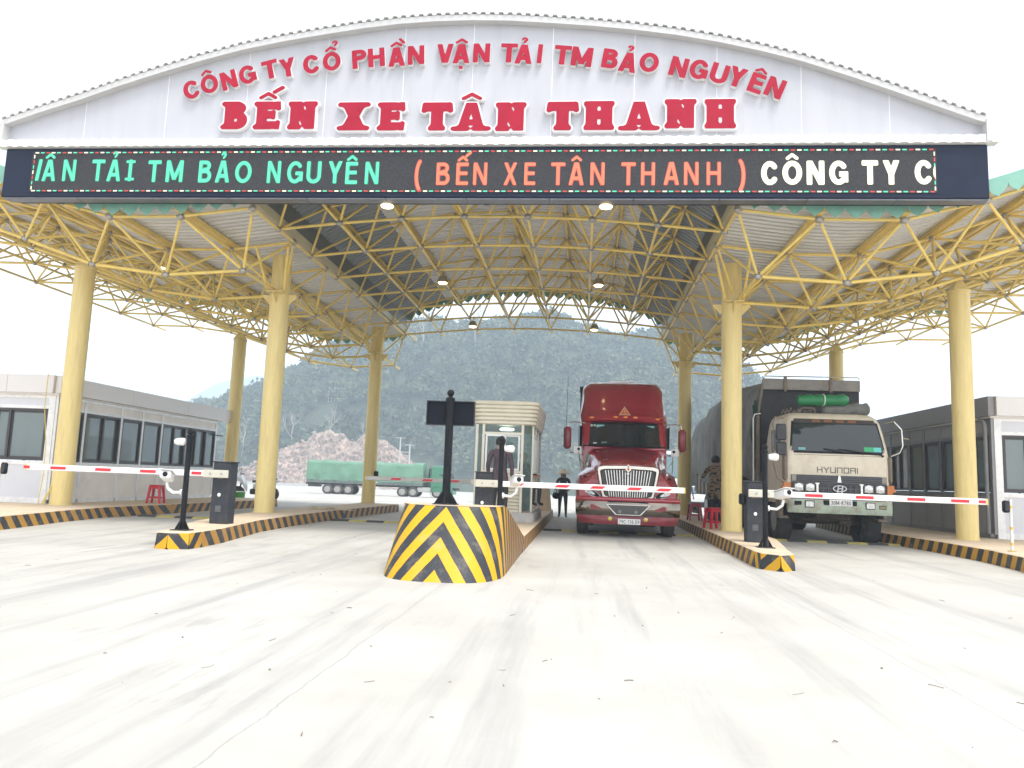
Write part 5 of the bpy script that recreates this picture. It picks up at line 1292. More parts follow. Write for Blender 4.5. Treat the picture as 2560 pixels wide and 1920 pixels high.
# chrome grille surround, recessed dark core, vertical bars
def trap(z, a=.775, c=.60): return c + (a - c) * min(1, max(0, (z - .90) / .75)) ** .7
def surround(inset, y0, y1):
    pts = []
    for k in range(29):
        t = k / 28; z = .90 + inset + (1.755 - .90 - 2 * inset) * t
        e = 1 - max(0, abs(2 * t - 1) - .80) / .20; e = .82 + .18 * math.sqrt(max(0, 1 - (1 - e) ** 2))
        pts.append((-(trap(z) - inset) * e, z))
    n = len(pts); pts = pts + [(0, 1.775 - inset)] + [(-x, z) for x, z in pts[::-1]]
    return pts
o_, i_ = surround(0, 0, 0), surround(.10, 0, 0)
b = MB(); n = len(o_)
rings_ = [[(x, .30, z) for x, z in o_], [(x, .17, z) for x, z in o_], [(x * .965, .125, 1.33 + (z - 1.33) * .965) for x, z in o_], [(x * 1.04, .125, 1.33 + (z - 1.33) * 1.04) for x, z in i_], [(x, .16, z) for x, z in i_], [(x, .26, z) for x, z in i_]]
b.loft(rings_, cap=False); b.build('grille_surround', CHROME, tr, smooth=50)
b = MB(); b.prism(i_, .235, .255); b.build('grille_core', mat('grille_mesh_grey', (.075, .07, .068), .6, var=.4, scale=60), tr, smooth=0)
for k in range(-8, 9):
    x = k * .070
    zt = 1.655 - .02 * (abs(k) / 8) ** 2 if k else 1.62; zb = .985 + .03 * (abs(k) / 8) ** 3
    xb = x * .80; b = MB(); w_ = .010 if k else .016
    b.loft([[(xb - w_, .165, zb), (xb + w_, .165, zb), (xb + w_, .225, zb), (xb - w_, .225, zb)], [(x - w_, .165, zt), (x + w_, .165, zt), (x + w_, .225, zt), (x - w_, .225, zt)]]); b.build('grille_bar', CHROMED, tr, smooth=0)
for s in (-1, 1):      # V branches to the badge
    b = MB(); b.path([(0, .17, 1.52), (s * .05, .17, 1.60), (s * .11, .16, 1.66)], .016, 6); b.build('grille_bar', CHROMED, tr)
b = MB(); b.prism([(0, 1.59), (.075, 1.68), (0, 1.80), (-.075, 1.68)], .10, .14); bd_ = b.build('badge', CHROME, tr, smooth=0)
b = MB(); b.prism([(0, 1.635), (.035, 1.68), (0, 1.725), (-.035, 1.68)], .09, .105); b.build('badge_inlay', mat('badge_orange', (.70, .12, .03), .4), bd_, smooth=0)
b = MB(); b.prism([(-.022, 1.73), (.022, 1.73), (0, 1.765)], .09, .105); b.build('badge_inlay', BLACK, bd_, smooth=0)
# headlamps
for s in (-1, 1):
    hp = [(1.19, 1.20), (1.10, 1.235), (.95, 1.20), (.78, 1.10), (.665, 1.0), (.66, .965), (.73, .955), (.92, 1.0), (1.10, 1.09), (1.19, 1.15)]
    hp = [(s * x, z) for x, z in hp]
    if s < 0: hp = hp[::-1]
    f_ = lambda x, y, z: (x, y + .22 * (abs(x) / 1.25) ** 3, z)
    b = MB(); b.prism(hp, .235, .27, fn=f_); hl = b.build('headlight', CHROMED, tr, smooth=0)
    c_ = (sum(p[0] for p in hp) / 10, sum(p[1] for p in hp) / 10)
    b = MB(); b.prism([(c_[0] + (x - c_[0]) * .88, c_[1] + (z - c_[1]) * .80) for x, z in hp], .222, .236, fn=f_); b.build('headlight_bezel', BLACK, hl, smooth=0)
    b = MB(); b.prism([(c_[0] + s * .05 + (x - c_[0]) * .66, c_[1] + .014 + (z - c_[1]) * .60) for x, z in hp], .208, .224, fn=f_); b.build('lens', LENS, hl, smooth=0)
# bumper: red upper lip, chrome band, lower red valance
def bumper(name, m, z0, z1, bulge, hw0, hw1, sm=50):
    def fn(u, v):
        z = z0 + (z1 - z0) * v; hw = hw0 + (hw1 - hw0) * v; x = hw * (2 * u - 1); a = abs(2 * u - 1)
        return (x, .0 + .10 * a ** 2 + .45 * max(0, a - .72) ** 1.5 * 2.2 - bulge * math.sin(math.pi * v), z)
    return patch(name, tr, m, fn, 28, 6, .02, sm), fn
bumper('bumper_lip', RED, .875, .985, .03, 1.285, 1.275)
ch_, cfn = bumper('chrome_bumper', mat('bumper_chrome', (.21, .18, .15), .12, 1.0, var=.2, scale=3), .535, .875, .055, 1.27, 1.285)
bumper('bumper_valance', REDM, .33, .535, .02, 1.18, 1.26)
b = MB(); b.box(0, .28, .93, 1.3, .06, .07); b.build('air_slot', BLACK, tr, smooth=0)
b = MB(); b.prism([(-.50, .865), (.50, .865), (.40, .905), (-.40, .905)], -.03, .04); b.build('air_slot', BLACK, tr, smooth=0)
gp = [(-.50, .80), (.50, .80), (.28, .575), (-.28, .575)]
b = MB(); b.prism([(x * 1.07, .69 + (z - .69) * 1.12) for x, z in gp], -.105, -.05); b.build('lower_grille_frame', CHROMED, tr, smooth=0)
b = MB(); b.prism(gp, -.112, -.10); lg = b.build('lower_grille', MATS['grille_mesh_grey'], tr, smooth=0)
for x in (-.20, .19):
    b = MB(); b.tube((x, -.115, .645), (x, -.125, .645), .04, 14); b.build('driving_lamp', mat('lamp_cover_grey', (.20, .19, .18), .5), lg)
for s in (-1, 1):
    q = [(.62, .70), (.86, .80), (.93, .77), (.90, .69), (.70, .665)]
    q = [(s * x, z) for x, z in q]
    b = MB(); b.prism(q, -.04, .02, fn=lambda x, y, z: (x, y + .10 * (abs(x) / 1.27) ** 2 - .052, z)); b.build('bumper_inlay', REDM, tr, smooth=0)
    b = MB(); b.prism([(s * .40, .50), (s * .78, .545), (s * .80, .50), (s * .66, .435), (s * .40, .43)], -.03, .02, fn=lambda x, y, z: (x, y + .10 * (abs(x) / 1.27) ** 2 - .005, z)); b.build('bumper_inlay', REDM, tr, smooth=0)
    b = MB(); b.lathe([(.052, .01), (.055, -.02), (.045, -.03)], 16, (s * .43, -.015, .468), 'y'); fl = b.build('fog_lamp', CHROMED, tr)
    b = MB(); b.lathe([(.043, -.03), (.03, -.042), (.003, -.046)], 16, (s * .43, -.015, .462), 'y'); b.build('lens', mat('fog_yellow', (.60, .50, .04), .2), fl)
PLW = mat('plate_white', (.72, .71, .68), .4); PLK = mat('plate_black', (.02, .02, .02), .6)
b = MB(); b.box(.03, -.055, .405, .54, .02, .135, 0, .008); pl = b.build('number_plate', PLW, tr, smooth=0)
b = MB(); word(b, '79C-116.59', .062, -.215, .405, .085, -.0685, None, width=.49); b.build('plate_lettering', PLK, pl, smooth=0)
# cab, sleeper, roof fairing
cab = [
 (2.06, 1.13, 1.13, 1.10, 2.28, .06), (2.40, 1.17, 1.16, 1.06, 2.98, .10), (2.46, 1.17, 1.16, 1.03, 3.12, .12), (2.62, 1.19, 1.18, 1.02, 3.22, .14), (2.85, 1.22, 1.22, .99, 3.48, .18),
 (3.15, 1.23, 1.24, 1.02, 3.88, .17), (3.5, 1.24, 1.25, 1.05, 4.17, .16), (3.75, 1.25, 1.25, 1.08, 4.27, .14), (4.2, 1.25, 1.25, 1.10, 4.30, .12), (5.2, 1.25, 1.25, 1.10, 4.28, .12)]
rs = []
for y, w0, w1, wt, zt, r in cab:
    zm = min(3.2, zt - .25)
    h = [(-w0, y, .95), (-w0, y, 1.6), (-w1, y, 2.1), (-w1, y, min(zm, zt - r - .05)), (-(w1 * .45 + wt * .55), y, zt - r * 1.1), (-wt, y, zt - r * .5), (-wt + r * .7, y, zt), (-wt * .5, y, zt + .025), (0, y, zt + .035)]
    rs.append(h + [(-x, yy, z) for x, yy, z in h[-2::-1]])
b = MB(); b.loft(rs); b.build('cab', RED, tr, smooth=38)
# windscreen
def wsf(u, v, m_=1.0, off=.02):
    a = 2 * u - 1; z = 2.33 + .66 * v; hw = 1.09 - .05 * v; return (hw * a * m_, 2.075 + .325 * v + .10 * abs(a) ** 2.6 - off, z + .02 * (1 - a * a) * (1 if v > .5 else -.3))
patch('windscreen', tr, WSG, lambda u, v: wsf(u, v, 1.0, .06), 16, 5, .01)
for s in (-1, 1):
    b = MB(); b.path([wsf(.5 + s * .5, v, 1.02, .07) for v in (0, .25, .5, .75, 1)], .028, 8); b.build('screen_pillar', RED, tr)
b = MB(); b.path([wsf(u, 0, 1.02, .075) for u in np.linspace(0, 1, 13)], .022, 6); b.build('cowl_seal', BLACK, tr)
for x0, x1 in ((-.85, -.15), (.05, .75)):
    b = MB(); b.tube((x0, 2.0, 2.33), (x1, 2.0, 2.42), .010, 6); b.build('wiper', BLACK, tr)
# dashboard plants, stickers
for x, z, w_, h_, m_ in ((-.66, 2.88, .22, .09, mat('sticker_teal', (.15, .38, .40), .5)), (.72, 2.90, .20, .05, MATS['sticker_teal']), (-.80, 2.40, .10, .025, PLW), (-.55, 2.42, .15, .06, mat('tissue_box_green', (.10, .16, .12), .7))):
    b = MB(); b.box(x, 2.02 + .325 * (z - 2.33) / .66 + .1 * abs(x / 1.07) ** 2.6 - .02, z, w_, .004, h_); b.build('screen_sticker', m_, tr, smooth=0)
b = MB(); b.tube((-.90, 2.275, 2.90), (-.90, 2.265, 2.90), .035, 14); b.tube((-.82, 2.265, 2.90), (-.82, 2.255, 2.90), .032, 14); b.build('screen_sticker', mat('sticker_pale', (.35, .40, .30), .5), tr)
# sun visor with marker lamps
def vis(u, v):
    a = 2 * u - 1; return (1.08 * a, 2.26 + .10 * v + .16 * abs(a) ** 2.4, 3.015 + .155 * v + .04 * (1 - abs(a) ** 2.2))
patch('sun_visor', tr, RED, vis, 18, 4, .03)
for x in (-.90, -.24, .03, .30, .98 - .06):
    p = vis(.5 + x / 2.16, .62); b = MB(); b.sphere((p[0], p[1] - .035, p[2]), .055, 12, 8, 0, (1.25, .5, .55)); b.build('marker_lamp', ORANGE, tr)
# warning triangle
tri = [(-.175, 0), (.175, 0), (0, .33)]
def trif(x, y, z): return (x + .02, 2.60 + y + (z) * .52, 3.225 + z * .83)
TRB = mat('triangle_pale', (.55, .36, .20), .5)
b = MB(); b.prism(tri, -.03, -.012, fn=trif); tg = b.build('warning_triangle', TRB, tr, smooth=0)
b = MB(); b.prism([(x * .68, .04 + z * .68) for x, z in tri], -.038, -.031, fn=trif); b.build('triangle_centre', mat('triangle_orange', (.62, .12, .05), .5), tg, smooth=0)
b = MB(); b.prism([(-.012, .11), (.012, .11), (.018, .20), (-.018, .20)], -.044, -.039, fn=trif); b.prism([(-.014, .07), (.014, .07), (.014, .095), (-.014, .095)], -.044, -.039, fn=trif); b.build('triangle_mark', TRB, tg, smooth=0)
# mirrors on bent tube arms, hood mirrors, aerial
for s in (-1, 1):
    x = s * 1.56
    b = MB(); b.box(x, 2.15, 2.53, .21, .15, .62, 0, .06); mh = b.build('door_mirror', REDM, tr, smooth=50)
    b = MB(); b.path([(s * 1.08, 2.3, 2.96), (s * 1.40, 2.2, 2.98), (s * 1.52, 2.16, 2.95), (s * 1.55, 2.15, 2.82)], .018, 8); b.path([(s * 1.53, 2.15, 2.24), (s * 1.47, 2.17, 2.13), (s * 1.18, 2.25, 2.12)], .018, 8); b.build('mirror_arm', CHROMED, tr)
    b = MB(); b.box(s * 1.27, 1.30, 2.16, .20, .03, .20, 0, .012); hm_ = b.build('bonnet_mirror', mat('mirror_back_pale', (.55, .54, .52), .5, var=.05, scale=9), tr, smooth=0)
    b = MB(); b.sphere((s * 1.24, 1.275, 2.19), .038, 12, 8, 0, (1, .6, 1)); b.build('mirror_pivot', BLACK, hm_)
    b = MB(); b.path([(s * 1.24, 1.30, 2.15), (s * 1.22, 1.24, 1.95), (s * 1.10, 1.05, 1.78), (s * .98, .95, 1.70)], .014, 6); b.path([(s * 1.22, 1.26, 2.05), (s * 1.16, .95, 1.62)], .012, 6); b.build('mirror_stay', CHROMED, tr)
    b = MB(); b.sphere((s * 1.06, .56, 1.475), .05, 10, 6, 0, (1, 1, .5)); b.build('rubber_stop', BLACK, tr)
    for k in range(7):
        b = MB(); y = 1.42 + k * .075; b.loft([[(s * (1.00 + .003 * k), y, 1.76), (s * (1.03 + .003 * k), y + .02, 1.76), (s * (1.03 + .003 * k), y + .02, 1.80)], [(s * (.935 + .012 * k), y, 2.02 + .012 * k), (s * (.965 + .012 * k), y + .02, 2.02 + .012 * k), (s * (.945 + .012 * k), y + .02, 2.06 + .012 * k)]]); b.build('bonnet_louvre', CHROMED, tr, smooth=0)
    # step fairing, tank, exhaust stack behind the cab
    b = MB(); b.box(s * 1.05, 3.3, .62, .40, 2.6, .62, 0, .06); b.build('side_fairing', REDM, tr, smooth=40)
    b = MB(); b.tube((s * 1.16, 5.55, 1.2), (s * 1.16, 5.55, 4.30), .09, 14); b.box(s * 1.14, 5.5, 4.27, .26, .2, .20, 0, .02); b.build('exhaust_stack', BLACK, tr, smooth=40)
    b = MB(); b.box(s * 1.253, 2.78, 2.62, .012, .62, .62, 0, .004); b.build('side_window', WSG, tr, smooth=0)
b = MB(); b.tube((-1.60, 2.25, 2.86), (-1.585, 2.25, 4.25), .006, 6); b.build('aerial', BLACK, tr)
b = MB(); b.box(.03, 3.74, 4.335, .80, .05, .045, 0, .015); b.build('roof_hatch', WHITE, tr, smooth=0)
# chassis, wheels
b = MB(); b.box(0, 4.2, .78, .95, 7.4, .28); b.box(0, 1.28, .50, 2.0, .16, .16); b.box(0, .9, .55, 1.0, .9, .22); b.build('chassis', DARK, tr, smooth=0)
for s in (-1, 1):
    wheel(tr, s * 1.09, 1.30, .52, .30, s, steer=0)
    for y in (6.0, 7.35): wheel(tr, s * .98, y, .52, .56, s)

# ------------------------------------------------------------------ cream cab-over cargo truck
CRM = mat('truck_cream_paint', (.67, .60, .475), .42, var=.05, scale=3, dirt=(.34, .24, .15), dscale=2.0, damt=.35, spec=.4)
BRN = mat('truck_weathered_brown', (.20, .16, .125), .6, var=.2, scale=5, dirt=(.10, .07, .05), dscale=6, damt=.6)
PGRN = mat('bumper_pale_green', (.36, .42, .33), .5, var=.06, scale=3, dirt=(.17, .075, .03), dscale=2.6, damt=.8)
PLAST = mat('grille_dark_plastic', (.035, .037, .045), .55, var=.2, scale=12, dirt=(.12, .11, .10), dscale=5, damt=.4)
TARP = mat('grey_tarpaulin', (.185, .190, .182), .8, var=.25, scale=1.5, dirt=(.29, .285, .27), dscale=1.2, damt=.5, bump=.35, bscale=8)
WOOD = mat('weathered_boards', (.17, .15, .125), .85, var=.3, scale=8, stretch=(1, .2, 6), dirt=(.26, .23, .2), dscale=4, damt=.5)
hy = thing('cargo_truck', 'weathered cream cab-over cargo truck under a grey tarpaulin behind the barrier arm', 'truck', (6.47, 20.25, 0), R(1.6))
prof = [(.98, 1.27, .06), (1.2, 1.30, .03), (1.55, 1.315, .0), (1.95, 1.315, .0), (2.24, 1.31, .02), (2.5, 1.29, .085), (2.8, 1.255, .175), (3.08, 1.21, .27), (3.22, 1.16, .36), (3.32, 1.07, .52), (3.355, .92, .72)]
def cabring(z, hw, f, r=.20, y1=1.95, n=5):
    pts = []
    for cx, cyy, a0 in ((hw - r, f + r, -90), (hw - .08, y1 - .08, 0), (-hw + .08, y1 - .08, 90), (-hw + r, f + r, 180)):
        rr = r if cyy < 1 else .08
        for k in range(n + 1):
            a = R(a0 + 90 * k / n); pts.append((cx + rr * math.cos(a), cyy + rr * math.sin(a), z))
    return pts
b = MB(); b.loft([cabring(z, hw, f) for z, hw, f in prof]); b.build('cab', CRM, hy, smooth=40)
def ff(z): return float(np.interp(z, [p[0] for p in prof], [p[2] for p in prof]))
def fpatch(name, m, x0, x1, z0, z1, off, t=.01, inset=0.0, nu=8, nv=4, parent=None, x0t=None, x1t=None, curve=True):
    x0t = x0 if x0t is None else x0t; x1t = x1 if x1t is None else x1t
    def fn(u, v):
        z = z0 + (z1 - z0) * v; a = x0 + (x0t - x0) * v; c = x1 + (x1t - x1) * v; x = a + (c - a) * u
        e = max(0, abs(x) - 1.06); return (x, ff(z) + (e * e * 2.2 if curve else 0) - off, z)
    return patch(name, parent or hy, m, fn, nu, nv, t)
fpatch('screen_seal', BLACK, -1.20, 1.20, 2.27, 3.10, .004, .012, nu=16, x0t=-1.08, x1t=1.08)
ws = fpatch('windscreen', mat('windscreen_clear_dark', (.022, .030, .032), .03, spec=.55), -1.15, 1.15, 2.32, 3.04, .018, .008, nu=16, x0t=-1.04, x1t=1.04)
fpatch('visor_band', mat('visor_dark', (.05, .045, .04), .5, var=.3, scale=9), -1.05, 1.05, 3.06, 3.17, .012, .012, nu=12, x0t=-1.0, x1t=1.0)
for x in (-.45, -.15, .15, .45):
    fpatch('visor_lamp', mat('visor_amber_dull', (.24, .10, .05), .4), x - .10, x + .10, 3.085, 3.15, .026, .008, nu=1, nv=1)
for x0, x1, m_ in ((.66, .88, mat('sticker_green', (.03, .40, .16), .5)), (.89, 1.08, mat('sticker_cyan', (.12, .55, .50), .5)), (-.98, -.80, MATS['sticker_teal'])):
    fpatch('screen_sticker', m_, x0, x1, 2.345, 2.46 if x0 > 0 else 2.41, .027, .003, nu=2, nv=1)
for x0, x1, z in ((-.95 + .6, .10, 2.34), (.0, .62, 2.33), (.45, 1.1, 2.28)):
    b = MB(); b.path([(x1, ff(2.26) - .05, z - .03), (x1 - .3, ff(2.32) - .06, z + .03), (x0, ff(2.36) - .04, z + .055)], .012, 6); b.tube((x1, .03, z - .05), (x1, -.05, z - .03), .02, 8); b.build('wiper', BLACK, hy)
fpatch('shut_line', BLACK, -1.1, 1.1, 2.222, 2.228, .002, .004, nu=12, nv=1)
# name in metal strokes
HX = -.52; b = MB(); LT = mat('lettering_grey', (.13, .12, .10), .5)
def st(pts, x): 
    for (a, c), (d, e) in pts: bx.append((x + a, c, x + d, e))
bx = []; W_, H_ = .115, .125; g = .165
st([((0, 0), (0, H_)), ((W_, 0), (W_, H_)), ((0, H_ / 2), (W_, H_ / 2))], HX)
st([((0, H_), (W_ / 2, H_ * .45)), ((W_, H_), (W_ / 2, H_ * .45)), ((W_ / 2, 0), (W_ / 2, H_ * .5))], HX + g)
st([((0, 0), (0, H_)), ((0, 0), (W_, 0)), ((W_, 0), (W_, H_))], HX + 2 * g)
st([((0, 0), (0, H_)), ((0, H_), (W_, H_)), ((W_, 0), (W_, H_))], HX + 3 * g)
st([((0, 0), (0, H_)), ((0, H_), (W_, H_)), ((W_, 0), (W_, H_)), ((0, 0), (W_, 0))], HX + 4 * g)
st([((0, 0), (0, H_)), ((0, H_), (W_, H_)), ((W_, 0), (W_, H_)), ((0, H_ / 2), (W_, H_ / 2))], HX + 5 * g)
st([((0, 0), (0, H_))], HX + 6 * g)
for q, (x0, z0, x1, z1) in enumerate(bx):
    d = Vector((x1 - x0, z1 - z0)); l = d.length; d /= l; nrm = Vector((-d.y, d.x)) * .011; e = d * .011; yy = -.006 - .0006 * (q % 5)
    b.prism([(x0 - e.x + nrm.x, 1.79 + z0 - e.y + nrm.y), (x0 - e.x - nrm.x, 1.79 + z0 - e.y - nrm.y), (x1 + e.x - nrm.x, 1.79 + z1 + e.y - nrm.y), (x1 + e.x + nrm.x, 1.79 + z1 + e.y + nrm.y)], yy, .0)
b.build('lettering', LT, hy, smooth=0)
# grille bands
fpatch('grille_band', PLAST, -1.18, 1.18, 1.545, 1.715, .012, .03, nu=14)
for z in (1.58, 1.63, 1.675): fpatch('grille_slat', mat('slat_grey', (.09, .09, .10), .5), -1.04, 1.04, z - .008, z + .008, .045, .012, nu=12, nv=1)
for x0, x1, z0, z1 in ((-1.17, -1.06, 1.555, 1.71), (1.05, 1.16, 1.555, 1.71)): fpatch('grille_corner', mat('corner_trim_grey', (.26, .24, .21), .45, .4), x0, x1, z0, z1, .046, .008, nu=2, nv=2)
b = MB(); b.prism([(-.022, 1.715), (.022, 1.715), (.05, 1.545), (-.05, 1.545)], -.07, -.045); b.build('centre_trim', CHROMED, hy, smooth=0)
fpatch('lamp_panel', PLAST, -1.18, 1.18, 1.10, 1.535, .016, .03, nu=14)
for x, w_ in ((-1.0, .22), (-.72, .22), (.72, .21), (1.0, .21)):
    z = 1.40; b = MB(); b.box(x, -.05 + 2.2 * max(0, abs(x) - 1.06) ** 2, z, w_ + .03, .03, .20, 0, .02); hl = b.build('headlight', mat('lamp_rim_grey', (.16, .15, .145), .5, .3), hy, smooth=0)
    b = MB(); b.lathe([(.001, -.015), (.05, -.012), (.10, .0)], 20, (0, 0, 0), 'y'); b.box(0, .004, 0, w_ - .02, .012, .155, 0, .025); o = b.build('lens', LENS, hl, smooth=40); o.location = (x, -.068, z); o.scale = (1, 1, .8) if False else (1, 1, 1)
for x in (-.545, .545):
    b = MB(); b.prism([(x + dx, z + .135) for dx, z in [(-.05, 1.385), (.05, 1.385), (.05, 1.36), (.025, 1.345), (.025, 1.155), (.05, 1.14), (.05, 1.115), (-.05, 1.115), (-.05, 1.14), (-.025, 1.155), (-.025, 1.345), (-.05, 1.36)]], -.068, -.045); b.build('grille_pillar', CHROMED, hy, smooth=0)
for z in (1.39,): fpatch('grille_slat', MATS['slat_grey'], -.50, .50, z - .014, z + .014, .05, .012, nu=6, nv=1)
for x in (-.40, -.27, .27, .40):
    b = MB(); b.box(x, -.052, 1.39, .02, .012, .17); b.build('grille_slat', MATS['slat_grey'], hy, smooth=0)
# badge: slanted H in an oval
EM = mat('badge_steel', (.42, .42, .43), .25, .9); b = MB(); rg = []
for k in range(40):
    a = 2 * math.pi * k / 40; c, s_ = math.cos(a), math.sin(a)
    rg.append([(.172 * c, -.062, 1.39 + .085 * s_), (.172 * c, -.085, 1.39 + .085 * s_), (.145 * c, -.085, 1.39 + .064 * s_), (.145 * c, -.062, 1.39 + .064 * s_)])
rg.append(rg[0]); b.loft(rg, cap=False)
b.prism([(-.088, 1.198), (-.055, 1.193), (-.018, 1.450), (-.048, 1.447)], -.086, -.064); b.prism([(.018, 1.195), (.048, 1.198), (.088, 1.447), (.055, 1.452)], -.086, -.064); b.prism([(-.045, 1.373), (.04, 1.385), (.045, 1.407), (-.04, 1.395)], -.085, -.063)
b.build('badge', EM, hy, smooth=0)
b = MB(); b.lathe([(.001, -.003), (1, 0)], 36, (0, 0, 0), 'y'); o = b.build('badge_back', PLAST, hy); o.location = (0, -.058, 1.39); o.scale = (.16, 1, .078)
# side corner panels, turn lamps
for s in (-1, 1):
    b = MB(); b.box(s * 1.30, .10, 1.90, .10, .20, .66, 0, .04); b.build('corner_panel', BRN, hy, smooth=40)
    b = MB(); b.prism([(s * 1.19, 1.510), (s * 1.36, 1.510), (s * 1.36, 1.420), (s * 1.40, 1.410), (s * 1.40, 1.350), (s * 1.33, 1.340), (s * 1.30, 1.260), (s * 1.19, 1.260)], -.02, .12); b.build('turn_lamp', mat('turn_lamp_orange', (.50, .16, .03), .35, var=.1, scale=9), hy, smooth=0)
    b = MB(); b.box(s * 1.30, .95, 2.62, .012, .82, .58, 0, .004); b.build('side_window', WSG, hy, smooth=0)
    b = MB(); b.box(s * 1.325, .95, 1.72, .012, .9, 1.0, 0, .004); b.build('door', CRM, hy, smooth=0)
    b = MB(); b.lathe([(.66, 0), (.66, .34)], 24, (s * 1.30 - (.34 if s > 0 else 0), 1.32, .55), 'x', 0, False); b.build('wheel_arch', DARK, hy)
    b = MB(); b.box(s * 1.24, .62, .62, .22, .40, .06); b.box(s * 1.30, .62, .90, .10, .40, .5, 0, .02); b.build('step', BRN, hy, smooth=0)
# mirrors on the near side and the bent guard rail on the far side
b = MB(); b.path([(-1.30, .12, 3.15), (-1.56, .02, 3.17), (-1.62, .0, 3.0), (-1.62, .0, 2.0), (-1.50, .06, 1.6), (-1.34, .1, 1.5)], .016, 8); b.build('mirror_arm', BRN, hy)
for z, h_ in ((2.78, .42), (2.36, .34)):
    b = MB(); b.box(-1.42, -.02, z, .26, .08, h_, 0, .03); b.build('mirror', PLAST, hy, smooth=40)
b = MB(); b.path([(1.24, .2, 3.10), (1.42, .05, 3.13), (1.58, .0, 2.93), (1.60, .0, 2.52), (1.52, .0, 2.34), (1.33, .05, 2.25)], .020, 8); b.tube((1.6, 0, 2.72), (1.75, 0, 2.70), .014, 6); b.build('mirror_arm', CHROMED, hy)
# bumper
def bfn(u, v):
    a = 2 * u - 1; return (1.275 * a, -.12 + .30 * max(0, abs(a) - .8) ** 1.6 * 4 - .03 * math.sin(math.pi * v), 0.76 + .345 * v)
patch('bumper', hy, PGRN, bfn, 24, 5, .04)
b = MB(); b.box(0, .08, .91, 2.46, .3, .29, 0, .02); b.build('bumper_core', PGRN, hy, smooth=0)
for x in (-.78, .70):
    b = MB(); b.box(x, -.185, .985, .24, .03, .175, 0, .03); hl = b.build('fog_lamp', BLACK, hy, smooth=0)
    b = MB(); b.box(x, -.203, .985, .20, .016, .14, 0, .03); b.build('lens', LENS, hl, smooth=0)
b = MB(); b.box(-1.06, -.178, 1.0, .18, .02, .105, 0, .02); b.build('lamp_hole', BLACK, hy, smooth=0)
b = MB(); b.box(1.0, -.178, .955, .19, .03, .11, 0, .02); fl = b.build('side_marker', BLACK, hy, smooth=0)
b = MB(); b.box(1.0, -.196, .955, .155, .01, .075, 0, .015); b.build('lens', mat('marker_olive', (.22, .19, .11), .3), fl, smooth=0)
for x in (-.36, .30):
    b = MB(); b.box(x, -.178, 1.005, .16, .02, .17, 0, .01); b.build('lamp_hole', BLACK, hy, smooth=0)
b = MB(); b.box(-.02, -.20, 1.035, .56, .015, .155, 0, .006); pl = b.build('number_plate', PLW, hy, smooth=0)
b = MB(); word(b, '30M-8780', .068, -.265, 1.035, .098, -.2105, None, width=.49); b.build('plate_lettering', PLK, pl, smooth=0)
# roof: rails, rolled green and grey covers
for x in (-.8, -.05):
    b = MB(); b.path([(x, .55, 3.34), (x + .02, .5, 3.44), (x + .08, .48, 3.47), (x + .34, .48, 3.47), (x + .40, .5, 3.44), (x + .42, .55, 3.34)], .014, 8); b.build('roof_rail', BRN, hy)
def roll(name, label, m, x0, x1, y, z, r, seed):
    rnd = random.Random(seed); b = MB(); rgs = []
    for k in range(17):
        t = k / 16; x = x0 + (x1 - x0) * t; rr = r * (1 + .10 * math.sin(k * 1.9 + seed)) * (1 if 0 < k < 16 else .72)
        rgs.append([(x, y + rr * (1.2 + rnd.uniform(-.08, .08)) * math.cos(a) + .03 * math.sin(k * .8), z + rr * (1 + rnd.uniform(-.1, .1)) * math.sin(a) + .04 * t) for a in [2 * math.pi * q / 14 for q in range(14)]])
    b.loft(rgs); o = b.build(name, m, None, smooth=60); o.location = hy.location; o.rotation_euler = hy.rotation_euler; tag(o, label, 'tarpaulin'); return o
roll('rolled_tarpaulin', 'rolled bright green plastic cover tied on the cream cab roof', mat('green_plastic_cover', (.015, .22, .075), .35, var=.15, scale=4, bump=.4, bscale=9), -.66, .68, 1.15, 3.74, .15, 1)
roll('rolled_tarpaulin', 'rolled dark grey cover lying beside the green one on the cab roof', TARP, .05, 1.30, 1.35, 3.52, .17, 5)
b = MB(); b.lathe([(.17, -.012), (.175, 0), (.17, .012)], 16, (0, 0, 0), 'x'); o = b.build('tie_strap', WHITE, hy); o.location = (.02, 1.15, 3.765); o.scale = (1, 1.2, 1)
b = MB()
for k in range(9): b.path([(-1.2 + .1 * k, .7 + .05 * k, 3.33), (-1.1 + .1 * k, .9, 3.44 + .03 * (k % 3)), (-.95 + .1 * k, 1.2, 3.36)], .018, 6)
b.build('rope_tangle', BRN, hy)
# cargo body: headboard, side boards, covered load
for z0, z1, y_ in ((4.18, 4.50, 2.42),):
    b = MB(); b.box(.12, y_, (z0 + z1) / 2, 2.74, .05, z1 - z0, 0, .008); b.build('headboard', mat('headboard_grey', (.27, .25, .23), .6, var=.15, scale=4, dirt=(.15, .12, .1), dscale=3, damt=.5), hy, smooth=0)
for x in (-.62, .66):
    b = MB(); b.box(x, y_ - .04, 4.34, .09, .05, .42, 0, .01); b.build('headboard_post', BRN, hy, smooth=0)
b = MB(); b.path([(-1.28, 2.36, 4.42), (-1.2, 2.36, 4.56), (1.42, 2.36, 4.58), (1.46, 2.36, 4.52)], .016, 8); b.build('top_rail', CHROMED, hy)
b = MB(); b.box(.12, 2.62, 3.0, 2.80, .10, 2.4); b.build('front_bulkhead', mat('bulkhead_dark', (.035, .036, .042), .7, var=.2, scale=5), hy, smooth=0)
b = MB(); b.loft([[(-1.42, 2.46, 3.3), (-1.36, 2.46, 3.3), (-1.36, 2.52, 3.3), (-1.42, 2.52, 3.3)], [(-1.25, 2.40, 4.5), (-1.19, 2.40, 4.5), (-1.19, 2.46, 4.5), (-1.25, 2.46, 4.5)]]); b.build('headboard_post', BRN, hy, smooth=0)
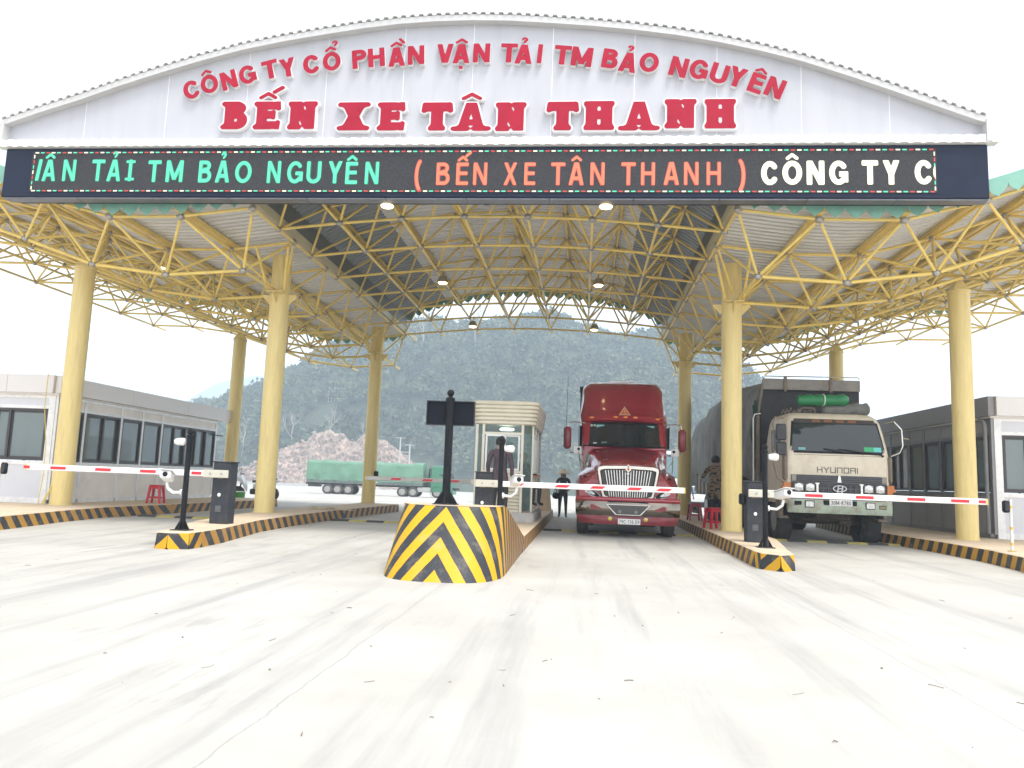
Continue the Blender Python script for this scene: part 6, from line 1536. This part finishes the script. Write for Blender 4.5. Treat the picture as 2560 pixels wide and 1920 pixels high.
b = MB(); b.box(-1.38, 2.5, 2.25, .10, .12, 2.3, 0, .01); b.build('headboard_post', BRN, hy, smooth=0)
b = MB(); b.path([(-1.60, 2.1, .95), (-1.60, 2.1, 3.3), (-1.55, 2.15, 3.42), (-1.35, 2.3, 3.46)], .02, 8); b.build('side_pipe', WHITE, hy)
b = MB(); b.box(.05, 7.6, 1.10, 2.66, 10.2, .16); b.build('bed', WOOD, hy, smooth=0)
for s in (-1, 1):
    for k in range(14):
        b = MB(); b.box(s * 1.37, 2.75 + k * .75, 1.45, .05, .70, .66, 0, .01); b.build('side_board', WOOD, hy, smooth=0)
        b = MB(); b.box(s * 1.405, 2.42 + k * .75, 1.45, .05, .07, .80, 0, .008); b.build('side_stake', BRN, hy, smooth=0)
def tarp(u, v):
    y = 2.75 + 10.0 * u; t = v          # across: from near bottom, over, to far bottom
    hw = 1.40 + .18 * math.sin(math.pi * min(1, u * 1.25)) + .05 * math.sin(u * 21)
    zt = 4.52 + .30 * math.sin(math.pi * min(1, max(0, .05 + u * .9))) - .55 * max(0, u - .55) - .25 * max(0, .04 - u) * 10
    prof_ = [(0, -1, 1.52), (.10, -1.03, 2.1), (.20, -1.04, 2.9), (.29, -1.0, 3.6), (.36, -.90, 4.1), (.42, -.62, 4.42), (.5, 0, 4.52), (.58, .62, 4.42), (.64, .90, 4.1), (.71, 1.0, 3.6), (.80, 1.04, 2.9), (.9, 1.03, 2.1), (1, 1, 1.52)]
    x = np.interp(t, [p[0] for p in prof_], [p[1] for p in prof_]); z = np.interp(t, [p[0] for p in prof_], [p[2] for p in prof_])
    z = 1.52 + (z - 1.52) * (zt - 1.52) / 3.0
    side = abs(t - .5) * 2
    fold = .13 * math.sin(u * 26 + 2.2 * math.sin(t * 5)) * side + .05 * math.sin(u * 70 + 3 * math.sin(t * 6)) * side + .05 * math.sin(u * 31 + t * 9) * side ** .5 + .03 * math.sin(u * 140 + t * 14) * side
    sag = .12 * side * math.sin(u * 12 + 1)
    zb = .10 * math.sin(u * 17) + .07 * math.sin(u * 43) if side > .85 else 0
    return (float(x) * (hw + fold) + (.0), y, float(z) + zb + .02 * math.sin(u * 55 + t * 20) + (.10 * sag if side < .4 else 0))
b = MB(); b.grid(tarp, 110, 44); n0 = 111 * 45
b.build('tarpaulin', TARP, hy, smooth=60, recalc=False)
b = MB(); fr_ = [tarp(0, v) for v in np.linspace(0, 1, 45)]; b.add([(x, y - .02, z) for x, y, z in fr_], [tuple(range(45))]); bk = [tarp(1, v) for v in np.linspace(0, 1, 45)]; b.add([(x, y, z) for x, y, z in bk], [tuple(range(45))]); b.build('tarpaulin_end', TARP, hy, smooth=0)
b = MB(); b.grid(lambda u, v: (-1.47 + .05 * math.sin(v * 9) + .03 * math.sin(u * 20), 2.5 + .35 * u - .1 * v, 2.0 + 1.9 * v - .2 * u), 8, 14); b.build('green_net', mat('dark_green_net', (.02, .075, .045), .8, var=.2, scale=8), hy, smooth=60)
# chassis and wheels
b = MB(); b.box(0, 6.2, .78, .9, 11.8, .26); b.box(0, 1.32, .52, 1.95, .14, .15); b.box(0, .9, .70, .9, .8, .30, 0, .08); b.tube((-.75, .5, .60), (.55, 1.6, .55), .035, 8); b.sphere((0, 6.9, .52), .22, 12, 8); b.tube((-.9, 6.9, .52), (.9, 6.9, .52), .09, 10); b.box(.35, .65, .52, .35, .25, .16, 0, .04); b.build('chassis', mat('chassis_rust', (.055, .04, .032), .85, var=.3, scale=6, dirt=(.13, .10, .08), dscale=5, damt=.5), hy, smooth=40)
for s in (-1, 1):
    wheel(hy, s * 1.10, 1.32, .53, .31, s, steer=R(-3), ribs=5)
    for y in (7.0, 8.4, 11.0): wheel(hy, s * .98, y, .53, .56, s, ribs=5)

# ------------------------------------------------------------------ green covered semi in the yard
GRN = mat('lorry_green_paint', (.03, .17, .095), .35, var=.1, scale=2, coat=.3); GT = mat('pale_green_tarpaulin', (.125, .255, .175), .7, var=.12, scale=.8, bump=.5, bscale=2.5, dirt=(.24, .35, .28), dscale=1.5, damt=.4)
DGR = mat('lorry_bed_grey_green', (.10, .13, .12), .6, var=.15, scale=2, dirt=(.20, .19, .16), dscale=1.5, damt=.5)
g = thing('green_lorry', 'articulated green lorry with pale green tarpaulin parked across the far yard', 'truck', (-28.9, 80, gz(80)), R(1.0)); SC_ = 1.0
def g_t(u, v):
    x = .15 + 11.55 * u; pr = [(0, -1.22, 1.45), (.15, -1.25, 2.2), (.36, -1.2, 3.28), (.42, -1.05, 3.42), (.5, 0, 3.50), (.58, 1.05, 3.42), (.64, 1.2, 3.28), (.85, 1.25, 2.2), (1, 1.22, 1.45)]
    y = float(np.interp(v, [p[0] for p in pr], [p[1] for p in pr])); z = float(np.interp(v, [p[0] for p in pr], [p[2] for p in pr])); s = abs(v - .5) * 2
    return (x, y * (1 + .02 * math.sin(u * 60 + v * 10) * s + .02 * math.sin(u * 23 - z * 3)), z + .05 * math.sin(u * 14) * (1 - s) + .04 * math.sin(u * 33 + v * 4))
b = MB(); b.grid(g_t, 90, 30); b.add([g_t(0, v) for v in np.linspace(0, 1, 31)], [tuple(range(31))]); b.add([g_t(1, v) for v in np.linspace(0, 1, 31)], [tuple(range(31))]); b.build('tarpaulin', GT, g, smooth=60, recalc=False)
for k in range(12):
    b = MB(); b.box(.65 + k * .96, 0, 1.32, .94, 2.42, .34, 0, .01); b.build('side_board', DGR, g, smooth=0)
b = MB(); b.box(5.9, 0, 1.05, 11.6, 2.2, .18); b.box(12.3, 0, .95, 8.6 - 3, .9, .26); b.build('chassis', DARK, g, smooth=0)
for x0 in (4.4, 6.2, 7.8):
    b = MB(); b.box(x0, -1.05, .86, .75, .06, .40); b.build('side_guard', CONC if x0 > 5 else DGR, g, smooth=0)
b = MB(); b.box(1.0, -1.05, .85, 1.3, .3, .22, 0, .03); b.build('spare_carrier', DARK, g, smooth=0)
for k in range(5):
    b = MB(); b.box(6.55 + k * .16, -1.235, 1.38, .10, .01, .10); b.build('side_mark', PLW, g, smooth=0)
def gwheel(x, y):
    o = wheel(g, x, y, .52, .56, -1); o.rotation_euler = (0, 0, R(90)); return o
for x in (2.3, 3.3, 4.35, 9.7, 10.75, 13.1):
    for s in (-1, 1): 
        o = wheel(g, x, s * 1.0, .52, .40, s); o.rotation_euler = (0, 0, R(90))
# cab (facing +x)
cp = [(12.55, .95, 3.15), (12.75, .85, 3.35), (13.5, .80, 3.30), (14.15, .80, 2.95), (14.45, .78, 2.35), (14.55, .76, 1.75), (14.56, .55, 1.0)]
b = MB(); b.loft([[(x, y_ * 1.20, .62) if True else 0, (x, y_ * 1.22, zt * .62), (x, y_ * 1.14, zt - .12), (x, y_ * .9, zt), (x, -y_ * .9, zt), (x, -y_ * 1.14, zt - .12), (x, -y_ * 1.22, zt * .62), (x, -y_ * 1.20, .62)] for x, y_, zt in [(12.5, 1.0, 3.0), (12.6, 1.02, 3.30), (13.4, 1.02, 3.32), (13.9, 1.02, 3.05), (14.25, 1.02, 2.72), (14.45, 1.0, 1.95), (14.52, .98, 1.2)]]); b.build('cab', GRN, g, smooth=40)
b = MB(); b.loft([[(13.25, -1.255, 1.72), (14.0, -1.25, 1.72), (13.86, -1.215, 2.45), (13.3, -1.22, 2.45)], [(13.25, -1.235, 1.72), (14.0, -1.23, 1.72), (13.86, -1.195, 2.45), (13.3, -1.20, 2.45)]]); b.build('side_window', WSG, g, smooth=0)
b = MB(); b.loft([[(14.475, -1.05, 1.85), (14.475, 1.05, 1.85), (14.30, .98, 2.6), (14.30, -.98, 2.6)], [(14.50, -1.05, 1.85), (14.50, 1.05, 1.85), (14.325, .98, 2.6), (14.325, -.98, 2.6)]]); b.build('windscreen', WSG, g, smooth=0)
b = MB(); b.box(14.45, 0, .62, .5, 2.42, .45, 0, .05); b.build('bumper', GRN, g, smooth=0)
for y in (-.95, .95):
    b = MB(); b.box(14.71, y, .72, .02, .34, .16, 0, .02); b.build('headlight', LENS, g, smooth=0)
b = MB(); b.box(12.42, -1.1, 2.2, .06, .25, 2.0); b.build('air_deflector', GRN, g, smooth=0)
b = MB(); b.box(11.85 + .35, 0, 1.9, .05, 2.2, 2.2); b.build('pipe_rack', DGR, g, smooth=0)
for k in range(5):
    b = MB(); b.path([(12.0, -.9 + k * .15, 1.0), (12.1, -.95 + k * .12, 2.0 + .2 * k), (12.45, -.9, 2.6)], .035, 6); b.build('air_hose', BLACK, g)
b = MB(); b.box(11.9, -1.0, .80, 1.5, .25, .5, 0, .04); b.build('fuel_tank', mat('tank_aluminium', (.42, .42, .40), .4, .5), g, smooth=0)
b = MB(); b.box(14.05, -1.42, 2.2, .10, .2, .5, 0, .04); b.build('mirror', BLACK, g, smooth=0)
for x in (13.1,):
    b = MB(); b.lathe([(.62, -.02), (.66, -.04), (.66, .02)], 24, (x, -1.24, .54), 'y', 0, False); b.build('wheel_arch', GRN, g)

# ------------------------------------------------------------------ white lorry cab and white van behind the island
CW = mat('white_vehicle_paint', (.72, .73, .74), .3, coat=.5, var=.03, scale=2)
def van(name, label, loc, rz, hw, L_, H_, zs, lab=True):
    root = thing(name, label, 'van', loc, rz)
    pr = [(0, .55, 1.05), (.06, .95, 1.06), (.25, zs - .08, 1.04), (.9 if H_ < 2.6 else .30, zs, 1.0), (1.55 if H_ < 2.6 else .62, H_ - .10, .90), (1.9 if H_ < 2.6 else .95, H_, .86), (L_ - .1, H_, .86)]
    rs_ = []
    for y, zt, k in [(0, zs - .35, .96), (.10, zs - .12, 1.0), (.22 if H_ > 2.6 else .85, zs, 1.0), (.55 if H_ > 2.6 else 1.55, H_ - .12, .98), (.85 if H_ > 2.6 else 1.9, H_, .98), (L_, H_, .98)]:
        w1 = hw * k; rs_.append([(-w1, y, .42), (-w1 * 1.0, y, min(zs, zt - .1)), (-w1 * .93, y, max(zt - .12, min(zs, zt - .1) + .01)), (-w1 * .78, y, zt), (w1 * .78, y, zt), (w1 * .93, y, max(zt - .12, min(zs, zt - .1) + .01)), (w1, y, min(zs, zt - .1)), (w1, y, .42)])
    b = MB(); b.loft(rs_); b.build('body', CW, root, smooth=40)
    y0, y1 = (.22, .55) if H_ > 2.6 else (.85, 1.55)
    b = MB(); b.loft([[(-hw * .88, y0 + .02, zs + .06), (hw * .88, y0 + .02, zs + .06), (hw * .76, y1 - .02, H_ - .20), (-hw * .76, y1 - .02, H_ - .20)], [(-hw * .88, y0 - .01, zs + .07), (hw * .88, y0 - .01, zs + .07), (hw * .76, y1 - .05, H_ - .19), (-hw * .76, y1 - .05, H_ - .19)]]); b.build('windscreen', mat('pale_screen_glass', (.10, .17, .19), .05, spec=.9), root, smooth=0)
    for s in (-1, 1):
        b = MB(); b.box(s * hw * .74, -.012, zs - .42, hw * .34, .03, .15, 0, .04); hl = b.build('headlight', LENS, root, smooth=40)
        wheel(root, s * (hw - .14), .95, .36 if H_ < 2.6 else .46, .22, s); wheel(root, s * (hw - .14), L_ - .9, .36 if H_ < 2.6 else .46, .22, s)
        b = MB(); b.box(s * (hw + .12), .75, zs + .2, .16, .1, .3, 0, .04); b.build('mirror', CW, root, smooth=40)
    b = MB(); b.box(0, -.03, .52, hw * 1.9, .12, .26, 0, .04); b.build('bumper', DGREY, root, smooth=40)
    b = MB(); b.box(0, -.015, zs - .42, hw * .85, .02, .14, 0, .03); b.build('grille', DGREY, root, smooth=0)
    return root
van('white_lorry', 'tall white lorry front seen between the red tractor and the yellow column', (5.35, 44.0, gz(44)), R(4), 1.28, 7.0, 3.45, 1.85)
van('white_car', 'low white car parked beside the grey tarpaulin truck beyond the island', (5.45, 36.5, gz(36)), R(6), .92, 4.4, 1.62, .98)

# ------------------------------------------------------------------ scooter with a green bucket behind the narrow island
SW = mat('scooter_white', (.74, .75, .76), .25, coat=.5)
m_ = thing('scooter', 'white motor scooter parked on the yard side of the cabin, partly behind the yellow column', 'scooter', (-15.0, 32.8, 0), R(-72)); m_.scale = (1.12, 1.12, 1.12)
for y in (0, 1.28):
    o = bpy.data.objects.new('wheel', None); COL.objects.link(o); o.parent = m_; o.location = (0, y, .28)
    b = MB(); b.lathe([(.17, -.04), (.25, -.05), (.28, 0), (.25, .05), (.17, .04)], 28, (0, 0, 0), 'x', 0, False); b.build('tyre', RUBBER, o)
    b = MB(); b.lathe([(.03, -.03), (.17, -.04), (.17, .04), (.03, .03)], 20, (0, 0, 0), 'x', 0, False); b.build('rim', DGREY, o)
b = MB(); b.loft([[(-.06 * k, y, z - h), (-.10 * k, y, z), (0, y - .01, z + h), (.10 * k, y, z), (.06 * k, y, z - h)] for y, z, h, k in [(-.24, .72, .03, .4), (-.18, .80, .12, 1.2), (-.02, .92, .16, 1.7), (.12, .86, .18, 1.9), (.25, .66, .20, 1.8), (.34, .48, .14, 1.4)]]); b.build('front_fairing', SW, m_, smooth=60)
b = MB(); b.loft([[(-.06 * k, y, z - h), (-.11 * k, y, z), (0, y, z + h), (.11 * k, y, z), (.06 * k, y, z - h)] for y, z, h, k in [(.55, .55, .08, 1), (.80, .62, .12, 1.3), (1.2, .70, .12, 1.4), (1.55, .82, .05, .7)]]); b.build('rear_body', SW, m_, smooth=60)
b = MB(); b.loft([[(-.10 * k, y, z), (0, y, z + .06), (.10 * k, y, z), (0, y, z - .04)] for y, z, k in [(.52, .74, .8), (.8, .76, 1.3), (1.15, .80, 1.3), (1.45, .86, .8)]]); b.build('seat', BLACK, m_, smooth=60)
b = MB(); b.path([(-.34, .16, 1.02), (-.2, .08, 1.04), (0, .06, 1.0), (.2, .08, 1.04), (.34, .16, 1.02)], .018, 8); b.build('handlebar', BLACK, m_)
for s in (-1, 1):
    b = MB(); b.tube((s * .22, .08, 1.04), (s * .28, .04, 1.20), .007, 6); b.sphere((s * .30, .04, 1.23), .06, 10, 8, 0, (1, .3, .7)); b.build('mirror', BLACK, m_)
b = MB(); b.sphere((0, -.12, .93), .08, 12, 8, 0, (1.2, .7, .8)); b.build('headlight', LENS, m_)
b = MB(); b.box(0, .75, .36, .22, .6, .22, 0, .04); b.tube((0, .05, .3), (0, .12, .85), .03, 8); b.build('engine', DGREY, m_, smooth=40)
b = MB(); b.lathe([(.13, 0), (.155, .30), (.165, .31), (.165, .33)], 20, (0, 0, 0)); bk = b.build('bucket', mat('green_bucket', (.06, .32, .05), .45, var=.1, scale=6)); bk.location = (-13.45, 29.6, 0); bk.scale = (1.35, 1.35, 1.45); tag(bk, 'bright green plastic bucket standing by the front wheel of the white scooter', 'bucket')
b = MB(); b.lathe([(.166, .315), (.166, .335)], 20); b.build('rim', WHITE, bk)

for o_ in (g,): o_.scale = (1.07, 1, 1)
# ------------------------------------------------------------------ people: one skinned body each, clothing by face
SKIN = mat('skin', (.42, .24, .16), .6, var=.06, scale=12); HAIR = mat('black_hair', (.012, .011, .011), .6, var=.3, scale=40)
def person(name, label, loc, rz, mats, region, J, hair=None, k=1.0):
    """J: joint name -> (x,y,z,r); local front is -y. region(bone, point) -> material index"""
    root = thing(name, label, 'person', loc, rz)
    E = [('pelvis', 'waist'), ('waist', 'chest'), ('chest', 'neck0'), ('neck0', 'neck'), ('neck', 'skull'), ('skull', 'crown'), ('skull', 'nose')]
    for s in 'lr':
        E += [('neck0', 'shl' + s), ('shl' + s, 'elb' + s), ('elb' + s, 'wri' + s), ('wri' + s, 'pal' + s), ('pelvis', 'hip' + s), ('hip' + s, 'kne' + s), ('kne' + s, 'ank' + s), ('ank' + s, 'toe' + s)]
        w, p = Vector(J['wri' + s][:3]), Vector(J['elb' + s][:3]); d = (w - p).normalized()
        side = Vector((0, 1, 0)).cross(d).normalized(); fr = d.cross(side).normalized()
        J['pal' + s] = (*(w + d * .075), .026)
        for f in range(4):
            sp = (f - 1.5) * .021; l = (.062, .075, .070, .055)[f]; c = Vector(J['pal' + s][:3]) + fr * sp
            J[f'fa{f}{s}'] = (*(c + d * .02), .010); J[f'fb{f}{s}'] = (*(c + d * (.02 + l * .6) - side * .008 * (1 if s == 'l' else -1)), .009); J[f'fc{f}{s}'] = (*(c + d * (.015 + l) - side * .026 * (1 if s == 'l' else -1)), .008)
            E += [('pal' + s, f'fa{f}{s}'), (f'fa{f}{s}', f'fb{f}{s}'), (f'fb{f}{s}', f'fc{f}{s}')]
        t0 = w + d * .03 - fr * .030; J['ta' + s] = (*t0, .012); J['tb' + s] = (*(t0 + d * .035 - fr * .018), .010); J['tc' + s] = (*(t0 + d * .06 - fr * .016), .009)
        E += [('wri' + s, 'ta' + s), ('ta' + s, 'tb' + s), ('tb' + s, 'tc' + s)]
    names = list(J); ix = {n: i for i, n in enumerate(names)}
    me = bpy.data.meshes.new(name + '_rig'); me.from_pydata([tuple(c * k for c in J[n][:3]) for n in names], [(ix[a], ix[b]) for a, b in E], [])
    o = bpy.data.objects.new('tmp', me); COL.objects.link(o)
    md = o.modifiers.new('s', 'SKIN'); md.use_smooth_shade = True
    for n in names:
        sv = me.skin_vertices[0].data[ix[n]]; sv.radius = (J[n][3] * k * (J[n][4] if len(J[n]) > 4 else 1), J[n][3] * k); sv.use_root = n == 'pelvis'
    su = o.modifiers.new('u', 'SUBSURF'); su.levels = 2; su.render_levels = 2
    dg = bpy.context.evaluated_depsgraph_get(); m2 = bpy.data.meshes.new_from_object(o.evaluated_get(dg))
    bpy.data.objects.remove(o); m2.name = 'body'
    m2.materials.clear()
    for m in mats: m2.materials.append(m)
    segs = [(a, b, Vector(J[a][:3]) * k, Vector(J[b][:3]) * k) for a, b in E]
    for p in m2.polygons:
        c = p.center; best = None
        for a, b, A, B in segs:
            ab = B - A; t = max(0, min(1, (c - A).dot(ab) / max(ab.length_squared, 1e-9))); dd = (c - A - ab * t).length
            if best is None or dd < best[0]: best = (dd, a, b, t)
        p.material_index = region(best[1], best[2], best[3], c)
        p.use_smooth = True
    b = bpy.data.objects.new('body', m2); COL.objects.link(b); b.parent = root
    if hair: hair(root, k)
    return root
def base(lean=0.0):
    return {'pelvis': (0, 0, .94, .115, 1.25), 'waist': (0, 0, 1.10, .115, 1.2), 'chest': (0, .0, 1.30, .125, 1.3), 'neck0': (0, .01, 1.44, .08), 'neck': (0, .0, 1.50, .052), 'skull': (0, -.02, 1.60, .096), 'crown': (0, -.005, 1.67, .090), 'nose': (0, -.118, 1.585, .014),
            'shll': (.185, .01, 1.40, .066), 'shlr': (-.185, .01, 1.40, .066), 'ellb': None}
def clothes(top_, legs_, shoe=3, skin=0, sleeve=1.0):
    def f(a, b, t, c):
        if a in ('neck', 'skull') or b in ('skull', 'crown', 'nose'): return skin
        if a[:3] in ('wri', 'pal') or a[:2] in ('fa', 'fb', 'ta', 'tb'): return skin
        if a[:3] == 'elb': return top_
        if a[:3] in ('ank',): return shoe
        if a[:3] in ('hip', 'kne') or (a == 'pelvis' and b[:3] == 'hip'): return legs_ if c.z < .93 else top_
        if a == 'neck0' and b == 'neck': return top_ if t < .6 else skin
        return top_
    return f
def cap_hair(z=1.635, y=.018, r=.114, low=.055):
    def f(root, k):
        b = MB(); prof_ = [(.001, .098), (.045, .090), (.078, .060), (.096, .02), (.098, -.02), (.092, -low), (.080, -low - .015), (.05, -low - .02)]
        b.lathe([(r_ * r / .1, h) for r_, h in prof_], 20, (0, 0, 0), 'z', 0, False)
        v2 = []
        for x, yy, zz in b.v:
            if zz < .035 and yy < -.02: zz = .045 + zz * .2; yy = yy * .95      # hairline over the forehead
            v2.append((x * .92 * k, (yy * 1.05 + y) * k, (z + zz) * k))
        b.v = v2; b.build('hair', HAIR, root, smooth=80)
    return f
def J_stand(arms, legs=None):
    j = base(); del j['ellb']
    j.update({'elbl': (*arms['el'], .050), 'wril': (*arms['wl'], .032), 'elbr': (*arms['er'], .050), 'wrir': (*arms['wr'], .032)})
    L = {'hipl': (.10, 0, .86, .098), 'hipr': (-.10, 0, .86, .098), 'knel': (.115, -.02, .48, .064), 'kner': (-.115, -.02, .48, .064), 'ankl': (.12, .02, .09, .045), 'ankr': (-.12, .02, .09, .045), 'toel': (.135, -.13, .04, .042), 'toer': (-.135, -.13, .04, .042)}
    if legs: L.update(legs)
    j.update(L); return j
PLUM = mat('plum_jacket', (.070, .045, .058), .75, var=.25, scale=7, bump=.4, bscale=18); BTR = mat('black_trousers', (.022, .022, .026), .8, var=.2, scale=9); SHOE = mat('dark_shoes', (.02, .018, .016), .5)
person('person', 'person in a plum jacket and black trousers seen from behind at the booth window', (-1.95, 18.35, KERB), R(176), [SKIN, PLUM, BTR, SHOE], clothes(1, 2),
       J_stand({'el': (.245, .02, 1.15), 'wl': (.245, -.10, .94), 'er': (-.25, .05, 1.15), 'wr': (-.25, .0, .91)}, {'kner': (-.11, -.09, .50, .064), 'ankr': (-.12, .06, .09, .045)}), cap_hair(), 1.19)
# woman with a conical hat
DK = mat('dark_navy_clothes', (.020, .022, .030), .8, var=.25, scale=9, bump=.3, bscale=20)
def hat(root, k):
    cap_hair(1.61, .02, .098, .10)(root, k)
    b = MB(); b.lathe([(.002, .185), (.06, .135), (.15, .065), (.295, -.030), (.288, -.040), (.13, .05), (.05, .115), (.002, .15)], 28, (0, -.01 * k, 1.655 * k)); b.build('conical_hat', mat('straw_hat', (.72, .62, .45), .7, var=.1, scale=20, stretch=(1, 1, 8)), root, smooth=50)
    b = MB(); b.path([(-.09, -.02, 1.66), (-.075, -.09, 1.52), (0, -.11, 1.485), (.075, -.09, 1.52), (.09, -.02, 1.66)], .006, 6); b.build('chin_strap', BTR, root)
    for s in (-1, 1):
        b = MB(); b.sphere((s * .032, -.103, 1.612), .009, 8, 6); b.build('eye', HAIR, root)
    b = MB(); b.path([(-.022, -.106, 1.553), (0, -.111, 1.551), (.022, -.106, 1.553)], .005, 6); b.build('mouth', mat('lips', (.30, .10, .09), .5), root)
wm = person('person', 'woman in dark clothes wearing a conical straw hat beside the red tractor', (-.68, 29.0, 0), R(-6), [SKIN, DK, mat('dark_jeans', (.022, .030, .045), .8, var=.2, scale=9), SHOE], clothes(1, 2),
       J_stand({'el': (.29, .02, 1.14), 'wl': (.20, -.16, 1.00), 'er': (-.29, .04, 1.14), 'wr': (-.22, -.15, .98)}, {'ankl': (.13, -.04, .09, .045), 'toel': (.16, -.18, .04, .042)}), hat, 1.0)
b = MB(); b.sphere((0, 0, 0), .15, 14, 10, 0, (1.0, .55, .85)); b.path([(-.1, 0, .1), (-.02, .02, .30), (.06, .02, .33), (.1, 0, .1)], .014, 6); o = b.build('hand_bag', BLACK); o.location = (-.93, 28.84, .80); tag(o, 'dark hand bag held by the woman in the conical hat', 'bag')
# man in camouflage leaning to the truck
def camo_mat():
    m = bpy.data.materials.new('camouflage_cloth'); m.use_nodes = True; nt = m.node_tree; N = nt.nodes; L = nt.links; b = N['Principled BSDF']
    tc = N.new('ShaderNodeTexCoord'); mp = N.new('ShaderNodeMapping'); mp.inputs['Scale'].default_value = (1, 1, 1.7); L.new(tc.outputs['Object'], mp.inputs[0])
    n = N.new('ShaderNodeTexNoise'); n.inputs['Scale'].default_value = 9; n.inputs['Detail'].default_value = 2; L.new(mp.outputs[0], n.inputs['Vector'])
    r = N.new('ShaderNodeValToRGB'); r.color_ramp.interpolation = 'CONSTANT'; e = r.color_ramp.elements
    e[0].color = (.045, .036, .028, 1); e[1].position = .43; e[1].color = (.24, .17, .10, 1)
    for p, c in ((.50, (.36, .28, .19, 1)), (.56, (.10, .078, .05, 1)), (.62, (.30, .22, .14, 1))): q = e.new(p); q.color = c
    L.new(n.outputs['Fac'], r.inputs['Fac']); L.new(r.outputs['Color'], b.inputs['Base Color']); b.inputs['Roughness'].default_value = .85; return m
person('person', 'person in a brown camouflage jacket standing by the truck side, partly hidden by the column', (4.22, 25.0, 0), R(165), [SKIN, camo_mat(), mat('dark_blue_jeans', (.025, .032, .055), .8, var=.2, scale=9), SHOE], clothes(1, 2),
       J_stand({'el': (.31, -.05, 1.20), 'wl': (.22, -.24, 1.34), 'er': (-.33, -.06, 1.18), 'wr': (-.24, -.26, 1.30)}), cap_hair(), 1.34)
LIL = mat('lilac_shirt', (.27, .26, .38), .8, var=.25, scale=12)
person('person', 'person with dark hair in a lilac shirt standing beyond the yellow column', (4.55, 34.2, 0), R(20), [SKIN, LIL, mat('grey_blue_trousers', (.16, .17, .24), .8, var=.2, scale=9), SHOE], clothes(1, 2),
       J_stand({'el': (.28, .03, 1.15), 'wl': (.28, -.05, .92), 'er': (-.28, .03, 1.15), 'wr': (-.29, -.05, .92)}), cap_hair(), 1.0)
# attendant sitting inside the booth
person('person', 'attendant in black sitting inside the ticket booth behind the glass', (-1.52, 20.3, KERB + .05), R(60), [SKIN, DK, BTR, SHOE], clothes(1, 2),
       J_stand({'el': (.28, -.08, 1.16), 'wl': (.16, -.32, 1.12), 'er': (-.28, -.08, 1.16), 'wr': (-.14, -.34, 1.12)}, {'knel': (.14, -.42, .84, .07), 'kner': (-.14, -.42, .84, .07), 'ankl': (.14, -.40, .42, .045), 'ankr': (-.14, -.40, .42, .045), 'toel': (.15, -.54, .38, .04), 'toer': (-.15, -.54, .38, .04)}), cap_hair(), 1.0)
